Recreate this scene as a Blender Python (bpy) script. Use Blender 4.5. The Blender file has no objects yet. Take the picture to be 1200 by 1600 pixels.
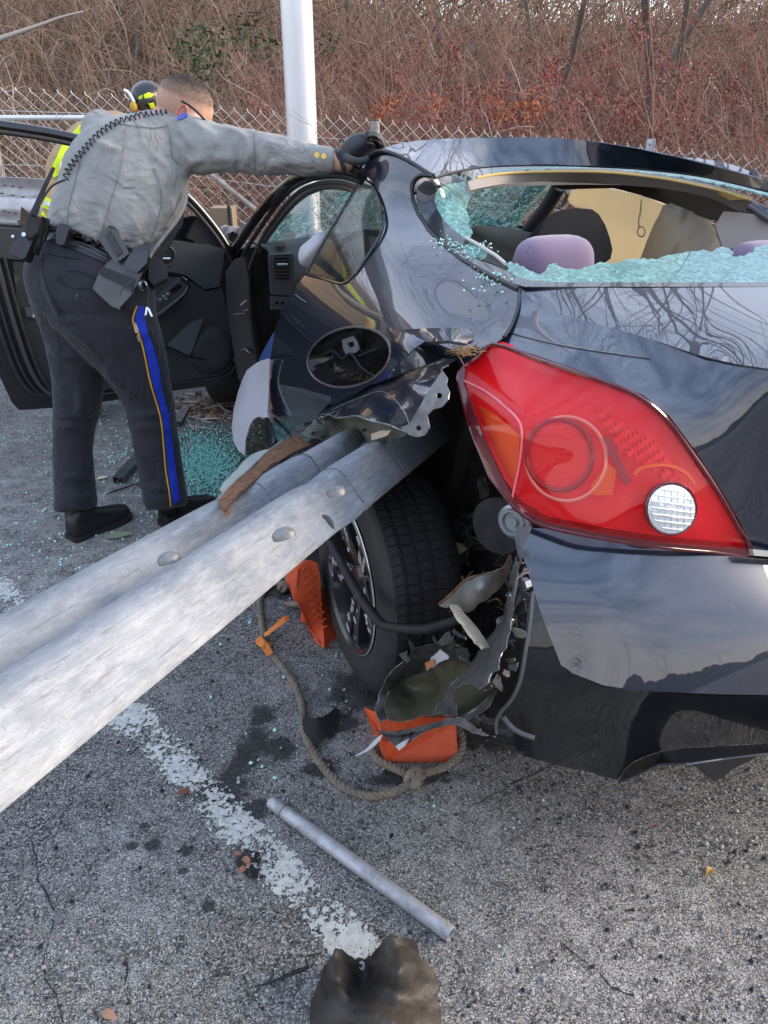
import bpy, math, random
import numpy as np
from mathutils import Vector, Matrix, noise
from mathutils.geometry import delaunay_2d_cdt
from mathutils.bvhtree import BVHTree
random.seed(7)
rng = np.random.default_rng(11)
SC = bpy.context.scene
COL = SC.collection

# ------------------------------------------------------------------ camera
PITCH = math.radians(27.5); FPX = 1185.0; CAMH = 1.5
cam_data = bpy.data.cameras.new('camera')
cam = bpy.data.objects.new('camera', cam_data); COL.objects.link(cam)
cam.location = (0, 0, CAMH)
cam.rotation_euler = (math.pi/2 - PITCH, 0, 0)
cam_data.sensor_fit = 'VERTICAL'; cam_data.sensor_height = 36.0
cam_data.lens = 36.0*FPX/1600.0
cam_data.clip_start = 0.05; cam_data.clip_end = 2000
SC.camera = cam

# ------------------------------------------------------------------ light
SUN_EL = math.radians(22); SUN_AZ = math.radians(80)     # azimuth measured from +Y towards +X
world = bpy.data.worlds.new('World'); SC.world = world; world.use_nodes = True
wn = world.node_tree; wn.nodes.clear()
wo = wn.nodes.new('ShaderNodeOutputWorld'); wb = wn.nodes.new('ShaderNodeBackground')
sky = wn.nodes.new('ShaderNodeTexSky'); sky.sky_type = 'NISHITA'; sky.sun_disc = False
sky.sun_elevation = SUN_EL; sky.sun_rotation = SUN_AZ
sky.air_density = 1.0; sky.dust_density = 1.2; sky.ozone_density = 1.5
tc = wn.nodes.new('ShaderNodeTexCoord'); mp = wn.nodes.new('ShaderNodeMapping')
mp.inputs['Scale'].default_value = (1.0, 1.6, 4.5)
ns = wn.nodes.new('ShaderNodeTexNoise'); ns.inputs['Scale'].default_value = 1.6
ns.inputs['Detail'].default_value = 7; ns.inputs['Roughness'].default_value = 0.55
rp = wn.nodes.new('ShaderNodeValToRGB')
rp.color_ramp.elements[0].position = 0.34; rp.color_ramp.elements[0].color = (.30, .30, .30, 1)
rp.color_ramp.elements[1].position = 0.60; rp.color_ramp.elements[1].color = (1, 1, 1, 1)
mx = wn.nodes.new('ShaderNodeMix'); mx.data_type = 'RGBA'
sz = wn.nodes.new('ShaderNodeSeparateXYZ'); wn.links.new(tc.outputs['Generated'], sz.inputs[0])
ez = wn.nodes.new('ShaderNodeMapRange'); ez.inputs[1].default_value = .0; ez.inputs[2].default_value = .75; wn.links.new(sz.outputs[2], ez.inputs[0])
cm = wn.nodes.new('ShaderNodeMix'); cm.data_type = 'RGBA'; cm.inputs[6].default_value = (7.9, 7.3, 7.1, 1); cm.inputs[7].default_value = (4.5, 5.7, 8.1, 1)   # thin cloud, warm low down, bluer overhead
wn.links.new(ez.outputs[0], cm.inputs[0]); wn.links.new(cm.outputs[2], mx.inputs[7])
wn.links.new(tc.outputs['Generated'], mp.inputs['Vector']); wn.links.new(mp.outputs[0], ns.inputs['Vector'])
wn.links.new(ns.outputs['Fac'], rp.inputs[0]); wn.links.new(rp.outputs[0], mx.inputs[0])
wn.links.new(sky.outputs[0], mx.inputs[6]); wn.links.new(mx.outputs[2], wb.inputs[0])
wb.inputs[1].default_value = 0.13
wn.links.new(wb.outputs[0], wo.inputs[0])
sd = bpy.data.lights.new('sun', 'SUN'); sd.energy = 2.3; sd.angle = math.radians(30); sd.color = (1, .83, .66)
sun = bpy.data.objects.new('sun', sd); COL.objects.link(sun)
sdir = Vector((math.sin(SUN_AZ)*math.cos(SUN_EL), math.cos(SUN_AZ)*math.cos(SUN_EL), math.sin(SUN_EL)))
sun.rotation_euler = sdir.to_track_quat('Z', 'Y').to_euler()
vs = SC.view_settings; vs.view_transform = 'Standard'; vs.look = 'None'; vs.exposure = 1.06; vs.gamma = 1
vs.use_curve_mapping = False
SC.cycles.max_bounces = 7; SC.cycles.diffuse_bounces = 3; SC.cycles.glossy_bounces = 4
SC.cycles.transparent_max_bounces = 24; SC.cycles.transmission_bounces = 6
SC.cycles.use_denoising = True
SC.cycles.caustics_reflective = False; SC.cycles.caustics_refractive = False

# ------------------------------------------------------------------ measuring helpers
_c, _s = math.cos(PITCH), math.sin(PITCH)
C0 = np.array([0, 0, CAMH]); RV = np.array([1, 0, 0.]); UV = np.array([0, _s, _c]); DV = np.array([0, _c, -_s])
CYAW = math.radians(21); CORG = np.array([.75, 2.25, 0.])
FW = np.array([-math.sin(CYAW), math.cos(CYAW), 0]); LF = np.array([-math.cos(CYAW), -math.sin(CYAW), 0]); UPV = np.array([0, 0, 1.])
def ray(x, y): return DV + RV*((x-600)/FPX) + UV*((800-y)/FPX)
def ground(x, y, z=0.0):
    r = ray(x, y); return C0 + r*((z-CAMH)/r[2])
def dep(x, y, d): return C0 + ray(x, y)*d
def K(x, y, ax, v, P=None):
    """point seen at (x, y) of the photograph that lies on a plane: car x/y/z, world X/Y/Z, or at depth d"""
    r = ray(x, y)
    if ax == 'd': return C0 + r*v
    if ax == 'P': n, p = P; return C0 + r*(((p-C0) @ n)/(r @ n))
    n = {'x': FW, 'y': LF, 'z': UPV, 'X': RV, 'Y': np.array([0, 1., 0]), 'Z': UPV}[ax]
    o = CORG if ax in 'xyz' else np.zeros(3)
    return C0 + r*((v - (C0-o) @ n)/(r @ n))
def cw(x, y, z): return CORG + FW*x + LF*y + UPV*z       # car coordinates -> world
def proj(p):
    q = np.asarray(p, float) - C0; d = q @ DV
    return 600+FPX*(q @ RV)/d, 800-FPX*(q @ UV)/d, d

REG = {}
class Surf:
    """smooth surface through measured points (thin plate over inverse distance: planes stay planes)"""
    def __init__(self, ctrl, reg=None, P=None):
        if reg is None: reg = REG.get(len(ctrl), 1e-4) if isinstance(REG, dict) else 1e-4
        pts = []
        for c in ctrl:
            p = K(c[0], c[1], c[2], c[3], P); pts.append((c[0], c[1], 1.0/proj(p)[2]))
        a = np.array(pts); self.xy = a[:, :2]/100.0; n = len(a)
        A = np.zeros((n+3, n+3)); A[:n, :n] = self._k(self.xy, self.xy) + np.eye(n)*reg
        A[:n, n] = 1; A[:n, n+1:] = self.xy; A[n:, :n] = A[:n, n:].T
        b = np.zeros(n+3); b[:n] = a[:, 2]
        if n <= 3:
            B = np.c_[np.ones(n), self.xy]; sol = np.linalg.lstsq(B, a[:, 2], rcond=None)[0]
            self.w = np.r_[np.zeros(n), sol]
        else: self.w = np.linalg.lstsq(A, b, rcond=None)[0]
    def _k(self, p, q):
        r2 = ((p[:, None]-q[None])**2).sum(-1); return 0.5*r2*np.log(r2+1e-9)
    def depth(self, xy):
        xy = np.atleast_2d(xy)/100.0; n = len(self.xy)
        return 1.0/(self._k(xy, self.xy) @ self.w[:n] + self.w[n] + xy @ self.w[n+1:])
    def at(self, xy):
        xy = np.atleast_2d(np.asarray(xy, float)); d = self.depth(xy)
        R = DV[None] + RV[None]*((xy[:, :1]-600)/FPX) + UV[None]*((800-xy[:, 1:2])/FPX)
        return C0[None] + R*d[:, None]

# ------------------------------------------------------------------ materials
MATS = {}
def mat(name, col=(.5, .5, .5), rough=.5, metal=0., coat=0., coatr=.03, spec=.5, emit=None, alpha=1., trans=0., ior=1.45, sheen=0,
        noise_amt=0., noise_scale=20., col2=None, bump=0., bump_scale=60., detail=4, ramp=(.35, .65), sss=0, aniso=0, coord='Object', stretch=None, rough2=None):
    if name in MATS: return MATS[name]
    m = bpy.data.materials.new(name); m.use_nodes = True; MATS[name] = m
    nt = m.node_tree; b = nt.nodes['Principled BSDF']
    b.inputs['Base Color'].default_value = (*col, 1); b.inputs['Roughness'].default_value = rough
    b.inputs['Metallic'].default_value = metal; b.inputs['Coat Weight'].default_value = coat
    b.inputs['Coat Roughness'].default_value = coatr; b.inputs['Specular IOR Level'].default_value = spec
    b.inputs['Transmission Weight'].default_value = trans; b.inputs['IOR'].default_value = ior
    b.inputs['Sheen Weight'].default_value = sheen; b.inputs['Alpha'].default_value = alpha
    b.inputs['Subsurface Weight'].default_value = sss; b.inputs['Anisotropic'].default_value = aniso
    if sss: b.inputs['Subsurface Scale'].default_value = .01
    if emit: b.inputs['Emission Color'].default_value = (*emit[0], 1); b.inputs['Emission Strength'].default_value = emit[1]
    t = nt.nodes.new('ShaderNodeTexCoord'); src = t.outputs[coord]
    if stretch:
        mpp = nt.nodes.new('ShaderNodeMapping'); mpp.inputs['Scale'].default_value = stretch
        nt.links.new(src, mpp.inputs[0]); src = mpp.outputs[0]
    if col2 is not None or rough2 is not None:
        n = nt.nodes.new('ShaderNodeTexNoise'); n.inputs['Scale'].default_value = noise_scale; n.inputs['Detail'].default_value = detail
        n.inputs['Roughness'].default_value = .6
        nt.links.new(src, n.inputs['Vector'])
        r = nt.nodes.new('ShaderNodeMapRange'); r.inputs[1].default_value = ramp[0]; r.inputs[2].default_value = ramp[1]
        nt.links.new(n.outputs['Fac'], r.inputs[0])
        if col2 is not None:
            x = nt.nodes.new('ShaderNodeMix'); x.data_type = 'RGBA'
            x.inputs[6].default_value = (*col, 1); x.inputs[7].default_value = (*col2, 1)
            nt.links.new(r.outputs[0], x.inputs[0]); nt.links.new(x.outputs[2], b.inputs['Base Color'])
        if rough2 is not None:
            r2 = nt.nodes.new('ShaderNodeMapRange'); r2.inputs[3].default_value = rough; r2.inputs[4].default_value = rough2
            nt.links.new(r.outputs[0], r2.inputs[0]); nt.links.new(r2.outputs[0], b.inputs['Roughness'])
    if bump:
        n2 = nt.nodes.new('ShaderNodeTexNoise'); n2.inputs['Scale'].default_value = bump_scale; n2.inputs['Detail'].default_value = 5
        nt.links.new(src, n2.inputs['Vector'])
        bp = nt.nodes.new('ShaderNodeBump'); bp.inputs['Strength'].default_value = 1; bp.inputs['Distance'].default_value = bump
        nt.links.new(n2.outputs['Fac'], bp.inputs['Height']); nt.links.new(bp.outputs[0], b.inputs['Normal'])
    return m

# ------------------------------------------------------------------ object helpers
WM = {}      # own record of each object's world matrix
def tag(o, label=None, cat=None, group=None, kind=None):
    if label: o['label'] = label
    if cat: o['category'] = cat
    if group: o['group'] = group
    if kind: o['kind'] = kind
    return o
def thing(name, label, cat, loc=(0, 0, 0), rotz=0., group=None):
    o = bpy.data.objects.new(name, None); COL.objects.link(o); o.empty_display_size = .1
    o.location = loc; o.rotation_euler = (0, 0, rotz)
    WM[o.name] = Matrix.Translation(loc) @ Matrix.Rotation(rotz, 4, 'Z')
    return tag(o, label, cat, group)
def root_matrix(parent):
    return WM.get(parent.name, Matrix.Identity(4)) if parent is not None else Matrix.Identity(4)
def obj(name, V, Fc, material=None, parent=None, smooth=True, label=None, mats=None, mi=None, sharp=None):
    """V in world coordinates; the object's own frame is its thing's frame"""
    V = np.asarray(V, float)
    M = root_matrix(parent)
    if parent is not None:
        Mi = np.array(M.inverted()); V = V @ Mi[:3, :3].T + Mi[:3, 3]
        off = None
    else:
        c = V.mean(0); c[2] = V[:, 2].min(); off = c; V = V - c
    me = bpy.data.meshes.new(name); me.from_pydata(V.tolist(), [], [tuple(int(i) for i in f) for f in Fc])
    for m_ in (mats or [material]):
        if m_: me.materials.append(m_)
    if mi is not None: me.polygons.foreach_set('material_index', mi)
    if smooth: me.polygons.foreach_set('use_smooth', [True]*len(me.polygons))
    if sharp is not None: me.set_sharp_from_angle(angle=math.radians(sharp))
    me.update()
    o = bpy.data.objects.new(name, me); COL.objects.link(o)
    if parent is not None: o.parent = parent; WM[o.name] = M
    else:
        o.location = off; WM[o.name] = Matrix.Translation(off)
    if label: o['label'] = label
    return o
def merge(*parts):
    V, Fc, n = [], [], 0
    for v, f in parts:
        v = np.asarray(v, float); V.append(v); Fc += [tuple(i+n for i in q) for q in f]; n += len(v)
    return np.vstack(V), Fc
def solid(o, t, off=-1., seg=None):
    m = o.modifiers.new('thickness', 'SOLIDIFY'); m.thickness = t; m.offset = off; m.use_even_offset = False
    e = o.modifiers.new('crisp_rim', 'EDGE_SPLIT'); e.split_angle = math.radians(55); return o
def bevel(o, w, seg=2, ang=40):
    m = o.modifiers.new('edge', 'BEVEL'); m.width = w; m.segments = seg; m.limit_method = 'ANGLE'; m.angle_limit = math.radians(ang); return o
def subsurf(o, n=1):
    m = o.modifiers.new('smooth', 'SUBSURF'); m.levels = n; m.render_levels = n; return o

def crs(pts, closed=True, n=6):
    """rounded curve through the points"""
    P = np.asarray(pts, float); N = len(P); out = []
    for i in range(N if closed else N-1):
        if closed: a, b, c, d = P[(i-1) % N], P[i], P[(i+1) % N], P[(i+2) % N]
        else: a, b, c, d = P[max(i-1, 0)], P[i], P[i+1], P[min(i+2, N-1)]
        for k in range(n):
            t = k/n
            out.append(.5*((2*b)+(-a+c)*t+(2*a-5*b+4*c-d)*t*t+(-a+3*b-3*c+d)*t**3))
    if not closed: out.append(P[-1])
    return np.array(out)
def jag(pts, amp=2., step=5., closed=True, seed=0):
    """ragged line along the points"""
    r = np.random.default_rng(seed); P = np.asarray(pts, float); out = []; N = len(P)
    for i in range(N if closed else N-1):
        a, b = P[i], P[(i+1) % N]; L = np.linalg.norm(b-a); k = max(1, int(L/step))
        for j in range(k): out.append(a+(b-a)*j/k+(r.normal(size=2)*amp if (j or True) else 0))
    if not closed: out.append(P[-1])
    return np.array(out)
def ellipse(cx, cy, rx, ry, ang=0, n=28):
    t = np.linspace(0, 2*math.pi, n, endpoint=False); a = math.radians(ang)
    x, y = rx*np.cos(t), ry*np.sin(t)
    return np.stack([cx+x*math.cos(a)-y*math.sin(a), cy+x*math.sin(a)+y*math.cos(a)], 1)
def inpoly(P, poly):
    P = np.asarray(P); x, y = P[:, 0], P[:, 1]; ins = np.zeros(len(P), bool); q = np.asarray(poly); j = len(q)-1
    for i in range(len(q)):
        xi, yi = q[i]; xj, yj = q[j]
        c = ((yi > y) != (yj > y)) & (x < (xj-xi)*(y-yi)/((yj-yi) if yj != yi else 1e-12)+xi)
        ins ^= c; j = i
    return ins
def dens(poly, sp):
    poly = np.asarray(poly, float); out = []
    for i in range(len(poly)):
        a, b = poly[i], poly[(i+1) % len(poly)]; k = max(1, int(round(np.linalg.norm(b-a)/sp)))
        for j in range(k): out.append(a+(b-a)*j/k)
    return np.array(out)
def fill(outline, holes=(), sp=9.):
    loops = [dens(outline, sp)]+[dens(h, sp) for h in holes]
    pts, edges = [], []
    for L in loops:
        n0 = len(pts); pts += L.tolist(); edges += [(n0+i, n0+(i+1) % len(L)) for i in range(len(L))]
    B = np.array(pts)
    lo, hi = loops[0].min(0), loops[0].max(0)
    xs = np.arange(lo[0], hi[0], sp); ys = np.arange(lo[1], hi[1], sp*.87)
    g = np.array([(x+(sp*.5 if k % 2 else 0), y) for k, y in enumerate(ys) for x in xs])
    if len(g):
        k = inpoly(g, loops[0])
        for h in loops[1:]: k &= ~inpoly(g, h)
        g = g[k]
    if len(g):
        dm = np.min(((g[:, None]-B[None])**2).sum(-1), 1); g = g[dm > (sp*.45)**2]
        pts += g.tolist()
    v, e, f, *_ = delaunay_2d_cdt([Vector(p) for p in pts], edges, [], 0, 1e-4)
    v = np.array([tuple(p) for p in v]); f = np.array([tuple(q) for q in f if len(q) == 3])
    cen = v[f].mean(1); k = inpoly(cen, loops[0])
    for h in loops[1:]: k &= ~inpoly(cen, h)
    return v, f[k]
def panel(name, outline, surf, material, parent=None, holes=(), th=.003, sp=9., disp=None, label=None, mats=None, rnd=False, off=-1.):
    if rnd: outline = crs(outline)
    v, f = fill(outline, holes, sp)
    if not isinstance(surf, Surf) and not callable(getattr(surf, 'at', None)): surf = Surf(surf)
    V = surf.at(v)
    if disp is not None:
        d = np.array([disp(x, y) for x, y in v]); r = V-C0; r /= np.linalg.norm(r, axis=1)[:, None]; V = V+r*d[:, None]
    if len(f):
        a, b, c = V[f[0][0]], V[f[0][1]], V[f[0][2]]
        nn = np.cross(V[f[:, 1]]-V[f[:, 0]], V[f[:, 2]]-V[f[:, 0]])
        flip = ((nn*(V[f[:, 0]]-C0)).sum(1)).sum() > 0
        if flip: f = f[:, ::-1]
    o = obj(name, V, f.tolist(), material, parent, label=label, mats=mats)
    if th: solid(o, th, off)
    return o
class Cast:
    """lay things on surfaces already built: distance read off real meshes"""
    def __init__(self, objs, off=.003, back=None, maxd=8.):
        dg = bpy.context.evaluated_depsgraph_get(); V, Fc, n = [], [], 0
        for o in objs:
            e = o.evaluated_get(dg); me = e.to_mesh(); M = WM[o.name]
            vs_ = [M @ p.co for p in me.vertices]; V += vs_; Fc += [tuple(i+n for i in p.vertices) for p in me.polygons]; n += len(vs_); e.to_mesh_clear()
        self.t = BVHTree.FromPolygons(V, Fc); self.off = off; self.back = back
    def at(self, xy):
        out = []; last = None; miss = []
        for i, (x, y) in enumerate(np.atleast_2d(xy)):
            r = ray(x, y); rl = np.linalg.norm(r); h = self.t.ray_cast(Vector(C0), Vector(r/rl))
            if h[0] is None: miss.append(i); out.append(None)
            else: out.append(C0+r*(h[3]/rl-self.off/rl))
        good = [i for i, o in enumerate(out) if o is not None]
        xy = np.atleast_2d(xy)
        for i in miss:
            if good:
                j = min(good, key=lambda k: (xy[k][0]-xy[i][0])**2+(xy[k][1]-xy[i][1])**2)
                out[i] = dep(xy[i][0], xy[i][1], proj(out[j])[2])
            else: out[i] = dep(xy[i][0], xy[i][1], self.back or 2.)
        return np.array(out)

def frames(P):
    P = np.asarray(P, float); T = np.gradient(P, axis=0); T /= np.linalg.norm(T, axis=1)[:, None]+1e-12
    n = np.cross(T[0], [0, 0, 1.]);
    if np.linalg.norm(n) < 1e-3: n = np.cross(T[0], [0, 1., 0])
    n /= np.linalg.norm(n); N = [n]
    for i in range(1, len(P)):
        n = N[-1]-T[i]*(N[-1] @ T[i]); n /= np.linalg.norm(n)+1e-12; N.append(n)
    N = np.array(N); return T, N, np.cross(T, N)
def tubeg(P, r, n=8, cap=True, prof=None):
    """sweep a round (or given) section along P"""
    P = np.asarray(P, float); T, N, B = frames(P); m = len(P); r = np.broadcast_to(np.asarray(r, float), (m,))
    if prof is None:
        a = np.linspace(0, 2*math.pi, n, endpoint=False); prof = np.stack([np.cos(a), np.sin(a)], 1)
    prof = np.asarray(prof, float); n = len(prof)
    V = P[:, None]+(N[:, None]*prof[None, :, :1]+B[:, None]*prof[None, :, 1:2])*r[:, None, None]
    V = V.reshape(-1, 3); Fc = []
    for i in range(m-1):
        for j in range(n):
            k = (j+1) % n; Fc.append((i*n+j, i*n+k, (i+1)*n+k, (i+1)*n+j))
    if cap: Fc.append(tuple(range(n))[::-1]); Fc.append(tuple((m-1)*n+j for j in range(n)))
    return V, Fc
def tube(name, P, r, material, parent=None, n=8, cap=True, smooth_n=0, label=None, prof=None):
    if smooth_n: 
        P0 = P; P = crs(P, False, smooth_n)
        if not np.isscalar(r): r = np.interp(np.linspace(0, 1, len(P)), np.linspace(0, 1, len(P0)), r)
    v, f = tubeg(P, r, n, cap, prof); return obj(name, v, f, material, parent, label=label, sharp=50)
def boxg(c, sx, sy, sz, ax=None):
    """box centred at c with axes ax (3x3 rows)"""
    A = np.eye(3) if ax is None else np.asarray(ax, float)
    V = []
    for i in (-.5, .5):
        for j in (-.5, .5):
            for k in (-.5, .5): V.append(np.asarray(c)+A[0]*i*sx+A[1]*j*sy+A[2]*k*sz)
    return np.array(V), [(0, 1, 3, 2), (4, 6, 7, 5), (0, 4, 5, 1), (2, 3, 7, 6), (0, 2, 6, 4), (1, 5, 7, 3)]
def box(name, c, s, material, parent=None, ax=None, bev=0., label=None):
    v, f = boxg(c, *s, ax=ax); o = obj(name, v, f, material, parent, smooth=False, label=label)
    if bev: bevel(o, bev)
    return o
def norm(v): v = np.asarray(v, float); return v/np.linalg.norm(v)
def discg(c, axis, r, h, n=24, r2=None):
    axis = norm(axis); u = np.cross(axis, [0, 0, 1.]); u = norm(u) if np.linalg.norm(u) > 1e-3 else np.array([1., 0, 0]); w = np.cross(axis, u)
    a = np.linspace(0, 2*math.pi, n, endpoint=False); V = []
    for hh, rr in ((0, r), (h, r if r2 is None else r2)):
        V += [np.asarray(c)+axis*hh+(u*math.cos(t)+w*math.sin(t))*rr for t in a]
    Fc = [(i, (i+1) % n, n+(i+1) % n, n+i) for i in range(n)]+[tuple(range(n))[::-1], tuple(range(n, 2*n))]
    return np.array(V), Fc
def lathe(c, axis, prof, n=32, close=False, up=None, ang=(0, 2*math.pi)):
    """revolve prof [(radius, height along axis)] about axis"""
    axis = norm(axis); u = np.cross(axis, up if up is not None else [0, 0, 1.]); u = norm(u); w = np.cross(axis, u)
    a = np.linspace(ang[0], ang[1], n, endpoint=False); m = len(prof); V = []
    for t in a:
        for r, h in prof: V.append(np.asarray(c)+axis*h+(u*math.cos(t)+w*math.sin(t))*r)
    Fc = []
    for i in range(n):
        for j in range(m if close else m-1):
            k = (j+1) % m; i2 = (i+1) % n; Fc.append((i*m+j, i2*m+j, i2*m+k, i*m+k))
    return np.array(V), Fc
def blob(stations, n=24, p=2.2, cap=True):
    """closed loft: stations (L px, R px, depth, thickness in m[, depthR]); flat-on width as seen, real thickness behind"""
    V, Fc = [], []; m = len(stations)
    for st in stations:
        L, R_, d, th = st[:4]; dr = st[4] if len(st) > 4 else d
        a3, b3 = dep(*L, d), dep(*R_, dr); c = (a3+b3)/2; a = (b3-a3)/2
        v = norm(c-C0); b = v-norm(a)*(v @ norm(a)); b = norm(b)*th/2
        for t in np.linspace(0, 2*math.pi, n, endpoint=False):
            ct, st_ = math.cos(t), math.sin(t)
            V.append(c+a*math.copysign(abs(ct)**(2/p), ct)+b*math.copysign(abs(st_)**(2/p), st_))
    for i in range(m-1):
        for j in range(n):
            k = (j+1) % n; Fc.append((i*n+j, i*n+k, (i+1)*n+k, (i+1)*n+j))
    if cap: Fc.append(tuple(range(n))[::-1]); Fc.append(tuple((m-1)*n+j for j in range(n)))
    return np.array(V), Fc
def smooth_st(st, k=4):
    a = np.array([[*s[0], *s[1], s[2], s[3], (s[4] if len(s) > 4 else s[2])] for s in st]); q = crs(a, False, k)
    return [((r[0], r[1]), (r[2], r[3]), r[4], r[5], r[6]) for r in q]
def remesh(o, vox=.008, it=4, fac=.5):
    m = o.modifiers.new('merge', 'REMESH'); m.mode = 'VOXEL'; m.voxel_size = vox; m.use_smooth_shade = True
    s = o.modifiers.new('relax', 'SMOOTH'); s.iterations = it; s.factor = fac
    return o
def ellipsoid(c, ax, n=20, m=12):
    ax = np.asarray(ax, float); V, Fc = [], []
    for i in range(m+1):
        ph = math.pi*i/m
        for j in range(n):
            t = 2*math.pi*j/n; V.append(np.asarray(c)+ax[0]*math.sin(ph)*math.cos(t)+ax[1]*math.sin(ph)*math.sin(t)+ax[2]*math.cos(ph))
    for i in range(m):
        for j in range(n):
            k = (j+1) % n; Fc.append((i*n+j, i*n+k, (i+1)*n+k, (i+1)*n+j))
    return np.array(V), Fc

# ------------------------------------------------------------------ node-built surfaces of the place
def nodes(m): return m.node_tree.nodes, m.node_tree.links
def asphalt_material():
    m = bpy.data.materials.new('asphalt'); m.use_nodes = True; MATS['asphalt'] = m
    N, L = nodes(m); b = N['Principled BSDF']; t = N.new('ShaderNodeTexCoord'); P = t.outputs['Object']
    def vor(s, out='Color', feat='F1', vec=None):
        v = N.new('ShaderNodeTexVoronoi'); v.feature = feat; v.inputs['Scale'].default_value = s; L.new(vec or P, v.inputs['Vector']); return v.outputs[out]
    def noi(s, d=4, r=.6, vec=None):
        v = N.new('ShaderNodeTexNoise'); v.inputs['Scale'].default_value = s; v.inputs['Detail'].default_value = d; v.inputs['Roughness'].default_value = r
        L.new(vec or P, v.inputs['Vector']); return v.outputs['Fac']
    def rng_(x, a, b_, c=0., d=1., clamp=True):
        r = N.new('ShaderNodeMapRange'); r.clamp = clamp
        for i, q in enumerate((a, b_, c, d)): r.inputs[i+1].default_value = q
        L.new(x, r.inputs[0]); return r.outputs[0]
    def mth(op, x, y=None):
        r = N.new('ShaderNodeMath'); r.operation = op
        for i, q in enumerate((x, y)):
            if q is None: continue
            if isinstance(q, (int, float)): r.inputs[i].default_value = q
            else: L.new(q, r.inputs[i])
        return r.outputs[0]
    def mixc(f, c1, c2):
        x = N.new('ShaderNodeMix'); x.data_type = 'RGBA'
        for i, q in ((0, f), (6, c1), (7, c2)):
            if isinstance(q, tuple): x.inputs[i].default_value = (*q, 1)
            elif isinstance(q, (int, float)): x.inputs[i].default_value = q
            else: L.new(q, x.inputs[i])
        return x.outputs[2]
    # warp so that stones are not round cells
    wv = N.new('ShaderNodeTexNoise'); wv.inputs['Scale'].default_value = 90; L.new(P, wv.inputs['Vector'])
    wa = N.new('ShaderNodeVectorMath'); wa.operation = 'MULTIPLY_ADD'; L.new(wv.outputs['Color'], wa.inputs[0]); wa.inputs[1].default_value = (.012,)*3; L.new(P, wa.inputs[2])
    W = wa.outputs[0]
    def sep(c):
        s_ = N.new('ShaderNodeSeparateColor'); L.new(c, s_.inputs[0]); return s_.outputs[0]
    big = sep(vor(150, vec=W)); small = sep(vor(330, vec=W))
    edge = vor(150, 'Distance', 'DISTANCE_TO_EDGE', W)
    dust = rng_(noi(1.1, 7, .66), .42, .58); dust2 = rng_(noi(14, 6, .7), .38, .68)
    stone = mixc(rng_(big, .1, .95), (.018, .018, .018), (.20, .19, .175))
    stone = mixc(rng_(small, .70, .92), stone, (.50, .48, .44))
    stone = mixc(rng_(big, .86, .99), stone, (.24, .205, .165))
    stone = mixc(rng_(edge, .0, .07, .75, 0.), stone, (.022, .023, .026))
    chalk = mth('MULTIPLY', mth('MULTIPLY', rng_(dust2, 0, 1, .15, 1), rng_(noi(300, 4, .75), .46, .56)), rng_(dust, 0, 1, .22, 1.))
    col = mixc(chalk, stone, (.66, .64, .61))
    # dark spots: wet stains left of the wheel, others by car and chock
    sx = N.new('ShaderNodeSeparateXYZ'); L.new(P, sx.inputs[0])
    X, Y = sx.outputs[0], sx.outputs[1]
    def spot(px, py, rx, ry, ang=0., soft=.5, jit=.8):
        g = ground(px, py); a = math.radians(ang)
        dx = mth('SUBTRACT', X, float(g[0])); dy = mth('SUBTRACT', Y, float(g[1]))
        u = mth('ADD', mth('MULTIPLY', dx, math.cos(a)/rx), mth('MULTIPLY', dy, math.sin(a)/rx))
        v = mth('ADD', mth('MULTIPLY', dx, -math.sin(a)/ry), mth('MULTIPLY', dy, math.cos(a)/ry))
        r = mth('ADD', mth('MULTIPLY', u, u), mth('MULTIPLY', v, v))
        r = mth('ADD', r, mth('MULTIPLY', mth('SUBTRACT', noi(26, 5, .7), .5), jit*4))
        return rng_(r, 1-soft, 1+soft*.4, 1, 0)
    dark_spots = None
    for s_ in [(385, 1180, .040, .15, -14, .5), (350, 1235, .075, .06, 0), (410, 1120, .04, .05, 0), (395, 1270, .05, .04, 30), (435, 1170, .05, .05, 0, .5), (530, 1130, .07, .05, 20), (500, 1200, .05, .035, 10),
               (760, 1150, .16, .06, -8), (650, 1215, .13, .03, 4), (240, 1320, .022, .018), (290, 1330, .02, .016), (390, 1350, .028, .05, 30), (325, 1417, .014, .018),
               (285, 1362, .012, .01), (1105, 1362, .012, .01), (600, 880, .5, .3, 20, .3, .5), (225, 1290, .012, .012), (205, 1322, .016, .014), (600, 1080, .2, .12, 0, .7, .6)]:
        q = spot(*s_); dark_spots = q if dark_spots is None else mth('MAXIMUM', dark_spots, q)
    col = mixc(mth('MULTIPLY', dark_spots, .85), col, (.013, .013, .014))
    L.new(col, b.inputs['Base Color'])
    L.new(mth('SUBTRACT', .88, mth('MULTIPLY', dark_spots, .42)), b.inputs['Roughness'])
    b.inputs['Specular IOR Level'].default_value = .35
    h = mth('ADD', mth('MULTIPLY', rng_(edge, 0, .12), .6), mth('MULTIPLY', big, .55)); h = mth('ADD', h, mth('MULTIPLY', small, .3))
    cr = noi(1.1, 3, .5)
    bp = N.new('ShaderNodeBump'); bp.inputs['Strength'].default_value = .8; bp.inputs['Distance'].default_value = .0035
    L.new(h, bp.inputs['Height']); L.new(bp.outputs[0], b.inputs['Normal'])
    return m
asphalt = asphalt_material()

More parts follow.
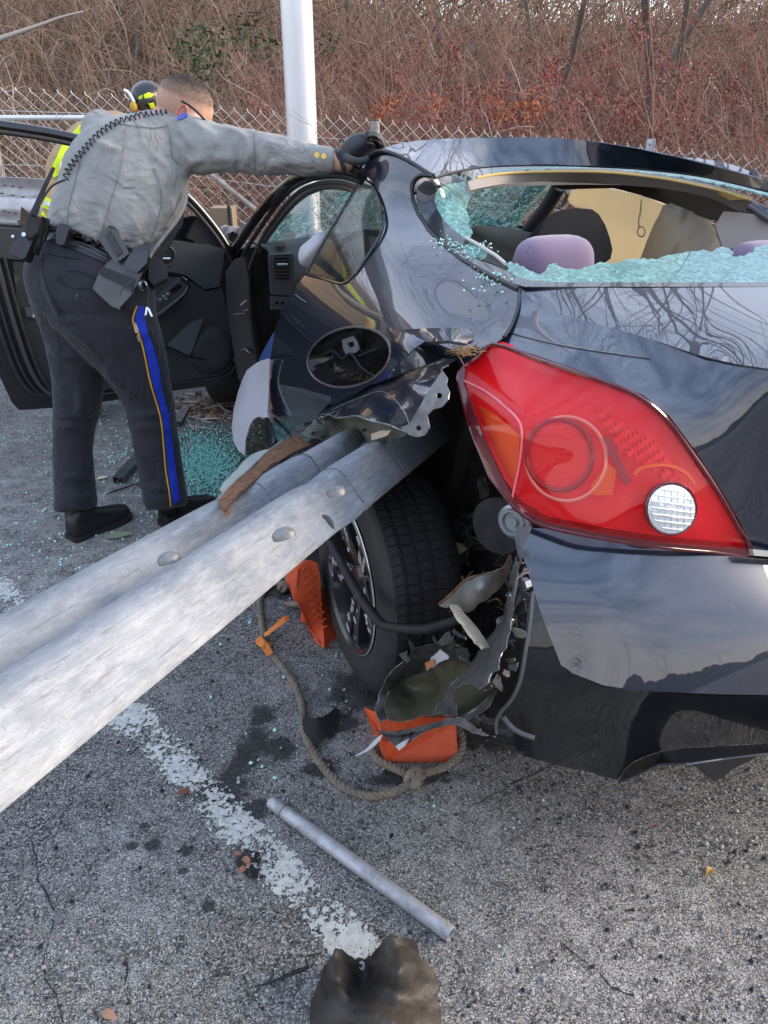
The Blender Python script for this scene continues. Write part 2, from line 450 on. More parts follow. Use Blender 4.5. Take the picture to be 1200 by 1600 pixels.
# road: finely divided and slightly uneven close by, one coarse sheet out to the horizon
def strip_mesh(x0, x1, y0, y1, nx, ny, zf):
    xs = np.linspace(x0, x1, nx+1); ys = np.linspace(y0, y1, ny+1)
    V = np.array([(x, y, zf(x, y)) for y in ys for x in xs]); w = nx+1
    return V, [(j*w+i, j*w+i+1, (j+1)*w+i+1, (j+1)*w+i) for j in range(ny) for i in range(nx)]
def rz(x, y):
    e = max(0., min(1., (min(x+4, 4-x, y+1, 6.2-y))/.8))
    return (noise.noise(Vector((x*1.3, y*1.3, 0)))*.006+noise.noise(Vector((x*9, y*9, 3)))*.0018)*e
v1 = strip_mesh(-4, 4, -1, 6.2, 200, 180, rz)
def roadobj():
    ring = []
    for (a, b, c_, d) in ((-160, -4, -160, 6.2), (4, 160, -160, 6.2), (-4, 4, -160, -1)):
        ring.append(strip_mesh(a, b, c_, d, 1, 1, lambda x, y: 0.0))
    V, Fc = merge(v1, *ring)
    me = bpy.data.meshes.new('road'); me.from_pydata(V.tolist(), [], Fc); me.materials.append(asphalt)
    me.polygons.foreach_set('use_smooth', [True]*len(Fc))
    o = bpy.data.objects.new('road', me); COL.objects.link(o); WM['road'] = Matrix.Identity(4); return tag(o, kind='structure')
road = roadobj()

# worn white line: thin paint flakes left on the stones
def marking():
    m = mat('worn_white_paint', (.60, .60, .55), .8, col2=(.42, .415, .37), noise_scale=60, bump=.002, bump_scale=200)
    N, L = nodes(m); b = N['Principled BSDF']
    t = N.new('ShaderNodeTexCoord')
    n1 = N.new('ShaderNodeTexNoise'); n1.inputs['Scale'].default_value = 75; n1.inputs['Detail'].default_value = 6; n1.inputs['Roughness'].default_value = .72
    n2 = N.new('ShaderNodeTexNoise'); n2.inputs['Scale'].default_value = 7; n2.inputs['Detail'].default_value = 3
    uv = N.new('ShaderNodeUVMap'); sp = N.new('ShaderNodeSeparateXYZ')
    L.new(t.outputs['Object'], n1.inputs[0]); L.new(t.outputs['Object'], n2.inputs[0]); L.new(uv.outputs[0], sp.inputs[0])
    def mth(op, x, y):
        r = N.new('ShaderNodeMath'); r.operation = op
        for i, q in enumerate((x, y)):
            if isinstance(q, (int, float)): r.inputs[i].default_value = q
            else: L.new(q, r.inputs[i])
        return r.outputs[0]
    e = mth('ABSOLUTE', mth('SUBTRACT', sp.outputs[1], .5), 0); e = mth('MULTIPLY', mth('POWER', mth('MULTIPLY', e, 2), 4), .22)
    q = mth('SUBTRACT', mth('ADD', n1.outputs['Fac'], mth('MULTIPLY', mth('SUBTRACT', n2.outputs['Fac'], .5), .5)), e)
    q = mth('SUBTRACT', q, mth('MULTIPLY', sp.outputs[0], .05))
    r = N.new('ShaderNodeMapRange'); r.inputs[1].default_value = .435; r.inputs[2].default_value = .45; L.new(q, r.inputs[0])
    L.new(r.outputs[0], b.inputs['Alpha'])
    a = [ground(*p) for p in ((128, 1100), (265, 1235), (415, 1400), (560, 1560))]; bb = [ground(*p) for p in ((240, 1100), (355, 1225), (512, 1380), (668, 1530))]
    A = crs(np.array(a), False, 12); B = crs(np.array(bb), False, 12); n = len(A)
    V, uvs = [], []
    for i in range(n):
        for j in range(7):
            p = A[i]+(B[i]-A[i])*j/6; V.append((p[0], p[1], rz(p[0], p[1])+.003)); uvs.append((i/n, j/6))
    Fc = [(i*7+j, (i+1)*7+j, (i+1)*7+j+1, i*7+j+1) for i in range(n-1) for j in range(6)]
    me = bpy.data.meshes.new('road_marking'); me.from_pydata(V, [], Fc); me.materials.append(m)
    ul = me.uv_layers.new(name='UVMap')
    for lp in me.loops: ul.data[lp.index].uv = uvs[lp.vertex_index]
    if sum((p.normal.z for p in me.polygons)) < 0: me.flip_normals()
    o = bpy.data.objects.new('road_marking', me); COL.objects.link(o); tag(o, kind='structure')
    o2 = bpy.data.objects.new('road_marking', me.copy()); COL.objects.link(o2); tag(o2, kind='structure')
    # the same line where it comes out again beyond the fallen rail
    d = A[0]-A[-1]; o2.location = (d[0]*1.02, d[1]*1.02, 0)
marking()

# verge and wooded bank beyond the fence
soil = mat('leaf_litter', (.075, .05, .034), .95, col2=(.16, .115, .075), noise_scale=9, detail=8, bump=.03, bump_scale=30)
dry = mat('dry_grass_soil', (.15, .14, .075), .95, col2=(.24, .215, .12), noise_scale=14, detail=8, bump=.03, bump_scale=40)
def bankz(x, y):
    t = max(0., y-7.2); z = .42*t if t < 7 else 2.94+(t-7)*.18
    z *= .72+.12*math.tanh(-x*.35)
    e = min(1., t*.8)
    return -.03+z+noise.noise(Vector((x*.5, y*.5, 2)))*.3*e
V, Fc = strip_mesh(-30, 30, 6.2, 40, 80, 60, bankz)
bank = obj('hillside', V, Fc, soil); tag(bank, kind='structure')
for xa, xb in ((-160, -30), (30, 160)):
    V, Fc = strip_mesh(xa, xb, 6.2, 40, 2, 2, lambda x, y: bankz(math.copysign(30, x), y)); tag(obj('hillside', V, Fc, soil), kind='structure')
V, Fc = strip_mesh(-400, 400, 40, 700, 4, 4, lambda x, y: 5.+.004*y+(1.5 if x < 0 else 0)); tag(obj('hillside', V, Fc, soil), kind='structure')
V, Fc = strip_mesh(-8, 6, 4.75, 7.3, 60, 16, lambda x, y: .015+max(0, min(1, (y-4.75)/.3))*.03+noise.noise(Vector((x*2, y*2, 0)))*.015)
verge = obj('verge', V, Fc, dry); tag(verge, kind='structure')
# rising ground and dark tree line on the other side of the road, behind the photographer
V, Fc = strip_mesh(-160, 160, -160, -35, 40, 10, lambda x, y: max(0, (-35-y))*.05+.3*noise.noise(Vector((x*.05, y*.05, 0)))-.05)
tag(obj('terrain', V, Fc, soil), kind='structure')

# ================================================================== the wrecked coupe
paint = mat('dark_metallic_paint', (.011, .017, .034), .28, metal=.3, coat=1, coatr=.014, rough2=.5, noise_scale=70, detail=8, ramp=(.60, .85), col2=(.05, .052, .056))
paint.node_tree.nodes['Principled BSDF'].inputs['Coat IOR'].default_value = 1.78
paint_in = mat('raw_back_of_panel', (.23, .22, .17), .55, metal=.3, col2=(.10, .095, .075), noise_scale=14, detail=8, rough2=.8)
blackplas = mat('black_plastic', (.018, .018, .02), .45, bump=.0006, bump_scale=300)
blackgloss = mat('black_gloss', (.008, .008, .01), .12, coat=.6)
rubber = mat('black_rubber', (.016, .016, .018), .62, bump=.0008, bump_scale=250, col2=(.03, .03, .031), noise_scale=25)
darkvoid = mat('dark_underbody', (.012, .012, .013), .8, col2=(.03, .027, .024), noise_scale=18, bump=.004, bump_scale=40)
trimgrey = mat('grey_trim', (.055, .057, .062), .55, bump=.0005, bump_scale=500)
headl = mat('grey_headliner', (.30, .27, .235), .9, bump=.0008, bump_scale=400)
foamy = mat('yellow_foam', (.55, .38, .13), .9, bump=.002, bump_scale=80)
def cloth_tl(m, c, f=.5):
    N, L = m.node_tree.nodes, m.node_tree.links; t = N.new('ShaderNodeBsdfTranslucent'); t.inputs[0].default_value = (*c, 1); x = N.new('ShaderNodeMixShader'); x.inputs[0].default_value = f
    L.new(N['Principled BSDF'].outputs[0], x.inputs[1]); L.new(t.outputs[0], x.inputs[2]); L.new(x.outputs[0], N['Material Output'].inputs[0])
creamcloth = mat('cream_airbag_cloth', (.74, .67, .52), .85, col2=(.66, .60, .46), noise_scale=6, bump=.004, bump_scale=14)
greycloth = mat('grey_airbag_cloth', (.33, .30, .24), .85, bump=.006, bump_scale=12)
cloth_tl(creamcloth, (.88, .80, .62), .5); cloth_tl(greycloth, (.55, .50, .40), .4)
whitecloth = mat('white_airbag_cloth', (.62, .62, .68), .8, bump=.003, bump_scale=16)
purple = mat('mauve_seat_cloth', (.20, .145, .22), .9, bump=.0007, bump_scale=500, sheen=.3)
blackseat = mat('black_seat_cloth', (.006, .006, .007), .95)
chrome = mat('bright_metal', (.75, .76, .78), .18, metal=1)
steel = mat('bare_steel', (.45, .47, .50), .35, metal=.9, col2=(.30, .31, .33), noise_scale=30, rough2=.55)
rustm = mat('rusty_steel', (.10, .038, .016), .85, col2=(.20, .10, .045), noise_scale=60, detail=8, bump=.002, bump_scale=80)
denim = mat('blue_denim', (.03, .075, .24), .9, bump=.001, bump_scale=300)
beigeplas = mat('beige_primer', (.50, .38, .24), .7, col2=(.62, .55, .42), noise_scale=40)
greyprimer = mat('grey_primer', (.30, .29, .26), .6, col2=(.17, .165, .14), noise_scale=16, metal=.2)

def glass_mat(name, tint, crack=0., scale=60., alpha=.25, dense=0., rough=.03, stretch=(1, 1, 1), white=(.6, .85, .8)):
    m = bpy.data.materials.new(name); m.use_nodes = True; N, L = nodes(m); b = N['Principled BSDF']
    b.inputs['Base Color'].default_value = (*tint, 1); b.inputs['Roughness'].default_value = rough; b.inputs['Specular IOR Level'].default_value = .7
    b.inputs['Alpha'].default_value = alpha
    if crack:
        t = N.new('ShaderNodeTexCoord'); mp_ = N.new('ShaderNodeMapping'); mp_.inputs['Scale'].default_value = stretch
        L.new(t.outputs['Object'], mp_.inputs[0])
        wv = N.new('ShaderNodeTexNoise'); wv.inputs['Scale'].default_value = scale*.3; L.new(mp_.outputs[0], wv.inputs[0])
        wa = N.new('ShaderNodeVectorMath'); wa.operation = 'MULTIPLY_ADD'; L.new(wv.outputs['Color'], wa.inputs[0]); wa.inputs[1].default_value = (1.2/scale,)*3; L.new(mp_.outputs[0], wa.inputs[2])
        acc = None
        for s_, w_ in ((scale, .05), (scale*.37, .035)):
            v = N.new('ShaderNodeTexVoronoi'); v.feature = 'DISTANCE_TO_EDGE'; v.inputs['Scale'].default_value = s_; L.new(wa.outputs[0], v.inputs['Vector'])
            r = N.new('ShaderNodeMapRange'); r.inputs[1].default_value = 0.0; r.inputs[2].default_value = w_*crack; r.inputs[3].default_value = 1; r.inputs[4].default_value = 0
            L.new(v.outputs['Distance'], r.inputs[0])
            if acc is None: acc = r.outputs[0]
            else:
                x = N.new('ShaderNodeMath'); x.operation = 'MAXIMUM'; L.new(acc, x.inputs[0]); L.new(r.outputs[0], x.inputs[1]); acc = x.outputs[0]
        # whole patches crazed white, others clearer
        n = N.new('ShaderNodeTexNoise'); n.inputs['Scale'].default_value = scale*.12; n.inputs['Detail'].default_value = 5; L.new(mp_.outputs[0], n.inputs[0])
        r = N.new('ShaderNodeMapRange'); r.inputs[1].default_value = .35; r.inputs[2].default_value = .62; L.new(n.outputs['Fac'], r.inputs[0])
        x = N.new('ShaderNodeMix'); x.data_type = 'RGBA'; x.inputs[6].default_value = (*tint, 1); x.inputs[7].default_value = (*white, 1); L.new(acc, x.inputs[0])
        L.new(x.outputs[2], b.inputs['Base Color'])
        vc = N.new('ShaderNodeTexVoronoi'); vc.inputs['Scale'].default_value = scale*.9; L.new(wa.outputs[0], vc.inputs['Vector'])
        sc_ = N.new('ShaderNodeSeparateColor'); L.new(vc.outputs['Color'], sc_.inputs[0])
        y_ = N.new('ShaderNodeMix'); y_.data_type = 'RGBA'; L.new(sc_.outputs[0], y_.inputs[0]); L.new(x.outputs[2], y_.inputs[6]); y_.inputs[7].default_value = (tint[0]*.45, tint[1]*.55, tint[2]*.55, 1)
        L.new(y_.outputs[2], b.inputs['Base Color'])
        a1 = N.new('ShaderNodeMath'); a1.operation = 'MULTIPLY_ADD'; L.new(r.outputs[0], a1.inputs[0]); a1.inputs[1].default_value = dense; a1.inputs[2].default_value = alpha
        a2 = N.new('ShaderNodeMath'); a2.operation = 'MAXIMUM'; L.new(a1.outputs[0], a2.inputs[0]); L.new(acc, a2.inputs[1]); a2.use_clamp = True
        tl = N.new('ShaderNodeBsdfTranslucent'); L.new(y_.outputs[2], tl.inputs[0]); tp = N.new('ShaderNodeBsdfTransparent'); m1 = N.new('ShaderNodeMixShader'); m1.inputs[0].default_value = .45; m2 = N.new('ShaderNodeMixShader')
        b.inputs['Alpha'].default_value = 1
        L.new(b.outputs[0], m1.inputs[1]); L.new(tl.outputs[0], m1.inputs[2]); L.new(a2.outputs[0], m2.inputs[0]); L.new(tp.outputs[0], m2.inputs[1]); L.new(m1.outputs[0], m2.inputs[2]); L.new(m2.outputs[0], N['Material Output'].inputs[0])
        v = N.new('ShaderNodeTexVoronoi'); v.inputs['Scale'].default_value = scale; L.new(wa.outputs[0], v.inputs['Vector'])
        bp = N.new('ShaderNodeBump'); bp.inputs['Strength'].default_value = .7; bp.inputs['Distance'].default_value = .003; L.new(v.outputs['Color'], bp.inputs['Height']); L.new(bp.outputs[0], b.inputs['Normal'])
    MATS[name] = m; return m
glass_wind = glass_mat('cracked_windscreen_glass', (.10, .38, .32), 1.5, 30, .16, .55, .10, (1, 2.2, 1), (.75, .97, .92))
glass_rear = glass_mat('crazed_rear_glass', (.32, .66, .60), 1.3, 120, .78, .25, .12, (1, 1, 1), (.70, .93, .89))
glass_rear_pale = glass_mat('milky_crazed_glass', (.42, .70, .72), 1.0, 150, .93, .1, .2, (1, 1, 1), (.46, .72, .74))
glass_side = glass_mat('tinted_side_glass', (.02, .025, .02), 0, 1, .38, 0, .0)
frit = mat('dark_glass_border', (.02, .024, .03), .10, coat=.5, coatr=.02, bump=.0004, bump_scale=120)

car = thing('wrecked_car', 'black two-door car with its torn open left rear corner lying on the guard rail', 'car', tuple(CORG), math.pi/2+CYAW)
JUNCTION = (677, 276)

# --- left rear quarter
QC = [(478, 428, 'y', .80), (434, 501, 'y', .855), (425, 560, 'y', .875), (416, 640, 'y', .885), (415, 700, 'y', .88), (564, 280, 'y', .625), (590, 300, 'y', .625),
      (600, 340, 'y', .655), (600, 240, 'y', .595), (640, 258, 'y', .565), (677, 276, 'y', .545), (640, 300, 'y', .575), (651, 335, 'y', .585), (716, 404, 'y', .62), (762, 428, 'y', .635), (813, 452, 'y', .645),
      (795, 518, 'y', .735), (771, 540, 'y', .78), (722, 578, 'y', .845), (540, 440, 'y', .79), (600, 480, 'y', .82), (660, 450, 'y', .735), (720, 480, 'y', .735), (660, 530, 'y', .845), (545, 560, 'y', .88), (500, 640, 'y', .90)]
quarter_out = [(567, 268), (574, 250), (590, 238), (612, 240), (640, 254), (666, 271), (648, 281), (641, 296), (642, 314), (651, 336), (668, 362), (688, 383), (716, 405), (737, 416), (770, 434), (811, 453),
               (808, 480), (798, 508), (786, 528), (771, 538), (745, 556), (722, 574), (713, 562), (690, 560), (660, 572), (610, 590), (575, 602), (548, 618), (512, 632), (496, 650), (497, 661), (478, 672), (452, 684), (440, 690), (417, 699),
               (415, 670), (416, 620), (421, 570), (430, 512), (436, 498), (447, 475), (462, 448), (478, 428), (505, 433), (535, 442), (553, 430), (573, 403), (590, 377), (599, 352), (599, 330), (592, 305), (582, 285)]
fuel_hole = ellipse(546, 558, 66, 46, -14, 30)
RQ = .35
quarter = panel('quarter_panel', quarter_out, Surf(QC, RQ), paint, car, holes=[fuel_hole], th=.0012, sp=9)
SQ = Surf(QC, RQ)
# crumpled lower skin, torn above the rail
CR = [(496, 652, 'y', .90), (548, 618, 'y', .885), (610, 590, 'y', .875), (660, 572, 'y', .865), (713, 562, 'y', .85), (525, 655, 'y', .955), (560, 650, 'y', .96), (591, 662, 'y', .955), (624, 672, 'y', .95), (657, 682, 'y', .95),
      (668, 668, 'y', .945), (687, 637, 'y', .93), (692, 590, 'y', .885), (600, 620, 'y', .93), (640, 600, 'y', .915), (645, 625, 'y', .93), (565, 628, 'y', .925)]
crum = lambda x, y: .010*abs(math.sin(x*.055+y*.03))+.008*abs(math.sin((x-y)*.05+1))+.006*abs(math.sin(y*.10+x*.03+2))-.010
torn = panel('torn_quarter_skin', [(713, 561), (690, 560), (660, 571), (610, 589), (575, 601), (548, 617), (512, 631), (494, 652), (503, 654), (513, 648), (526, 653), (540, 652), (558, 650), (575, 656), (591, 660), (608, 664), (624, 671), (640, 676), (652, 661), (668, 635), (680, 610), (692, 586), (690, 576), (700, 570)], CR, paint, car, th=.0012, sp=6, disp=crum)
bright_edge0 = mat('fresh_torn_edge', (.42, .42, .42), .35, metal=.6, col2=(.12, .12, .12), noise_scale=60)
def torn_line(pts, surf, disp, r=.0016):
    V = surf.at(pts); d = np.array([disp(x, y) for x, y in pts]); r0 = V-C0; return tube('torn_edge', V+r0/np.linalg.norm(r0, axis=1)[:, None]*d[:, None], r, bright_edge0, torn, 5)
SCR = Surf(CR)
torn_line(crs([(494, 652), (503, 654), (513, 648), (526, 653), (540, 652), (558, 650), (575, 656), (591, 660), (608, 664), (624, 671), (640, 676)], False, 4), SCR, crum, .0024)
torn_line(crs([(700, 571), (690, 577), (691, 586), (680, 610), (668, 635), (652, 661), (640, 672)], False, 4), SCR, crum, .0022)
torn_line(crs([(512, 634), (548, 619), (575, 603), (600, 594), (625, 585), (660, 572), (690, 562)], False, 4), SCR, crum, .0016)
torn_line(crs([(520, 640), (560, 622), (600, 612), (630, 640), (640, 665)], False, 4), SCR, lambda x, y: crum(x, y)-.002, .0011)
# bracket flange with bolt holes along the torn edge
flange = panel('lamp_flange', [(626, 668), (640, 662), (655, 636), (672, 606), (691, 579), (699, 590), (697, 600), (702, 612), (700, 624), (690, 636), (676, 640), (667, 650), (671, 668), (664, 680), (652, 683), (640, 680)],
      [(626, 668, 'y', .955), (655, 636, 'y', .94), (691, 579, 'y', .89), (702, 612, 'y', .92), (671, 668, 'y', .945), (652, 683, 'y', .955)], mat('galvanised_flange', (.30, .31, .33), .4, metal=.6, col2=(.2, .2, .2), noise_scale=40), car,
      holes=[ellipse(686, 618, 5, 4.5, 0, 10), ellipse(654, 669, 4.5, 4, 0, 10)], th=.002, sp=5)
# fuel filler recess
fuel_rim = SQ.at(fuel_hole)
dirin = -LF*.055+FW*.012
V = []
for k, sc_ in ((0, 1.), (.35, .97), (1., .86)):
    c_ = fuel_rim.mean(0); V += [c_+(p-c_)*sc_+dirin*k for p in fuel_rim]
n = len(fuel_rim); Fc = [(i+j*n, (i+1) % n+j*n, (i+1) % n+(j+1)*n, i+(j+1)*n) for j in range(2) for i in range(n)]+[tuple(range(2*n, 3*n))]
cup = obj('fuel_recess', V, Fc, mat('gloss_black_cup', (.006, .006, .006), .15, bump=.003, bump_scale=30), car)
tube('fuel_recess_rim', np.vstack([fuel_rim, fuel_rim[:1]])+LF*.001, .0035, mat('rim_edge', (.12, .11, .11), .3, metal=.3), cup, 6)
inner = lambda x, y: SQ.at([(x, y)])[0]+dirin*.8
def patch(pts, shift, name, m, par, th=.002, sp=6, rnd=False):
    class _S:
        def at(self, xy): return SQ.at(xy)+shift
    return panel(name, pts, _S(), m, par, th=th, sp=sp, rnd=rnd)
panel('fuel_latch', [(534, 531), (551, 525), (558, 533), (561, 546), (556, 551), (540, 553), (536, 545)], [(534, 531, 'y', .835), (558, 533, 'y', .835), (540, 553, 'y', .835)], steel, cup, holes=[[(543, 536), (552, 533), (554, 541), (546, 544)]], th=.003, sp=4)
tube('fuel_cap_tether', [K(a, b, 'y', .84) for a, b in ((500, 560), (520, 548), (535, 560), (548, 552), (566, 575), (590, 590))], .0025, blackplas, cup, 6, smooth_n=5)
for i, (a, b) in enumerate((((512, 585), (540, 580)), ((560, 556), (590, 545)), ((528, 596), (556, 584)))): tube('fuel_recess_rib', [K(*a, 'y', .832), K(*b, 'y', .834)], .0025, blackplas, cup, 6)
# fuel lid pushed back: the shining wedge behind the recess
panel('fuel_lid', [(603, 512), (622, 515), (648, 525), (664, 533), (652, 541), (643, 548), (636, 556), (622, 568), (602, 582), (609, 565), (611, 548), (610, 530)],
      [(603, 512, 'y', .878), (664, 533, 'y', .885), (602, 582, 'y', .905), (636, 550, 'y', .918), (625, 535, 'y', .915)], paint, car, th=.003, sp=6)
# pressed-in dent bar
panel('dented_pod', [(622, 516), (660, 513), (700, 512), (733, 513), (742, 519), (740, 530), (728, 536), (700, 532), (676, 534), (655, 534), (640, 528)],
      [(622, 516, 'y', .868), (742, 519, 'y', .80), (740, 532, 'y', .835), (655, 534, 'y', .888), (700, 512, 'y', .83), (700, 532, 'y', .876)], paint, car, th=.006, sp=7)

# --- quarter window
qw = [(566, 281), (581, 291), (590, 308), (597, 330), (597, 352), (588, 376), (571, 402), (552, 429), (536, 440), (505, 432), (481, 426), (500, 390), (530, 340)]
QW = [(566, 281, 'y', .612), (597, 340, 'y', .648), (552, 429, 'y', .775), (481, 426, 'y', .79), (530, 340, 'y', .69)]
panel('quarter_window', qw, QW, glass_side, car, th=.004, sp=14)
def edge_strip(name, pts, surf, r, m, par, closed=False, n=6, off=0.):
    P = crs(pts, closed, 5); q = Surf(surf).at(P) if not isinstance(surf, Surf) else surf.at(P)
    if off: q = q+LF*off
    if closed: q = np.vstack([q, q[:1]])
    return tube(name, q, r, m, par, n)
edge_strip('window_seal', [(564, 276), (582, 287), (593, 306), (600, 330), (600, 354), (590, 378), (573, 404), (554, 431), (536, 443), (505, 435), (478, 428)], QC, .0045, blackgloss, car, off=.003)
edge_strip('window_edge', [(562, 283), (530, 338), (500, 388), (480, 425)], QW, .004, trimgrey, car, off=.002)
# seams and drip moulding
edge_strip('roof_moulding', [(560, 262), (575, 247), (592, 236), (612, 239), (640, 252), (664, 267), (677, 275)], QC, .006, blackplas, car, off=.001)
edge_strip('rear_glass_trim', [(677, 275), (660, 274), (648, 282), (643, 297), (645, 314), (653, 334), (669, 360), (690, 382), (717, 404), (738, 416), (771, 434), (810, 453)], QC, .0075, blackplas, car)

# --- roof
RC = [(677, 276, 'y', .545), (640, 254, 'y', .565), (600, 238, 'y', .59), (748, 260, 'z', 1.355), (857, 256, 'z', 1.362), (1000, 262, 'z', 1.355), (1125, 279, 'z', 1.335), (1200, 297, 'z', 1.315),
      (640, 224, 'z', 1.425), (720, 217, 'z', 1.437), (800, 214, 'z', 1.44), (930, 222, 'z', 1.428), (1060, 247, 'z', 1.392), (1200, 287, 'z', 1.34)]
roof = panel('roof', [(592, 234), (615, 226), (650, 220), (690, 217), (740, 215), (800, 214), (860, 215), (930, 221), (1000, 233), (1060, 246), (1120, 261), (1180, 277), (1240, 296), (1240, 310), (1200, 298), (1125, 280), (1075, 271), (1000, 263), (930, 259), (857, 257), (792, 258), (748, 261), (705, 269), (679, 277), (664, 269), (640, 255), (612, 242)], Surf(RC, .05), paint, car, th=.003, sp=10)
cutbar = [(679, 278), (705, 270), (748, 262), (792, 259), (857, 258), (930, 260), (1000, 264), (1075, 272), (1125, 281), (1200, 299), (1240, 311)]
edge_strip('roof_edge_seal', cutbar, RC, .004, blackplas, car)

# --- rear glass: what is left of it
GC = [(677, 276, 'y', .54), (651, 298, 'y', .57), (657, 333, 'y', .58), (696, 382, 'y', .605), (760, 426, 'y', .632), (820, 449, 'y', .632), (900, 448, 'z', 1.18), (1000, 449, 'z', 1.18), (1200, 447, 'z', 1.18),
      (748, 262, 'z', 1.345), (857, 257, 'z', 1.352), (1000, 263, 'z', 1.345), (1125, 280, 'z', 1.325), (1200, 298, 'z', 1.305)]
SG = Surf(GC)
rg = panel('rear_glass', [(674, 281), (663, 283), (653, 292), (650, 310), (658, 333), (673, 357), (696, 382), (722, 403), (757, 425), (780, 437), (820, 447), (793, 424), (770, 414), (745, 405), (727, 394), (722, 386), (727, 374), (716, 366), (704, 356), (692, 342), (684, 328), (679, 312), (683, 296), (700, 286), (727, 284), (745, 278), (770, 270), (796, 264), (865, 260), (865, 258), (792, 260), (748, 262), (705, 270)], SG, frit, car, th=.004, sp=8)
glass_a = jag([(727, 284), (729, 296), (735, 307), (729, 322), (728, 328), (735, 341), (731, 350), (739, 363), (733, 370), (727, 374), (716, 366), (704, 356), (692, 342), (684, 328), (679, 312), (683, 296), (700, 287)], .7, 3, seed=3)
panel('crazed_glass', glass_a, SG, glass_rear, rg, th=.004, sp=7)
panel('crazed_glass', jag([(722, 386), (735, 380), (745, 384), (762, 392), (758, 399), (750, 402), (738, 400), (724, 396)], .7, 3, seed=4), SG, glass_rear, rg, th=.006, sp=6)
low = [(793, 424), (797, 416), (805, 410), (824, 421), (844, 429), (852, 424), (858, 415), (868, 410), (880, 420), (900, 421), (925, 415), (937, 410), (962, 412), (980, 405), (1005, 404), (1025, 405), (1040, 400), (1062, 395), (1078, 393)]
low2 = [(1078, 393), (1095, 390), (1112, 392), (1125, 386), (1138, 388), (1146, 394), (1142, 401), (1165, 398), (1175, 394), (1182, 386), (1200, 380), (1250, 372), (1250, 441), (1200, 441), (1100, 441), (1050, 441)]
panel('crazed_glass', np.vstack([jag(low, .8, 4, False, 5), [(1050, 441), (950, 441), (870, 441), (830, 438), (808, 432)]]), SG, glass_rear, rg, th=.004, sp=9)
panel('crazed_glass', np.vstack([jag(low2[:12], .8, 4, False, 6), low2[12:]]), SG, glass_rear_pale, rg, th=.004, sp=9)
panel('glass_base_strip', [(808, 432), (830, 438), (870, 441), (1250, 441), (1250, 448), (820, 448), (790, 440)], SG, frit, rg, th=.004, sp=9)
top_shards = np.vstack([[(700, 271), (748, 263), (857, 259), (1000, 264), (1125, 281), (1240, 312)], jag([(1240, 318), (1180, 300), (1120, 287), (1060, 276), (1000, 269), (930, 266), (865, 265), (800, 269), (770, 274), (745, 279), (730, 283)], .8, 5, False, 7)])
panel('crazed_glass', top_shards, SG, glass_rear_pale, rg, th=.004, sp=7)
tube('defroster_wire', [SG.at([(a, b)])[0]+UPV*.004 for a, b in ((668, 281), (690, 288), (705, 297), (722, 311), (729, 322))], .0012, mat('ochre_wire', (.4, .33, .18), .5), rg, 5, smooth_n=4)
tube('loose_glass_strip', [SG.at([(a, b)])[0]+UPV*.006 for a, b in ((727, 375), (750, 388), (775, 404), (789, 416))], .0045, mat('pale_strip', (.5, .48, .45), .5), rg, 6)
for (a, b), q in (((795, 425), [(790, 414), (797, 408), (806, 414), (800, 422)]), ((778, 432), [(772, 420), (782, 424), (780, 432), (770, 430)]), ((740, 428), [(735, 408), (742, 406), (743, 412), (736, 413)])):
    panel('glass_chip', q, SG, glass_rear_pale, rg, th=.006, sp=5)

# --- boot lid and rear deck
TC = [(813, 450, 'y', .64), (900, 448, 'z', 1.178), (1000, 449, 'z', 1.178), (1200, 447, 'z', 1.178), (808, 482, 'y', .675), (792, 521, 'y', .735), (845, 480, 'z', 1.156), (893, 495, 'z', 1.150), (968, 514, 'z', 1.142), (1036, 535, 'z', 1.132), (1103, 557, 'z', 1.120), (1200, 575, 'z', 1.120),
      (1100, 490, 'z', 1.160), (1200, 510, 'z', 1.152)]
trunk = panel('boot_lid', [(816, 449), (900, 449), (1000, 450), (1250, 448), (1250, 582), (1200, 576), (1152, 569), (1103, 558), (1036, 536), (968, 515), (893, 496), (845, 482), (825, 463)], Surf(TC, .5), paint, car, th=.004, sp=11)
T2 = [(816, 452, 'y', .645), (808, 482, 'y', .672), (792, 521, 'y', .735), (845, 482, 'z', 1.155), (893, 496, 'z', 1.149), (968, 515, 'z', 1.141), (1036, 536, 'z', 1.131), (1103, 558, 'z', 1.119), (1152, 569, 'z', 1.119), (1200, 576, 'z', 1.119), (1250, 583, 'z', 1.118),
      (832, 559, 'y', .74), (962, 604, 'x', -.80), (1001, 622, 'x', -.825), (1040, 654, 'x', -.85), (1079, 706, 'x', -.875), (1118, 763, 'x', -.895), (1174, 867, 'x', -.92), (1250, 640, 'x', -.93), (1250, 760, 'x', -.935), (1250, 870, 'x', -.955), (900, 541, 'y', .69), (1010, 572, 'z', 1.10)]
tail = panel('boot_lid_rear_face', [(816, 452), (828, 464), (845, 482), (893, 496), (968, 515), (1036, 536), (1103, 558), (1152, 569), (1200, 576), (1250, 582), (1250, 870), (1190, 868), (1176, 858), (1158, 818), (1124, 760), (1085, 702), (1046, 650), (1006, 618), (964, 600), (900, 577), (834, 554), (790, 540), (776, 534), (790, 528), (800, 508), (811, 478)], Surf(T2, .3), paint, car, th=.004, sp=10)
edge_strip('lid_seam', [(812, 453), (809, 480), (799, 508), (787, 527)], QC, .0035, blackgloss, car)
edge_strip('lid_crease', [(795, 520), (850, 534), (905, 545), (965, 554), (1016, 561)], Surf(T2, .3), .0022, blackgloss, car)

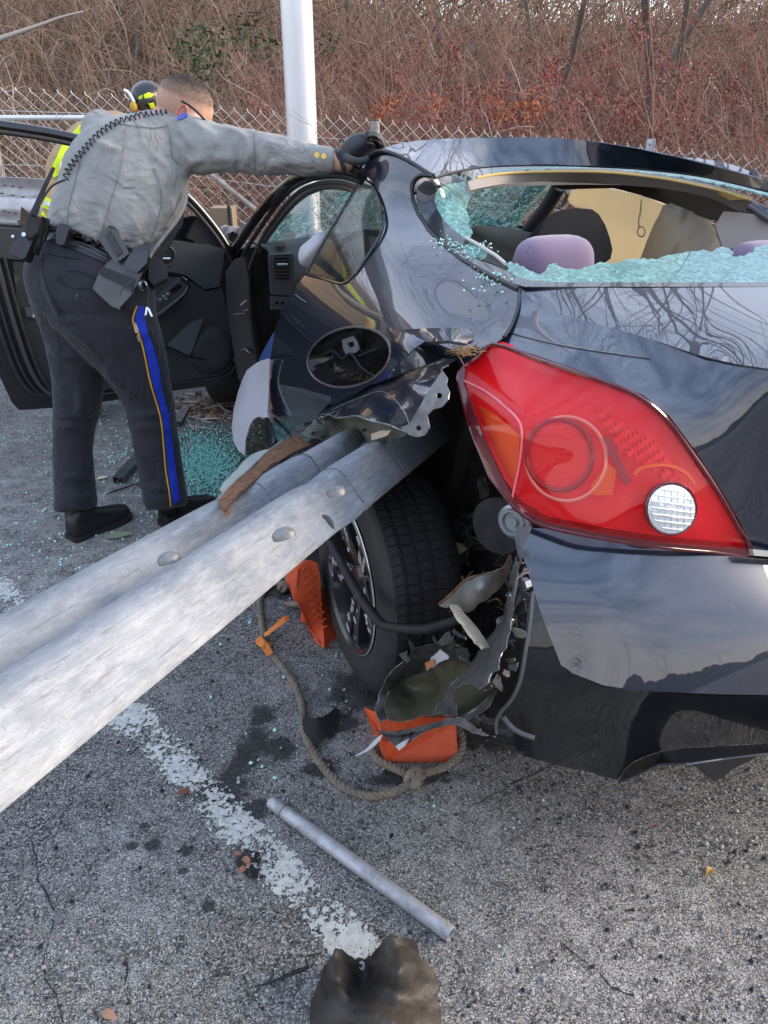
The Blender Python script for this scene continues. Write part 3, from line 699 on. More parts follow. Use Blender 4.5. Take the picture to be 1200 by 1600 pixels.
# --- tail lamp
LC = [(717, 581, 'y', .845), (771, 537, 'y', .785), (832, 559, 'y', .745), (962, 604, 'x', -.80), (1001, 622, 'x', -.825), (1040, 654, 'x', -.852), (1079, 706, 'x', -.878), (1118, 763, 'x', -.90), (1174, 867, 'x', -.925),
      (1027, 854, 'x', -.912), (940, 841, 'x', -.885), (853, 823, 'y', .805), (780, 763, 'y', .862), (745, 693, 'y', .868), (881, 726, 'x', -.805), (1047, 794, 'x', -.915), (814, 663, 'y', .835), (800, 780, 'y', .852), (960, 720, 'x', -.85)]
lamp_red = bpy.data.materials.new('red_lens')
def redlens():
    m = lamp_red; m.use_nodes = True; N, L = nodes(m); b = N['Principled BSDF']
    b.inputs['Base Color'].default_value = (.75, .006, .012, 1); b.inputs['Roughness'].default_value = .06; b.inputs['Coat Weight'].default_value = 1; b.inputs['Coat Roughness'].default_value = .02
    b.inputs['Alpha'].default_value = .20; b.inputs['Specular IOR Level'].default_value = .6
redlens()
lamp_dark = mat('dark_red_housing', (.10, .008, .014), .15, coat=.7)
refl = mat('red_reflector', (.95, .015, .02), .35, metal=.1, col2=(.80, .01, .015), noise_scale=10, bump=.0008, bump_scale=90)
orange_r = mat('orange_reflector', (.85, .16, .02), .35, metal=.2, bump=.001, bump_scale=200)
lamp_out = [(722, 574), (771, 539), (832, 560), (897, 582), (962, 605), (1001, 623), (1040, 655), (1079, 707), (1118, 764), (1150, 819), (1172, 866), (1113, 861), (1027, 853), (940, 840), (853, 822), (812, 799), (782, 763), (766, 745), (745, 693), (723, 620), (716, 588)]
SL = Surf(LC, .12)
class Deep:
    """the same surface a little further in"""
    def __init__(self, s, v): self.s = s; self.v = np.asarray(v, float)
    def at(self, xy): return self.s.at(xy)+self.v
lin = FW*.03-LF*.025
lens = panel('tail_lamp', lamp_out, SL, lamp_red, car, th=.003, sp=10)
hous = panel('lamp_housing', lamp_out, Deep(SL, lin), refl, lens, th=.004, sp=14)
def band(name, pts, surf, w, m, par, h=.006, closed=True):
    P = crs(pts, closed, 3); q = surf.at(P)
    if closed: q = np.vstack([q, q[:1]])
    return tube(name, q, w, m, par, 6, cap=not closed)
band('lamp_rim', [(718, 582), (745, 558), (771, 538), (832, 559), (897, 581), (962, 604), (1001, 622), (1040, 654), (1079, 706), (1118, 763), (1150, 818), (1173, 867), (1113, 862), (1027, 854), (940, 841), (853, 823), (811, 799), (781, 763), (745, 693), (722, 620)], SL, .0045, lamp_dark, lens)
panel('lamp_side_flange', [(717, 581), (730, 572), (728, 600), (742, 640), (762, 692), (784, 738), (803, 775), (816, 797), (808, 800), (780, 764), (766, 745), (745, 693), (723, 622)], Deep(SL, LF*.004), lamp_dark, lens, th=.004, sp=7)
panel('lamp_lower_flange', [(853, 815), (940, 833), (1027, 846), (1113, 854), (1160, 856), (1173, 867), (1113, 863), (1027, 855), (940, 842), (853, 824), (812, 800), (822, 800)], Deep(SL, -FW*.003), lamp_dark, lens, th=.004, sp=8)
def ring(name, cx, cy, rx, ry, w, m, par, surf, n=40): return band(name, ellipse(cx, cy, rx, ry, -8, 16), surf, w, m, par)
inn = Deep(SL, lin*.85)
ring('lamp_ring', 881, 728, 64, 67, .0035, mat('lamp_ring_mat', (1, .42, .30), .2, metal=.3), hous, inn)
ring('lamp_ring', 870, 722, 52, 56, .005, lamp_dark, hous, inn)
panel('lamp_bowl', ellipse(868, 722, 50, 54, -8, 24), Deep(SL, lin*.95), mat('fine_red_optic', (.85, .05, .05), .25, metal=.3, bump=.002, bump_scale=220), hous, th=.002, sp=12)
panel('lamp_side_optic', [(742, 640), (770, 655), (808, 690), (806, 720), (800, 765), (785, 740), (765, 700)], Deep(SL, lin*.7), orange_r, hous, th=.002, sp=10)
panel('lamp_orange_optic', [(920, 770), (948, 735), (962, 745), (955, 785), (925, 785)], Deep(SL, lin*.8), orange_r, hous, th=.002, sp=10)
# faceted block of small cells
fac = mat('faceted_optic', (.80, .012, .016), .18, metal=.5)
fac2 = mat('faceted_optic_bright', (.96, .025, .025), .18, metal=.2)
for i in range(8):
    for j in range(6):
        u, v = i/8, j/6; a = np.array([925, 640])*(1-u)+np.array([1035, 720])*u; x = a[0]+v*-8+j*9; y = a[1]+j*13-i*1.5
        if 915 < x < 1070 and not (x > 1040 and y < 680):
            panel('lamp_facet', [(x, y), (x+10, y+3), (x+11, y+11), (x+1, y+9)], Deep(SL, lin*(.75+.12*((i+j) % 2))), fac2 if (i*3+j*5) % 3 else fac, hous, th=.003, sp=14)
panel('lamp_dark_rib', [(940, 690), (950, 688), (985, 760), (975, 768)], Deep(SL, lin*.6), lamp_dark, hous, th=.004, sp=10)
band('lamp_arc', [(990, 748), (1000, 738), (1020, 733), (1045, 733), (1070, 744), (1085, 762)], Deep(SL, lin*.4), .004, orange_r, hous, closed=False)
band('lamp_crease', [(724, 594), (760, 612), (795, 640), (814, 663), (816, 690), (812, 725), (806, 755), (800, 782)], Deep(SL, LF*.001), .0025, mat('lens_edge', (.75, .12, .14), .08, coat=1), lens, closed=False)
# clear reversing lamp
clearm = mat('clear_lens', (.85, .88, .88), .06, metal=.4, coat=1, bump=.003, bump_scale=45)
ring('reverse_lamp_rim', 1047, 794, 39, 40, .003, lamp_dark, lens, Deep(SL, -FW*.002))
rev = panel('reverse_lamp', ellipse(1047, 794, 37, 38, -8, 24), Deep(SL, -FW*.004), clearm, lens, th=.002, sp=10)
for i in range(-3, 4):
    h = math.sqrt(max(0, 34**2-(i*10)**2)); y = 794+i*10
    band('lamp_flute', [(1047-h, y-h*.12), (1047, y), (1047+h, y+h*.12)], Deep(SL, -FW*.006), .0016, clearm, rev, closed=False)
    # and the upright ribs
    band('lamp_flute', [(1047+i*10, 794-h*.95), (1047+i*10, 794+h*.95)], Deep(SL, -FW*.005), .001, clearm, rev, closed=False)

# --- rear bumper
BC = [(808, 824, 'y', .84), (815, 857, 'y', .848), (833, 919, 'y', .85), (855, 985, 'y', .842), (877, 1040, 'y', .825), (900, 835, 'x', -.83), (943, 844, 'x', -.865), (1053, 860, 'x', -.905), (1127, 868, 'x', -.925), (1250, 880, 'x', -.945),
      (943, 1071, 'x', -.99), (1053, 1082, 'x', -1.035), (1200, 1086, 'x', -1.07), (1250, 1087, 'x', -1.08), (950, 950, 'x', -.94), (1060, 970, 'x', -.985), (1220, 980, 'x', -1.025)]
LCs = 0
bumper = panel('rear_bumper', [(808, 824), (852, 826), (943, 843), (1053, 859), (1127, 867), (1200, 874), (1250, 878), (1250, 1087), (1200, 1086), (1130, 1085), (1053, 1082), (1000, 1079), (943, 1071), (905, 1056), (877, 1040), (866, 1012), (855, 985), (843, 952), (833, 919), (822, 885), (817, 868), (812, 846)], Surf(BC, .25), paint, car, th=.004, sp=10)
BL = [(833, 919, 'y', .85), (855, 985, 'y', .842), (877, 1040, 'y', .825), (943, 1071, 'x', -.99), (1053, 1082, 'x', -1.035), (1200, 1086, 'x', -1.07), (1250, 1087, 'x', -1.08), (824, 960, 'y', .87), (818, 1010, 'y', .885), (812, 1064, 'y', .89), (789, 1110, 'y', .895), (776, 1136, 'y', .895), (793, 1172, 'y', .88),
      (852, 1190, 'y', .83), (918, 1204, 'x', -.955), (965, 1221, 'x', -.985), (1031, 1192, 'x', -1.0), (1200, 1166, 'x', -1.00), (1250, 1160, 'x', -1.01), (900, 1120, 'x', -.955), (1060, 1140, 'x', -.99)]
blow = panel('bumper_lower_skin', [(833, 921), (843, 953), (855, 986), (866, 1013), (877, 1041), (905, 1057), (943, 1073), (1000, 1080), (1053, 1084), (1130, 1087), (1200, 1088), (1250, 1089), (1250, 1158), (1200, 1161), (1128, 1165), (1070, 1168), (1031, 1174), (1010, 1181), (990, 1190), (975, 1203), (965, 1219), (940, 1212), (918, 1205), (884, 1199), (852, 1190), (820, 1182), (793, 1171), (779, 1154), (775, 1136), (779, 1122), (789, 1110), (803, 1094), (812, 1066), (817, 1030), (821, 994), (825, 950), (829, 928)], BL, mat('bumper_paint_dark_reflection', (.008, .009, .011), .3, coat=.8, coatr=.04, col2=(.012, .013, .015), noise_scale=30, rough2=.4, spec=.15), bumper, th=.004, sp=10)  # body paint darkened and dulled: the ground's dark reflection is put into the colour
BV = [(1031, 1174, 'x', -.99), (1250, 1158, 'x', -1.01), (1250, 1176, 'x', -1.115), (1031, 1196, 'x', -1.055), (965, 1222, 'x', -.99)]
panel('bumper_lip', [(975, 1204), (990, 1191), (1010, 1182), (1031, 1175), (1070, 1169), (1128, 1166), (1250, 1159), (1250, 1172), (1200, 1176), (1127, 1185), (1079, 1192), (1031, 1193), (995, 1210), (965, 1222)], BV, paint, bumper, th=.003, sp=9)
panel('exhaust_trim', [(1079, 1190), (1127, 1183), (1200, 1172), (1170, 1190), (1145, 1201), (1130, 1215), (1116, 1221), (1100, 1210)], [(1079, 1190, 'x', -.98), (1200, 1172, 'x', -.99), (1116, 1221, 'x', -.93), (1145, 1201, 'x', -.95)], blackplas, bumper, th=.006, sp=9)
edge_strip('bumper_cut_edge', [(832, 924), (828, 970), (821, 1015), (813, 1062), (800, 1092), (783, 1112), (776, 1128), (777, 1146)], BL, .004, mat('grey_cut_edge', (.12, .12, .125), .35), bumper)
edge_strip('bumper_scuff', [(786, 1118), (800, 1135), (818, 1146), (836, 1152)], BL, .006, mat('grey_cut_edge'), bumper)
panel('number_plate_light_cover', [(1176, 858), (1250, 866), (1250, 874), (1178, 868)], [(1176, 858, 'x', -.95), (1250, 866, 'x', -.96), (1178, 868, 'x', -.955)], mat('pale_grey_plastic', (.33, .33, .31), .5), bumper, th=.01, sp=9)
# chipped corner tab and bolts
panel('bumper_tab', [(806, 823), (830, 822), (822, 845), (818, 858), (831, 866), (829, 872), (816, 868), (812, 880), (808, 862), (804, 840)], [(806, 823, 'y', .85), (830, 822, 'y', .85), (812, 880, 'y', .862)], mat('galvanised_flange'), bumper, th=.002, sp=5)

# --- rear wheel, pushed out of its arch
WC = cw(-.085, .945, .335); WAX = norm(LF+np.array([0, 0, .02])); R_T = .335
tyre_m = bpy.data.materials.new('tyre_rubber'); tyre_m.use_nodes = True
def tyremat():
    N, L = nodes(tyre_m); b = N['Principled BSDF']; b.inputs['Base Color'].default_value = (.018, .018, .019, 1); b.inputs['Roughness'].default_value = .58
    t = N.new('ShaderNodeTexCoord'); n = N.new('ShaderNodeTexNoise'); n.inputs['Scale'].default_value = 40; n.inputs['Detail'].default_value = 6; L.new(t.outputs['Object'], n.inputs[0])
    r = N.new('ShaderNodeMix'); r.data_type = 'RGBA'; r.inputs[6].default_value = (.013, .013, .014, 1); r.inputs[7].default_value = (.042, .042, .043, 1); L.new(n.outputs[0], r.inputs[0]); L.new(r.outputs[2], b.inputs['Base Color'])
tyremat()
wheel = thing('wheel', None, None); wheel.parent = car; WM[wheel.name] = WM[car.name]
def wobj(name, g, m, par, sharp=35): return obj(name, g[0], g[1], m, par, sharp=sharp)
tw = .215
def grooved():
    pr = [(.212, -.008), (.225, -.002), (.26, .006), (.295, .004), (.318, -.006), (.329, -.018)]
    z = -.018
    for gx in (-.05, -.088, -.128, -.167):
        pr += [(.333 if True else 0, gx+.0055), (.325, gx+.004), (.325, gx-.004), (.334, gx-.0055)]
    pr += [(.329, -tw+.02), (.318, -tw+.006), (.295, -tw-.004), (.26, -tw-.006), (.225, -tw), (.212, -tw+.01)]
    return pr
tyre = wobj('tyre', lathe(WC, WAX, grooved(), 96), tyre_m, wheel, 30)
# sipes: thin dark cuts across each rib
sv, sf = [], []
for k in range(84):
    a = 2*math.pi*k/84
    u = norm(np.cross(WAX, [0, 0, 1.])); w_ = np.cross(WAX, u)
    for h0, h1, sh in ((-.022, -.046, .012), (-.056, -.083, -.006), (-.094, -.122, .006), (-.134, -.161, -.008), (-.173, -.2, .014)):
        P = [WC+WAX*h+(u*math.cos(a+da)+w_*math.sin(a+da))*.3345 for h, da in ((h0, 0), ((h0+h1)/2, sh*.7), (h1, sh))]
        g = tubeg(P, .0011, 4); n0 = sum(len(v) for v in sv); sv.append(g[0]); sf += [tuple(i+n0 for i in q) for q in g[1]]
sip = obj('tread_cuts', np.vstack(sv), sf, mat('cut_black', (.004, .004, .004), 1.), tyre); tag(sip, kind='stuff')
rimp = mat('black_rim_paint', (.022, .022, .024), .32, coat=.6, coatr=.1, bump=.001, bump_scale=60)
chip = mat('bare_alloy_chip', (.72, .74, .76), .35, metal=.5)
rim = wobj('rim', lathe(WC, WAX, [(.214, -.001), (.221, .005), (.216, .008), (.206, .0), (.202, -.02), (.196, -.06), (.19, -.15), (.205, -tw+.02)], 64), rimp, wheel)
band_ = lathe(WC, WAX, [(.2215, .0045), (.2235, .003), (.2235, .001)], 64); wobj('rim_edge_scrape', band_, chip, rim)
wobj('hub', lathe(WC, WAX, [(.001, -.022), (.028, -.022), (.034, -.03), (.05, -.045), (.06, -.06)], 32), rimp, rim)
def spoke(a, w0, w1):
    u = norm(np.cross(WAX, [0, 0, 1.])); w_ = np.cross(WAX, u); V = []
    for r, h, w in ((.035, -.034, w0), (.09, -.022, w0*.8), (.15, -.010, w1*.85), (.205, -.004, w1)):
        d = u*math.cos(a)+w_*math.sin(a); e = -u*math.sin(a)+w_*math.cos(a)
        V += [WC+WAX*(h-.004)+d*r-e*w, WC+WAX*h+d*r-e*w*.7, WC+WAX*h+d*r+e*w*.7, WC+WAX*(h-.004)+d*r+e*w, WC+WAX*(h-.045)+d*r+e*w, WC+WAX*(h-.045)+d*r-e*w]
    F_ = [(i*6+j, i*6+(j+1) % 6, (i+1)*6+(j+1) % 6, (i+1)*6+j) for i in range(3) for j in range(6)]+[tuple(range(6))[::-1], tuple(range(18, 24))]
    return np.array(V), F_
for k in range(5):
    for s_ in (-.17, .17): wobj('spoke', spoke(2*math.pi*k/5+.35+s_, .014, .02), rimp, rim, 40)
rr = np.random.default_rng(5)
for k in range(95):     # flaked paint on the rim
    a = rr.uniform(0, 2*math.pi); u = norm(np.cross(WAX, [0, 0, 1.])); w_ = np.cross(WAX, u)
    s0 = 0; kk = round((a-.35)/(2*math.pi/5)); a = 2*math.pi*kk/5+.35+rr.choice([-.17, .17])+rr.uniform(-.05, .05); r = rr.uniform(.06, .2)
    h = np.interp(r, [.035, .09, .15, .205], [-.034, -.022, -.010, -.004])+.0012
    d = u*math.cos(a)+w_*math.sin(a); c_ = WC+WAX*h+d*r; n = 7; s0 = rr.uniform(.004, .016)
    pts = [c_+(u*math.cos(t)+w_*math.sin(t))*s0*rr.uniform(.5, 1.2)*np.array([1, 1, 1]) for t in np.linspace(0, 6.28, n, endpoint=False)]
    obj('paint_chip', pts, [tuple(range(n))], chip, rim, smooth=False)
wobj('brake_disc', discg(WC-WAX*.12, WAX, .15, .02, 32), mat('brake_iron', (.12, .10, .09), .45, metal=.8), wheel)

# --- torn wheel arch: bent sheets, hose, mount
VO = [(560, 690, 'y', .62), (800, 640, 'y', .62), (830, 930, 'y', .62), (640, 1100, 'y', .62), (700, 850, 'y', .5)]
void = panel('wheel_housing', [(455, 700), (520, 640), (640, 600), (700, 560), (760, 540), (850, 700), (860, 820), (850, 960), (860, 1100), (800, 1130), (760, 1120), (690, 1110), (600, 1000), (520, 800)], VO, darkvoid, car, th=.01, sp=16, disp=lambda x, y: .02*math.sin(x*.07)*math.sin(y*.06))
bright_edge = mat('fresh_torn_edge')
def sheet(name, pts, ctrl, m, th=.0015, sp=6, j=.8, seed=1, wav=.004, par=car, label=None, edge=.4):
    q = jag(pts, j, 7, True, seed) if j else np.array(pts, float)
    s = Surf(ctrl); r_ = np.random.default_rng(seed+100); ks = [(r_.uniform(-.12, .12), r_.uniform(-.12, .12), r_.uniform(0, 6)) for _ in range(4)]
    base_d = lambda x, y: wav*(math.sin(x*.13+y*.07+seed)+math.sin((y-x)*.11+seed*2))+wav*.9*sum(abs(math.sin(a*x+b_*y+c)) for a, b_, c in ks)
    if edge and th < .003:      # bright bare metal along the fresh tear
        n = len(q); i0 = r_.integers(0, n); m_ = int(n*edge); pts2 = np.array([q[(i0+i) % n] for i in range(m_+1)])
        V = s.at(pts2); d = np.array([base_d(x, y) for x, y in pts2]); r0 = V-C0; V = V+r0/np.linalg.norm(r0, axis=1)[:, None]*d[:, None]
        tube('torn_edge', V, r_.uniform(.0009, .0016), bright_edge, par, 5)
    return panel(name, q, s, m, par, th=th, sp=sp, disp=base_d, label=label)
olive = mat('olive_inner_sheet', (.17, .165, .105), .35, metal=.2, col2=(.10, .095, .06), noise_scale=12, rough2=.6, coat=.3)
olive_l = mat('pale_olive_sheet', (.24, .245, .19), .5, metal=.2, col2=(.16, .16, .12), noise_scale=15)
torn_m = mat('torn_sheet', (.19, .185, .17), .45, metal=.4, col2=(.07, .07, .068), noise_scale=22, rough2=.7)
dk_sheet = mat('dark_torn_sheet', (.04, .042, .045), .35, metal=.3, col2=(.11, .11, .11), noise_scale=25, rough2=.7)
sheet('torn_bumper_liner', [(608, 1078), (622, 1066), (636, 1058), (650, 1052), (667, 1048), (682, 1040), (699, 1032), (716, 1032), (732, 1037), (748, 1055), (770, 1060), (772, 1080), (757, 1094), (745, 1104), (730, 1116), (716, 1121), (697, 1118), (678, 1116), (655, 1120), (636, 1127), (620, 1127), (608, 1123), (600, 1104)],
      [(608, 1078, 'y', .95), (667, 1048, 'y', .86), (732, 1037, 'y', .86), (690, 1080, 'y', .86), (650, 1095, 'y', .89), (757, 1094, 'y', .92), (716, 1121, 'y', .98), (636, 1127, 'y', 1.0), (600, 1104, 'y', .99)], olive, wav=.003)
sheet('torn_rim', [(586, 1108), (594, 1080), (603, 1062), (611, 1050), (624, 1038), (636, 1029), (650, 1014), (664, 1008), (682, 1006), (699, 1004), (716, 1012), (730, 1028), (736, 1038), (716, 1034), (699, 1033), (682, 1042), (667, 1050), (650, 1054), (636, 1060), (622, 1068), (608, 1080), (600, 1104), (606, 1124), (594, 1128)],
      [(586, 1108, 'y', 1.01), (611, 1050, 'y', .97), (664, 1008, 'y', .93), (730, 1028, 'y', .9), (699, 1033, 'y', .87), (636, 1060, 'y', .91), (600, 1104, 'y', .99), (594, 1128, 'y', 1.02)], dk_sheet, seed=2)
sheet('chipped_flap', [(672, 1028), (690, 1014), (702, 1020), (700, 1030), (686, 1036), (676, 1044), (668, 1044)], [(672, 1028, 'y', .925), (702, 1020, 'y', .925), (668, 1044, 'y', .925)], mat('white_primer_chip', (.6, .62, .66), .5), seed=3, wav=.002, j=1.2)
sheet('orange_flap', [(664, 1036), (676, 1030), (680, 1038), (668, 1048)], [(664, 1036, 'y', .935), (676, 1030, 'y', .93), (668, 1048, 'y', .93)], mat('orange_primer', (.6, .25, .1), .6), seed=4, wav=0, j=.6)
sheet('curled_strip', [(806, 870), (810, 885), (806, 915), (802, 950), (798, 985), (790, 1012), (780, 1032), (779, 1047), (768, 1052), (762, 1066), (749, 1076), (741, 1070), (724, 1068), (712, 1076), (704, 1082), (701, 1078), (713, 1062), (730, 1048), (737, 1034), (755, 1010), (772, 985), (786, 964), (793, 930), (797, 895)],
      [(806, 870, 'y', .87), (802, 950, 'y', .93), (780, 1032, 'y', .97), (749, 1076, 'y', 1.0), (704, 1082, 'y', .98), (755, 1010, 'y', .9), (786, 964, 'y', .89), (797, 895, 'y', .86)], torn_m, seed=5)
sheet('folded_flap', [(685, 945), (697, 934), (706, 927), (718, 914), (730, 906), (742, 901), (755, 899), (772, 893), (786, 889), (797, 868), (800, 880), (792, 905), (776, 924), (762, 936), (748, 945), (738, 955), (728, 958), (718, 950), (709, 945), (698, 950)],
      [(685, 945, 'y', .97), (730, 906, 'y', .93), (797, 868, 'y', .84), (776, 924, 'y', .86), (728, 958, 'y', .93), (750, 920, 'y', .95)], greyprimer, seed=6)
edge_strip('rust_edge', [(686, 944), (706, 927), (730, 905), (755, 898), (785, 889), (797, 869)], [(685, 945, 'y', .975), (730, 906, 'y', .935), (797, 868, 'y', .845), (755, 898, 'y', .9)], .0028, rustm, car)
sheet('bent_brace', [(704, 944), (716, 946), (726, 958), (738, 972), (750, 986), (760, 1000), (767, 1012), (757, 1012), (746, 1002), (736, 990), (724, 974), (713, 960)], [(704, 944, 'y', .965), (767, 1012, 'y', .93), (757, 1012, 'y', .95), (716, 946, 'y', .95)], beigeplas, seed=7, wav=.002, th=.006)
sheet('lower_shred', [(587, 1141), (610, 1142), (640, 1138), (668, 1132), (685, 1127), (700, 1124), (716, 1120), (732, 1128), (745, 1140), (764, 1149), (750, 1148), (730, 1140), (712, 1132), (694, 1134), (676, 1138), (650, 1143), (620, 1148), (598, 1147)],
      [(587, 1141, 'y', 1.04), (640, 1138, 'y', 1.03), (716, 1120, 'y', 1.02), (764, 1149, 'y', 1.02), (650, 1143, 'y', 1.05)], torn_m, seed=8)
sheet('pointed_shred', [(594, 1145), (620, 1149), (650, 1140), (672, 1136), (650, 1152), (634, 1164), (624, 1171), (612, 1160), (602, 1152)], [(594, 1145, 'y', 1.03), (672, 1136, 'y', 1.02), (624, 1171, 'y', 1.06)], dk_sheet, seed=9, wav=.002)
sheet('white_tip', [(618, 1166), (630, 1158), (638, 1154), (634, 1163), (624, 1172)], [(618, 1166, 'y', 1.062), (638, 1154, 'y', 1.05), (624, 1172, 'y', 1.065)], mat('white_primer_chip'), seed=9, wav=.0, j=.4)
sheet('thin_shred', [(548, 1184), (562, 1176), (576, 1166), (590, 1152), (597, 1148), (594, 1156), (580, 1170), (566, 1178)], [(548, 1184, 'y', 1.08), (597, 1148, 'y', 1.04), (580, 1170, 'y', 1.06)], mat('white_primer_chip'), seed=10, wav=.002, j=.5)
sheet('standing_shred', [(676, 1117), (684, 1100), (694, 1088), (700, 1076), (706, 1082), (712, 1100), (714, 1120), (700, 1118), (690, 1113)], [(676, 1117, 'y', .98), (700, 1076, 'y', .98), (714, 1120, 'y', 1.0)], dk_sheet, seed=11)
sheet('liner_edge_shred', [(716, 1121), (740, 1112), (757, 1096), (772, 1078), (780, 1072), (770, 1092), (764, 1104), (748, 1116), (732, 1124)], [(716, 1121, 'y', .99), (780, 1072, 'y', .9), (757, 1096, 'y', .95), (748, 1116, 'y', .98)], torn_m, seed=12)
sheet('inner_liner', [(755, 1000), (800, 960), (812, 900), (828, 925), (822, 990), (814, 1060), (790, 1105), (770, 1110), (758, 1080), (772, 1040)], [(755, 1000, 'y', .72), (812, 900, 'y', .74), (814, 1060, 'y', .76), (770, 1110, 'y', .76)], darkvoid, seed=13, th=.004)
sheet('strut_cover', [(700, 842), (722, 848), (730, 862), (728, 868), (712, 864)], [(700, 842, 'y', .66), (730, 862, 'y', .66), (712, 864, 'y', .67)], beigeplas, seed=14, wav=0)
# brackets and bolts by the bumper edge
bp_ = lambda a, b, v: K(a, b, 'y', v)
for i, (a, b) in enumerate(((825, 911), (788, 971))):
    v, f = discg(bp_(a, b, .87), LF+RV*.3, .011, .012, 6); obj('bolt', v, f, steel, car, smooth=False)
tube('bolt_shank', [bp_(803, 896, .86), bp_(823, 909, .87)], .004, steel, car, 8)
sheet('bumper_bracket', [(812, 922), (826, 928), (824, 942), (814, 956), (806, 958), (804, 950)], [(812, 922, 'y', .865), (824, 942, 'y', .862), (804, 950, 'y', .868)], steel, seed=15, wav=0, j=.3, th=.004)
sheet('bumper_bracket', [(808, 962), (820, 956), (824, 966), (818, 988), (806, 994), (798, 984)], [(808, 962, 'y', .865), (820, 956, 'y', .865), (806, 994, 'y', .87)], torn_m, seed=16, wav=0, j=.3, th=.004)
tube('brake_hose', [bp_(508, 836, .98), bp_(520, 856, .99), bp_(540, 892, 1.0), bp_(560, 928, 1.005), bp_(580, 956, 1.0), bp_(598, 976, .985), bp_(630, 982, .955), bp_(664, 983, .93), bp_(695, 975, .90), bp_(722, 966, .88)], [.008, .011, .0125, .013, .0125, .0125, .011, .011, .011, .0105], rubber, car, 12, smooth_n=4)
mc = bp_(778, 822, .80); max_ = norm(LF*.9-FW*.5+UPV*.1)
for k, (dz, r) in enumerate(((-.018, .056), (-.006, .06))):
    v, f = discg(mc+max_*dz, max_, r, .008, 40); obj('rubber_mount', v, f, rubber, car, sharp=40)
v, f = lathe(bp_(803, 815, .815), max_, [(.0005, .008), (.010, .008), (.011, .002), (.018, .003), (.021, .010), (.026, .010), (.028, .004), (.034, .002), (.035, -.006)], 32); obj('spring_cup', v, f, mat('zinc_metal', (.38, .42, .44), .35, metal=.8), car, sharp=40)
v, f = lathe(bp_(803, 815, .812), max_, [(.019, -.004), (.0225, 0), (.026, -.004)], 32); obj('spring_cup_ring', v, f, rubber, car)
# rubble of bent braces and wires in the dark of the arch
r3 = np.random.default_rng(9)
for k in range(16):
    a = np.array([r3.uniform(660, 790), r3.uniform(690, 900)]); t = r3.uniform(-.9, .2); l = r3.uniform(20, 60)
    p0, p1, p2 = K(a[0], a[1], 'y', .66), K(a[0]+l*.5*math.cos(t), a[1]+l*.5*math.sin(t)+r3.uniform(-8, 8), 'y', .68), K(a[0]+l*math.cos(t), a[1]+l*math.sin(t), 'y', .65)
    tube('bent_strut', [p0, p1, p2], r3.uniform(.002, .009), [darkvoid, dk_sheet, rubber][k % 3], car, 6, smooth_n=3)
for k in range(7):
    a = np.array([r3.uniform(670, 780), r3.uniform(700, 880)]); q = a+r3.uniform(-22, 22, (6, 2)); q = q[np.argsort(np.arctan2(*(q-q.mean(0)).T))]
    sheet('crushed_scrap', q.tolist(), [(a[0]-20, a[1], 'y', .67), (a[0]+20, a[1]+10, 'y', .66), (a[0], a[1]-20, 'y', .69)], dk_sheet, seed=20+k)
mats_ = [dk_sheet, torn_m, olive, greyprimer, dk_sheet, darkvoid]
line = crs([(806, 884), (804, 920), (800, 960), (806, 1000), (796, 1040), (776, 1076)], False, 3); line2 = crs([(604, 1060), (622, 1036), (650, 1012), (690, 1002), (724, 1014), (748, 1050), (770, 1066)], False, 3)
for k in range(34):
    L3 = line if k % 2 else line2; a = L3[r3.integers(0, len(L3))]+r3.normal(size=2)*7; nn_ = r3.integers(6, 9); th_ = np.sort(r3.uniform(0, 6.28, nn_)); ln = r3.uniform(8, 24); wd = r3.uniform(3, 10); ro = r3.uniform(0, 3.14)
    q = [(a[0]+ln*math.cos(t)*math.cos(ro)*r3.uniform(.4, 1)-wd*math.sin(t)*math.sin(ro), a[1]+ln*math.cos(t)*math.sin(ro)*r3.uniform(.4, 1)+wd*math.sin(t)*math.cos(ro)) for t in th_]
    y0 = r3.uniform(.86, .97); sheet('torn_scrap', q, [(a[0]-20, a[1], 'y', y0+r3.normal()*.03), (a[0]+20, a[1]+5, 'y', y0+r3.normal()*.03), (a[0], a[1]-20, 'y', y0+r3.normal()*.03)], mats_[k % 6], seed=50+k, wav=.003, edge=.35, sp=5)
for k in range(12):
    a = np.array([r3.uniform(700, 800), r3.uniform(880, 1000)]); t = r3.uniform(-1.5, 1.5); l = r3.uniform(16, 46)
    tube('torn_wire', [K(a[0], a[1], 'y', .86), K(a[0]+l*.5*math.cos(t)+r3.uniform(-8, 8), a[1]+l*.5*math.sin(t)+r3.uniform(-8, 8), 'y', .90), K(a[0]+l*math.cos(t), a[1]+l*math.sin(t), 'y', .88)], r3.uniform(.0012, .003), [rubber, darkvoid, rustm][k % 3], car, 6, smooth_n=4)
box('wheel_well_liner', cw(-.05, .60, .66), (.9, .03, .56), darkvoid, car, [FW, LF, UPV])
v, f = tubeg(crs(np.array([bp_(x, y, .62) for x, y in ((745, 640), (730, 700), (715, 760), (700, 820), (690, 880))]), False, 4), .03, 14); obj('strut', v, f, darkvoid, car)

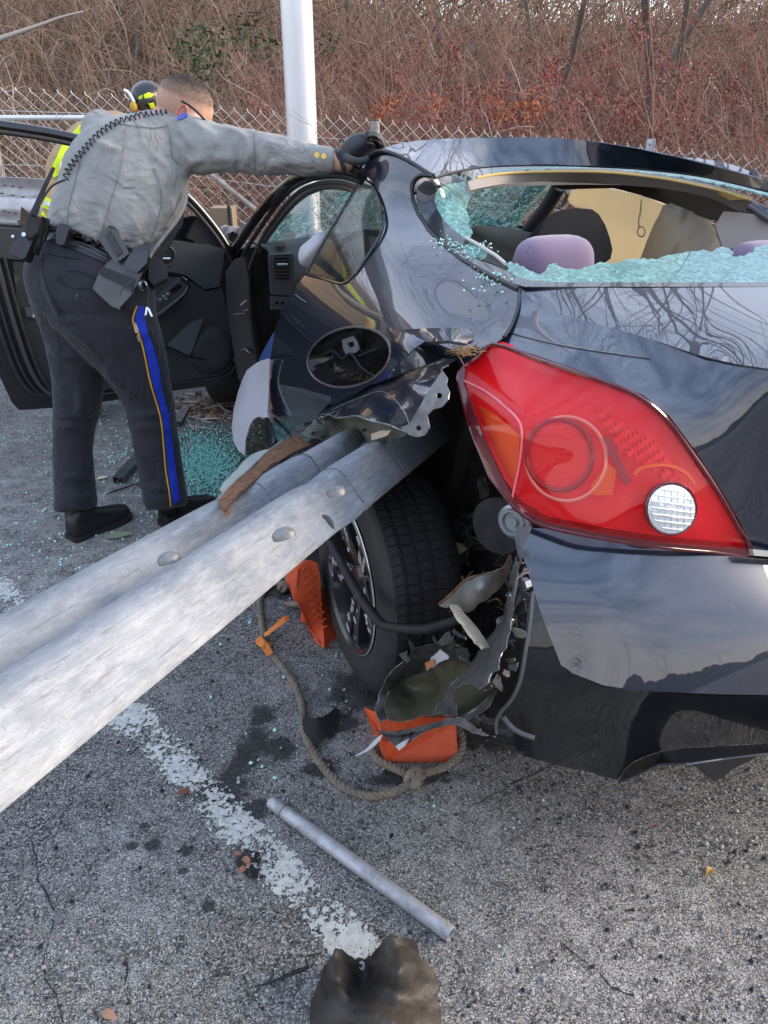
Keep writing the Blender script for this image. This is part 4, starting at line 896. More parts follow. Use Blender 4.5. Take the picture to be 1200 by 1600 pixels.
# sill, torn and rusty, bent out over the rail
SR = [(339, 784, 'd', 1.46), (352, 806, 'd', 1.30), (364, 780, 'd', 1.42), (397, 752, 'd', 1.60), (438, 719, 'd', 1.80), (469, 678, 'd', 2.1), (375, 746, 'd', 1.62), (415, 707, 'd', 1.86), (500, 649, 'd', 2.25), (343, 765, 'd', 1.52), (598, 683, 'y', .9), (600, 662, 'y', .92), (553, 701, 'y', .86)]
sheet('rusty_sill_strip', [(339, 783), (346, 772), (360, 760), (375, 748), (390, 734), (404, 722), (415, 709), (428, 699), (442, 689), (455, 683), (469, 679), (478, 690), (487, 694), (470, 700), (452, 710), (438, 719), (425, 727), (410, 738), (397, 751), (380, 764), (364, 780), (360, 796), (353, 806), (346, 795)], SR, rustm, seed=30, j=.9, th=.004, sp=4, wav=.0)
edge_strip('sill_flange', [(352, 800), (366, 781), (397, 753), (425, 729), (452, 711)], SR, .0022, mat('dark_rust', (.06, .03, .018), .9), car)
edge_strip('sill_flange', [(341, 780), (360, 759), (390, 733), (415, 708), (442, 688)], SR, .0025, greyprimer, car)
sheet('pale_sill_panel', [(343, 764), (352, 750), (364, 738), (377, 724), (391, 711), (405, 705), (420, 702), (414, 709), (404, 720), (390, 732), (375, 745), (360, 758), (347, 770)], [(343, 764, 'd', 1.58), (391, 711, 'd', 1.85), (420, 702, 'd', 1.92), (375, 745, 'd', 1.66)], mat('pale_green_primer', (.30, .33, .30), .5), seed=31, j=.4)
sheet('sill_inner_sheet', [(469, 678), (480, 668), (492, 656), (503, 650), (520, 652), (545, 652), (565, 652), (590, 660), (612, 666), (640, 676), (625, 684), (598, 684), (575, 692), (553, 701), (540, 703), (523, 703), (517, 697), (526, 693), (512, 690), (496, 686), (484, 684)], SR, olive_l, seed=32, j=.5, wav=.005)
for (a, b) in ((568, 672), (548, 683), (522, 686), (490, 676), (505, 682)):
    panel('sheet_hole', ellipse(a, b, 4, 2.2, -15, 10), Deep(Surf(SR), (C0-dep(a, b, 1))*.008), darkvoid, car, th=.001, sp=4)
sheet('primer_lip', [(523, 696), (536, 694), (555, 694), (552, 701), (538, 703), (524, 703)], [(523, 696, 'y', .91), (555, 694, 'y', .90), (538, 703, 'y', .92)], beigeplas, seed=33, j=.3, wav=0)
sheet('primer_lip', [(580, 678), (596, 672), (612, 672), (606, 680), (590, 686), (580, 688)], [(580, 678, 'y', .94), (612, 672, 'y', .95), (590, 686, 'y', .94)], beigeplas, seed=34, j=.3, wav=0)
for k in range(9):
    a, b = r3.uniform(405, 470), r3.uniform(712, 765); t = r3.uniform(-1.4, 1.2); l = r3.uniform(14, 40)
    tube('bent_strut', [K(a, b, 'y', .93), K(a+l*.5*math.cos(t)+r3.uniform(-5, 5), b+l*.5*math.sin(t), 'y', .96), K(a+l*math.cos(t), b+l*math.sin(t), 'y', .95)], r3.uniform(.0015, .004), [dk_sheet, torn_m][k % 2], car, 5, smooth_n=3)
panel('sill_cavity', [(400, 740), (440, 700), (500, 690), (560, 700), (600, 680), (650, 680), (640, 720), (560, 770), (470, 800), (420, 790)], [(400, 740, 'y', .80), (600, 680, 'y', .72), (560, 770, 'y', .75), (420, 790, 'y', .8)], darkvoid, car, th=.01, sp=14)
sheet('lower_skin_shred', [(458, 672), (478, 660), (500, 652), (505, 668), (484, 690), (462, 700)], [(458, 672, 'y', .91), (500, 652, 'y', .95), (462, 700, 'y', .93)], paint, seed=35)
# dry pine needles caught above the lamp
pine = mat('dry_needles', (.42, .25, .10), .8)
nd = thing('pine_needles', 'small tuft of dry orange pine needles caught in the seam above the red tail lamp', 'needles', tuple(K(728, 552, 'y', .85)))
sv = []
for k in range(46):
    a, b = 712+r3.uniform(-8, 34), 548+r3.uniform(-8, 8); t = r3.normal(0.1, .45)+math.pi*(k % 2); l = r3.uniform(10, 26)
    sv.append(tubeg([K(a, b, 'y', .857), K(a+l*.5*math.cos(t), b+l*.5*math.sin(t)-2, 'y', .862), K(a+l*math.cos(t), b+l*math.sin(t), 'y', .86)], .0007, 4))
V, Fc = merge(*sv); o = obj('needle', V, Fc, pine, nd); tag(o, kind='stuff')

# ================================================================== windscreen, cabin, front of the car
WP0, WP1, WP2 = cw(2.02, .6, .98), cw(2.02, -.6, .98), cw(1.38, 0, 1.34)
WPL = (norm(np.cross(WP1-WP0, WP2-WP0)), WP0)
class Pl:
    def __init__(self, n, p): self.n = norm(n); self.p = np.asarray(p, float)
    def at(self, xy): return np.array([K(a, b, 'P', 0, (self.n, self.p)) for a, b in np.atleast_2d(xy)])
SW = Pl(*WPL)
# whole screen in car coordinates, bowed
def ws(u, v):   # u across -1..1, v up 0..1
    return cw(2.06-.70*v-.10*u*u, u*(.70-.14*v), .95+.40*v-.03*u*u*v)
def gridsurf(fn, nu, nv, u0=-1, u1=1, v0=0, v1=1):
    V = [fn(u0+(u1-u0)*i/nu, v0+(v1-v0)*j/nv) for j in range(nv+1) for i in range(nu+1)]; w = nu+1
    return np.array(V), [(j*w+i, j*w+i+1, (j+1)*w+i+1, (j+1)*w+i) for j in range(nv) for i in range(nu)]
V, Fc = gridsurf(ws, 16, 8); wscreen = obj('windscreen', V, Fc, glass_wind, car)
V, Fc = gridsurf(lambda u, v: cw(1.36-.78*v, u*(.54-.01*v), 1.375+.02*(1-u*u)*1+.03*v*(1-v)), 12, 8); solid(obj('roof_lining', V-UPV*.09, Fc, headl, car), .01)
# A pillars, door opening and its rubber seals
def arc(pts, yv): return np.array([K(a, b, 'y', yv[i]) for i, (a, b) in enumerate(pts)])
arc_o = [(352, 430), (363, 397), (376, 376), (390, 356), (407, 331), (426, 309), (441, 295), (456, 283), (480, 271), (505, 266), (530, 265), (552, 268), (566, 274)]
yv = np.interp(np.linspace(0, 1, 13), [0, .35, .7, 1], [.80, .76, .66, .625])
tube('pillar', arc(arc_o, yv), .022, mat('pillar_gloss_black', (.010, .009, .010), .2, coat=.8), car, 12, smooth_n=4)
arc_m = [(366, 450), (372, 418), (386, 388), (404, 360), (424, 331), (446, 304), (470, 286), (498, 277), (528, 275), (552, 279), (565, 284)]
tube('door_seal', arc(arc_m, np.interp(np.linspace(0, 1, 11), [0, .35, .7, 1], [.785, .745, .65, .62])), .010, mat('pillar_matt', (.03, .03, .032), .5), car, 10, smooth_n=4)
arc_i = [(390, 470), (388, 430), (396, 402), (410, 372), (430, 342), (452, 314), (474, 296), (502, 286), (530, 285), (550, 290), (562, 296)]
tube('door_seal', arc(arc_i, np.interp(np.linspace(0, 1, 11), [0, .35, .7, 1], [.76, .72, .635, .61])), .009, trimgrey, car, 10, smooth_n=4)
arc_t = [(404, 392), (416, 372), (436, 344), (458, 318), (480, 301), (506, 291), (530, 290), (552, 296)]
tube('pillar_lining', arc(arc_t, np.interp(np.linspace(0, 1, 8), [0, .4, .7, 1], [.70, .65, .60, .58])), .014, mat('warm_grey_trim', (.16, .145, .125), .8), car, 8, smooth_n=4)
# front door opening: hinge pillar, sill, dark footwell
panel('hinge_pillar', [(352, 425), (366, 405), (382, 400), (390, 440), (392, 500), (400, 560), (412, 610), (418, 655), (400, 650), (385, 620), (372, 590), (360, 520), (354, 470)], [(352, 425, 'x', 2.06), (390, 440, 'x', 1.98), (372, 590, 'x', 2.0), (412, 610, 'x', 1.85)], blackplas, car, th=.04, sp=14)
tube('door_seal', [K(a, b, 'x', 1.93) for a, b in ((388, 430), (390, 480), (396, 530), (404, 575), (412, 605), (424, 640))], .012, rubber, car, 10, smooth_n=4)
for (a, b, c_, d) in ((380, 487, 393, 492), (377, 548, 390, 552)):
    tube('door_hinge', [K(a, b, 'x', 1.97), K((a+c_)/2, b-3, 'x', 1.95), K(c_, d, 'x', 1.93)], .008, mat('hinge_steel', (.14, .14, .15), .4, metal=.7), car, 8)
tube('wiring_loom', [K(a, b, 'x', 1.94) for a, b in ((376, 477), (384, 470), (392, 469))], .004, mat('pale_grey_plastic'), car, 6, smooth_n=4)
tube('check_strap', [K(366, 491, 'x', 2.0), K(384, 490, 'x', 1.93)], .004, steel, car, 6)
# cabin floor, walls
def cbox(name, c, s, m, bev=.02, par=car, rot=0): 
    A = np.array([FW*math.cos(rot)+UPV*math.sin(rot), LF, -FW*math.sin(rot)+UPV*math.cos(rot)]); return box(name, cw(*c), s, m, par, A, bev)
cbox('cabin_floor', (.95, -.05, .30), (2.3, 1.50, .05), darkvoid)
cbox('cabin_side', (.75, -.78, .62), (2.6, .06, .66), trimgrey)
cbox('sill', (1.0, .74, .30), (1.9, .14, .12), blackplas)
cbox('rear_shelf', (-.12, 0, .985), (.62, 1.22, .03), blackplas)
cbox('seat_base', (.75, .36, .46), (.5, .5, .22), blackseat, .06); cbox('seat_base', (.75, -.36, .46), (.5, .5, .22), blackseat, .06)
for y in (.36, -.36): cbox('seat_back', (.46, y, .78), (.14, .48, .50), blackseat, .06, rot=.25)
cbox('rear_seat_back', (-.02, 0, .74), (.16, 1.15, .50), mat('mauve_seat_cloth'), .05, rot=.3)
cbox('rear_seat_base', (.18, 0, .45), (.5, 1.15, .2), mat('mauve_seat_cloth'), .05)
# dashboard
def dsh(u, v):
    x = [1.55, 1.50, 1.50, 1.56, 1.70, 2.05]; z = [.62, .74, .88, .955, .985, .97]; t = v*5; i = min(int(t), 4); f = t-i
    return cw(x[i]+(x[i+1]-x[i])*f-.0*u, u*.72, z[i]+(z[i+1]-z[i])*f+.015*math.cos(u*3))
V, Fc = gridsurf(dsh, 20, 15); dash = obj('dashboard', V, Fc, mat('dash_grey', (.035, .042, .046), .6, bump=.0006, bump_scale=400), car); solid(dash, .01)
DP = (FW, cw(1.47, .6, .85))
SD = Pl(*DP)
panel('vent_surround', [(420, 398), (458, 396), (460, 404), (456, 462), (424, 460)], SD, mat('vent_bezel', (.06, .065, .075), .35), dash, th=.02, sp=12)
vent = panel('air_vent', [(428, 399), (451, 398), (452, 437), (430, 436)], Pl(FW, cw(1.455, .6, .85)), mat('vent_dark', (.006, .006, .007), .6), dash, th=.004, sp=14)
for k in range(7): tube('vent_slat', [K(428, 402+k*5.2, 'x', 1.449), K(452, 402+k*5.2, 'x', 1.449)], .0032, blackplas, vent, 6)
tube('vent_thumbwheel', [K(433, 413, 'x', 1.44), K(449, 413, 'x', 1.44)], .0045, mat('pale_teal_plastic', (.35, .5, .47), .4), vent, 8)
panel('switch_panel', [(423, 464), (459, 464), (462, 482), (424, 484)], Pl(FW, cw(1.465, .6, .8)), mat('vent_bezel'), dash, th=.02, sp=12)
for a in (432, 441): v, f = discg(K(a, 473, 'x', 1.452), -FW, .007, .006, 12); obj('knob', v, f, blackgloss, dash, sharp=40)
panel('defrost_vent', ellipse(438, 382, 8, 3, -5, 12), Pl(UPV, cw(1.7, .5, .992)), mat('vent_dark'), dash, th=.003, sp=6)
# steering wheel with its burst airbag
swc = cw(1.27, .37, .90); sax = norm(-FW+UPV*.45)
u_ = norm(np.cross(sax, UPV)); w_ = np.cross(sax, u_)
tube('steering_wheel', [swc+(u_*math.cos(t)+w_*math.sin(t))*.185 for t in np.linspace(0, 2*math.pi, 40)], .014, mat('wheel_leather', (.02, .02, .02), .5), car, 10, cap=False)
v, f = discg(swc-sax*.05, sax, .07, .05, 24); obj('steering_hub', v, f, blackplas, car, sharp=40)
for t in (0, math.pi, -math.pi/2): tube('steering_spoke', [swc-sax*.02, swc+(u_*math.cos(t)+w_*math.sin(t))*.18], .013, blackplas, car, 8)
def ab(st, name, m, vox=.008, label=None):
    v, f = blob(st, 20); o = obj(name, v, f, m, car, label=label); d = o.modifiers.new('s', 'SUBSURF'); d.levels = 1; d.render_levels = 1; return o
ab(smooth_st([((484, 376), (486, 370), 3.0, .02), ((470, 385), (500, 362), 3.0, .10), ((466, 400), (506, 366), 3.0, .16), ((470, 413), (510, 372), 3.0, .16), ((486, 420), (520, 380), 3.02, .10), ((500, 416), (520, 395), 3.05, .03)]), 'steering_airbag', whitecloth)
# hanging side airbag and blue cloth by the sill
AC = [(388, 572, 'y', .84), (418, 560, 'y', .90), (416, 600, 'y', .90), (366, 660, 'y', .92), (376, 712, 'y', .95), (404, 632, 'y', .91)]
panel('side_airbag', [(386, 578), (398, 569), (408, 563), (421, 561), (419, 600), (416, 652), (405, 650), (396, 655), (390, 665), (383, 688), (382, 712), (372, 704), (365, 690), (362, 668), (365, 640), (372, 612), (379, 592)], AC, whitecloth, car, th=.004, sp=5, disp=lambda x, y: .006*math.sin(x*.25+y*.04), label='crumpled white airbag hanging out over the sill')
panel('airbag_fold', [(398, 640), (416, 640), (416, 652), (402, 651)], AC, whitecloth, car, th=.012, sp=5)
tube('torn_strap', [K(418, 655, 'y', .9), K(432, 690, 'y', .93), K(424, 700, 'y', .93)], .006, rubber, car, 6)
jn = panel('blue_cloth', [(404, 563), (410, 550), (420, 532), (431, 514), (434, 508), (428, 540), (421, 562)], [(404, 563, 'y', .78), (434, 508, 'y', .78), (421, 562, 'y', .80)], denim, car, th=.03, sp=5, disp=lambda x, y: .004*math.sin(x*.7), label='patch of blue denim in the door opening')
# things seen through the back window
HX = -.02
def hr(name, cpt, wx, hy, xx, th, m, tilt=0):
    c = K(cpt[0], cpt[1], 'x', xx); d = proj(c)[2]; hw = wx/FPX*d; hh = hy/FPX*d
    A = np.array([LF, UPV*math.cos(.15)+FW*math.sin(.15), FW]); V = []
    n = 28; m_ = 14; Fc = []
    for i in range(m_+1):
        ph = math.pi*i/m_
        for j in range(n):
            t = 2*math.pi*j/n; a, b, c2 = math.sin(ph)*math.cos(t), math.sin(ph)*math.sin(t), math.cos(ph)
            pw = lambda q, e: math.copysign(abs(q)**e, q)
            V.append(c+A[0]*pw(a, .55)*hw+A[1]*pw(b, .7)*hh+A[2]*pw(c2, .8)*th)
    for i in range(m_):
        for j in range(n): k = (j+1) % n; Fc.append((i*n+j, i*n+k, (i+1)*n+k, (i+1)*n+j))
    return obj(name, V, Fc, m, car)
h1 = hr('headrest', (866, 412), 66, 42, -.06, .055, purple)
tube('headrest_seam', [K(a, b, 'x', -.125) for a, b in ((828, 384), (822, 400), (820, 415), (822, 432))], .0015, mat('seam_dark', (.16, .12, .22), .9), h1, 5, smooth_n=3)
hr('headrest', (1190, 412), 52, 34, -.12, .055, purple)
panel('headrest', [(838, 372), (848, 350), (860, 335), (876, 328), (900, 325), (925, 327), (936, 335), (946, 352), (953, 372), (957, 390), (954, 404), (935, 409), (900, 415), (850, 415), (836, 395)], [(838, 372, 'x', .42), (957, 390, 'x', .42), (900, 325, 'x', .50)], blackseat, car, th=.09, sp=10)
curt = [(883, 304), (893, 298), (910, 291), (930, 290), (958, 296), (985, 302), (1010, 308), (1036, 320), (1036, 345), (1024, 375), (1010, 400), (995, 418), (950, 420), (930, 420), (940, 395), (935, 360), (925, 330), (900, 324), (890, 318)]
panel('curtain_airbag', curt, [(883, 304, 'y', -.60), (1036, 320, 'y', -.56), (958, 296, 'y', -.58), (950, 415, 'y', -.66), (1003, 405, 'y', -.62)], creamcloth, car, th=.01, sp=6, disp=lambda x, y: .010*math.sin(x*.06+1)+.005*math.sin(x*.19+y*.03)-.006*math.exp(-((x-1002)/4)**2))
tube('airbag_tether', [K(a, b, 'y', -.54) for a, b in ((1003, 312), (1001, 330), (998, 345), (999, 355))], .004, mat('pale_tether', (.62, .56, .36), .8), car, 6, smooth_n=3)
tube('airbag_tether', [K(1002+6*math.cos(t), 362+8*math.sin(t), 'y', -.54) for t in np.linspace(0, 6.28, 14)], .003, mat('pale_tether'), car, 6, cap=False)
crink = lambda x, y: .012*math.sin((x-1020)*.09+(y-320)*.05)+.008*math.sin((x+y)*.13)+.012*math.exp(-((x-1062-(y-380)*-.25)/6)**2)
panel('hanging_airbag', [(1036, 321), (1050, 318), (1070, 326), (1090, 334), (1108, 342), (1116, 360), (1122, 375), (1130, 388), (1110, 400), (1060, 420), (1020, 420), (1001, 404), (1010, 378), (1021, 352), (1030, 335)], [(1036, 321, 'y', -.48), (1108, 342, 'y', -.52), (1130, 388, 'y', -.50), (1020, 420, 'y', -.42), (1001, 404, 'y', -.48), (1065, 370, 'y', -.44)], greycloth, car, th=.01, sp=5, disp=crink)
panel('pillar_cover', [(1132, 330), (1165, 333), (1200, 338), (1250, 344), (1250, 400), (1200, 382), (1175, 378), (1142, 389), (1130, 388), (1122, 365), (1119, 352)], [(1132, 330, 'x', .10), (1250, 344, 'x', -.02), (1142, 389, 'x', .06), (1250, 400, 'x', -.05)], mat('warm_grey_trim2', (.33, .30, .29), .7), car, th=.02, sp=10)
# drooping roof lining edge with its yellow foam
hb = [(731, 284), (745, 279), (779, 273), (830, 270), (910, 269), (960, 271), (1007, 276), (1043, 281), (1079, 288), (1115, 296), (1150, 306), (1175, 314), (1165, 328), (1157, 332), (1130, 318), (1103, 307), (1060, 298), (1031, 294), (970, 289), (910, 286), (850, 284), (789, 287), (760, 292), (735, 297)]
HC = [(731, 284, 'y', .44), (910, 269, 'x', .30), (1079, 288, 'x', .12), (1175, 314, 'x', .0), (1157, 332, 'x', .08), (1031, 294, 'x', .22), (910, 286, 'x', .36), (789, 287, 'x', .42), (735, 297, 'y', .45)]
panel('roof_lining_edge', hb, HC, headl, car, th=.012, sp=6)
edge_strip('lining_foam_edge', [(745, 278), (779, 272), (830, 269), (910, 268), (960, 270), (1007, 275), (1043, 280), (1079, 287), (1115, 295), (1150, 305), (1174, 313)], HC, .004, foamy, car)
panel('lining_foam_flap', jag([(1112, 296), (1130, 299), (1150, 306), (1166, 311), (1155, 312), (1140, 312), (1126, 306)], .8, 4, True, 3), [(1112, 296, 'x', .09), (1166, 311, 'x', .0), (1140, 312, 'x', .05)], foamy, car, th=.006, sp=5)
panel('lining_inner', [(865, 284), (930, 285), (1030, 293), (1105, 306), (1158, 330), (1132, 345), (1110, 344), (1040, 318), (1000, 305), (960, 294), (880, 296), (862, 292)], [(865, 284, 'y', -.35), (1105, 306, 'y', -.45), (1130, 345, 'y', -.50), (960, 294, 'y', -.5)], mat('brown_lining', (.09, .068, .055), .9), car, th=.01, sp=12)
tube('pillar_right', [cw(1.38, -.57, 1.32), cw(1.75, -.64, 1.15), cw(2.04, -.70, .96)], .035, trimgrey, car, 12)
tube('pillar_trim', [K(876, 288, 'x', 1.35), K(858, 318, 'x', 1.5), K(838, 345, 'x', 1.68), K(818, 370, 'x', 1.85)], .034, trimgrey, car, 12, smooth_n=4)
tube('broken_pillar_clip', [K(888, 300, 'x', 1.3), K(884, 312, 'x', 1.35), K(878, 322, 'x', 1.38)], .010, mat('pale_grey_plastic'), car, 7, smooth_n=3)
panel('inner_quarter_trim', [(722, 392), (732, 360), (745, 352), (800, 356), (838, 366), (830, 380), (808, 384), (798, 412), (792, 424), (770, 412), (745, 402)], [(722, 392, 'y', .50), (745, 352, 'x', 1.3), (838, 366, 'x', 1.2), (798, 412, 'x', .5)], mat('dash_grey'), car, th=.01, sp=12)
# right side seen past the roof: struts of the broken right corner, bent passenger side metal
panel('bent_right_panel', [(1058, 246), (1090, 247), (1130, 253), (1160, 262), (1180, 272), (1184, 285), (1170, 282), (1120, 264), (1080, 252)], [(1058, 246, 'y', -.95), (1184, 285, 'y', -.80), (1130, 253, 'y', -.95), (1170, 284, 'y', -.80)], paint, car, th=.03, sp=8, label='bent dark metal panel sticking up beyond the roof')
tube('bent_right_edge', [K(1176, 270, 'y', -.85), K(1183, 277, 'y', -.83), K(1184, 286, 'y', -.8)], .014, blackplas, car, 8)
for (p, q, r) in (((1150, 306), (1200, 330), .01), ((1165, 318), (1210, 345), .016), ((1160, 328), (1196, 342), .006)): tube('right_corner_strut', [K(*p, 'y', -.42), K(*q, 'y', -.44)], r, mat('hinge_steel'), car, 8)
# coarse shells of the sides nobody sees from here
def side(u, v):     # u 0..1 along, v 0..1 up
    x = -.95+4.5*u; z = .28+.68*v; y = -(.885-.12*max(0, (v-.8)*5)*.3-.18*max(0, (u-.9)*10)**1.5*.3-.10*max(0, (.1-u)*10))
    return cw(x, y, z)
V, Fc = gridsurf(side, 30, 8, 0, 1); solid(obj('right_side', V, Fc, paint, car), .004)
def hood(u, v): return cw(2.08+1.35*v, u*(.76-.10*v*v), .97-.16*v**1.6-.05*u*u+.03*math.sin(v*7+u*2)*(v))
V, Fc = gridsurf(hood, 16, 14); solid(obj('bonnet', V, Fc, paint, car), .004)
def fend(u, v): return cw(2.1+1.3*u, .80+.07*math.sin(v*3.1)-.1*u*u, .35+.6*v+.02*math.sin(u*9))
V, Fc = gridsurf(fend, 14, 8, 0, 1, .35); solid(obj('front_wing', V, Fc, paint, car), .004)
cbox('front_end', (3.42, 0, .58), (.12, 1.5, .5), blackplas, .05)
cbox('underbody', (1.35, 0, .27), (3.5, 1.2, .04), darkvoid)
cbox('boot_box', (-.48, -.2, .76), (.6, 1.0, .36), darkvoid)
def rwp(u, v): return cw(-.28, u*.6, .4+.6*v)
def wheel_at(c, axis, name='wheel', rad=.325):
    w = thing(name, None, None); w.parent = car; WM[w.name] = WM[car.name]
    pr = [(.212, -.008), (.225, -.002), (.26, .006), (.295, .004), (.318, -.012), (.325, -.03), (.325, -.19), (.318, -.205), (.29, -.215), (.212, -.21)]
    pr = [(a*rad/.325, b) for a, b in pr]
    obj('tyre', *lathe(c, axis, pr, 48), tyre_m, w, sharp=40); obj('rim', *lathe(c, axis, [(.001, -.03), (.05, -.03), (.06, -.04), (.20, -.02), (.214, -.002), (.218, -.2)], 32), rimp, w, sharp=40); return w
wheel_at(cw(2.62, .88, .315), norm(LF*.93+FW*.36)); wheel_at(cw(2.62, -.87, .325), -LF); wheel_at(cw(0, -.87, .325), -LF)
cbox('rear_seat_panel', (-.30, 0, .72), (.03, 1.2, .6), darkvoid, .0)
cbox('firewall', (2.08, 0, .62), (.04, 1.5, .62), darkvoid, .0)

# ------------------------------------------------------------------ driver's door, wide open
DH = np.array([-.80, 3.91, 0]); DE = norm([-.886, -.465, 0]); DN = np.array([DE[1], -DE[0], 0]); DN = DN if DN[1] < 0 else -DN
def dp(off=0.): return Pl(DN, DH+DN*off)
door = thing('door', None, None); door.parent = car; WM[door.name] = WM[car.name]; door['label'] = 'open driver door seen from its inner side'
shell = panel('door_shell', [(-60, 350), (0, 350), (120, 356), (262, 374), (350, 386), (362, 400), (371, 430), (373, 480), (376, 530), (372, 570), (362, 597), (320, 604), (262, 612), (200, 622), (150, 630), (86, 637), (30, 641), (18, 628), (5, 600), (-20, 540), (-60, 460)], dp(.0), mat('door_black', (.016, .017, .018), .42, bump=.0006, bump_scale=300), door, th=.09, sp=18, rnd=False)
tm = mat('door_trim', (.034, .038, .042), .62, bump=.0006, bump_scale=500)
panel('door_trim_upper', [(-30, 354), (60, 360), (150, 366), (255, 375), (330, 384), (352, 390), (350, 402), (346, 430), (342, 448), (320, 452), (290, 430), (262, 424), (235, 428), (150, 415), (20, 405), (-30, 400)], dp(.035), tm, door, th=.035, sp=14)
panel('door_trim_lower', [(20, 408), (150, 418), (235, 432), (290, 434), (322, 455), (346, 450), (352, 470), (362, 500), (366, 540), (360, 575), (345, 586), (262, 598), (160, 610), (80, 618), (62, 590), (42, 540), (28, 480)], dp(.03), mat('door_trim_dark', (.022, .024, .026), .65, bump=.0006, bump_scale=500), door, th=.03, sp=14)
# arm rest with window switches
arm = panel('armrest', [(232, 484), (250, 466), (270, 447), (283, 436), (291, 439), (293, 448), (286, 460), (270, 472), (252, 486), (240, 497), (232, 500)], dp(.095), tm, door, th=.07, sp=8); bevel(arm, .012, 3)
panel('switch_plate', [(240, 476), (256, 462), (270, 450), (280, 443), (284, 448), (272, 458), (256, 470), (244, 481)], dp(.099), blackgloss, arm, th=.004, sp=8)
for (a, b) in ((250, 468), (256, 463), (262, 459), (259, 467)): box('window_switch', K(a, b, 'P', 0, (DN, DH+DN*.104)), (.016, .012, .01), mat('grey_switch', (.16, .17, .18), .4), arm, [DE, DN, UPV], .002)
tube('armrest_edge', [K(a, b, 'P', 0, (DN, DH+DN*.10)) for a, b in ((236, 499), (252, 488), (270, 474), (286, 461), (294, 448), (291, 439), (283, 434))], .010, blackgloss, arm, 8, smooth_n=4)
# inner release handle in its recess
hcup = panel('handle_recess', ellipse(256, 400, 17, 15, 20, 20), dp(.037), mat('vent_dark'), door, th=.003, sp=6)
tube('door_handle', [K(a, b, 'P', 0, (DN, DH+DN*.055)) for a, b in ((246, 402), (256, 404), (266, 404))], .006, chrome, hcup, 8, smooth_n=3)
tube('recess_rim', [K(256+18*math.cos(t), 400+16*math.sin(t), 'P', 0, (DN, DH+DN*.037)) for t in np.linspace(-1.9, 2.2, 20)], .005, tm, hcup, 8)
# speaker bulge and map pocket
sc_ = K(330, 548, 'P', 0, (DN, DH+DN*.03)); v, f = lathe(sc_, DN, [(.001, .03), (.06, .034), (.095, .030), (.115, .012), (.13, -.004)], 36); spk = obj('speaker', v, f, mat('speaker_mesh', (.022, .024, .026), .6, bump=.002, bump_scale=900), door)
panel('map_pocket', [(262, 540), (285, 516), (308, 501), (318, 498), (310, 520), (300, 548), (295, 558), (275, 548)], dp(.065), mat('pocket_grey', (.06, .066, .07), .5), door, th=.02, sp=8)
tube('pocket_edge', [K(a, b, 'P', 0, (DN, DH+DN*.068)) for a, b in ((255, 541), (270, 545), (296, 557), (320, 562))], .004, blackgloss, door, 6, smooth_n=3)
# rubber seals round the rear edge of the door
for off, sh, r in ((.012, 0, .012), (.03, 11, .008), (.045, 24, .010), (.05, 36, .006)):
    tube('door_edge_seal', [K(a+sh, b, 'P', 0, (DN, DH+DN*off)) for a, b in ((-30, 400), (-12, 470), (6, 530), (25, 580), (48, 612), (80, 622))], r, rubber if sh != 24 else mat('seal_grey', (.05, .055, .055), .35), door, 8, smooth_n=4)
panel('door_latch', [(38, 480), (60, 482), (62, 496), (42, 495)], dp(.04), mat('hinge_steel'), door, th=.01, sp=8)
tube('door_bottom_seal', [K(a, b, 'P', 0, (DN, DH+DN*.02)) for a, b in ((86, 622), (160, 616), (260, 600), (350, 588), (368, 570))], .008, rubber, door, 8, smooth_n=3)
# window frame and mirror
fr = [(-60, 190), (0, 197), (60, 206), (110, 216), (150, 228), (200, 246), (250, 275), (290, 306), (318, 336), (344, 370), (362, 402)]
tube('window_frame', [K(a, b, 'P', 0, (DN, DH)) for a, b in fr], .024, blackgloss, door, 12, smooth_n=4)
tube('window_frame', [K(a, b+9, 'P', 0, (DN, DH+DN*.02)) for a, b in fr], .010, rubber, door, 8, smooth_n=4)
panel('mirror_corner', [(292, 372), (300, 356), (312, 338), (332, 362), (350, 388), (320, 384)], dp(.01), blackplas, door, th=.02, sp=8)
tube('corner_bar', [K(309, 334, 'P', 0, (DN, DH)), K(311, 385, 'P', 0, (DN, DH))], .007, blackgloss, door, 8)
mh = panel('door_mirror', [(262, 352), (275, 338), (292, 334), (302, 336), (304, 352), (300, 370), (290, 378), (270, 376), (262, 372)], dp(-.10), blackgloss, door, th=-.09, sp=7)
panel('mirror_glass', [(266, 353), (276, 342), (290, 338), (297, 341), (296, 358), (290, 374), (268, 371)], dp(-.095), mat('mirror', (.9, .92, .95), .03, metal=1), mh, th=.003, sp=7)

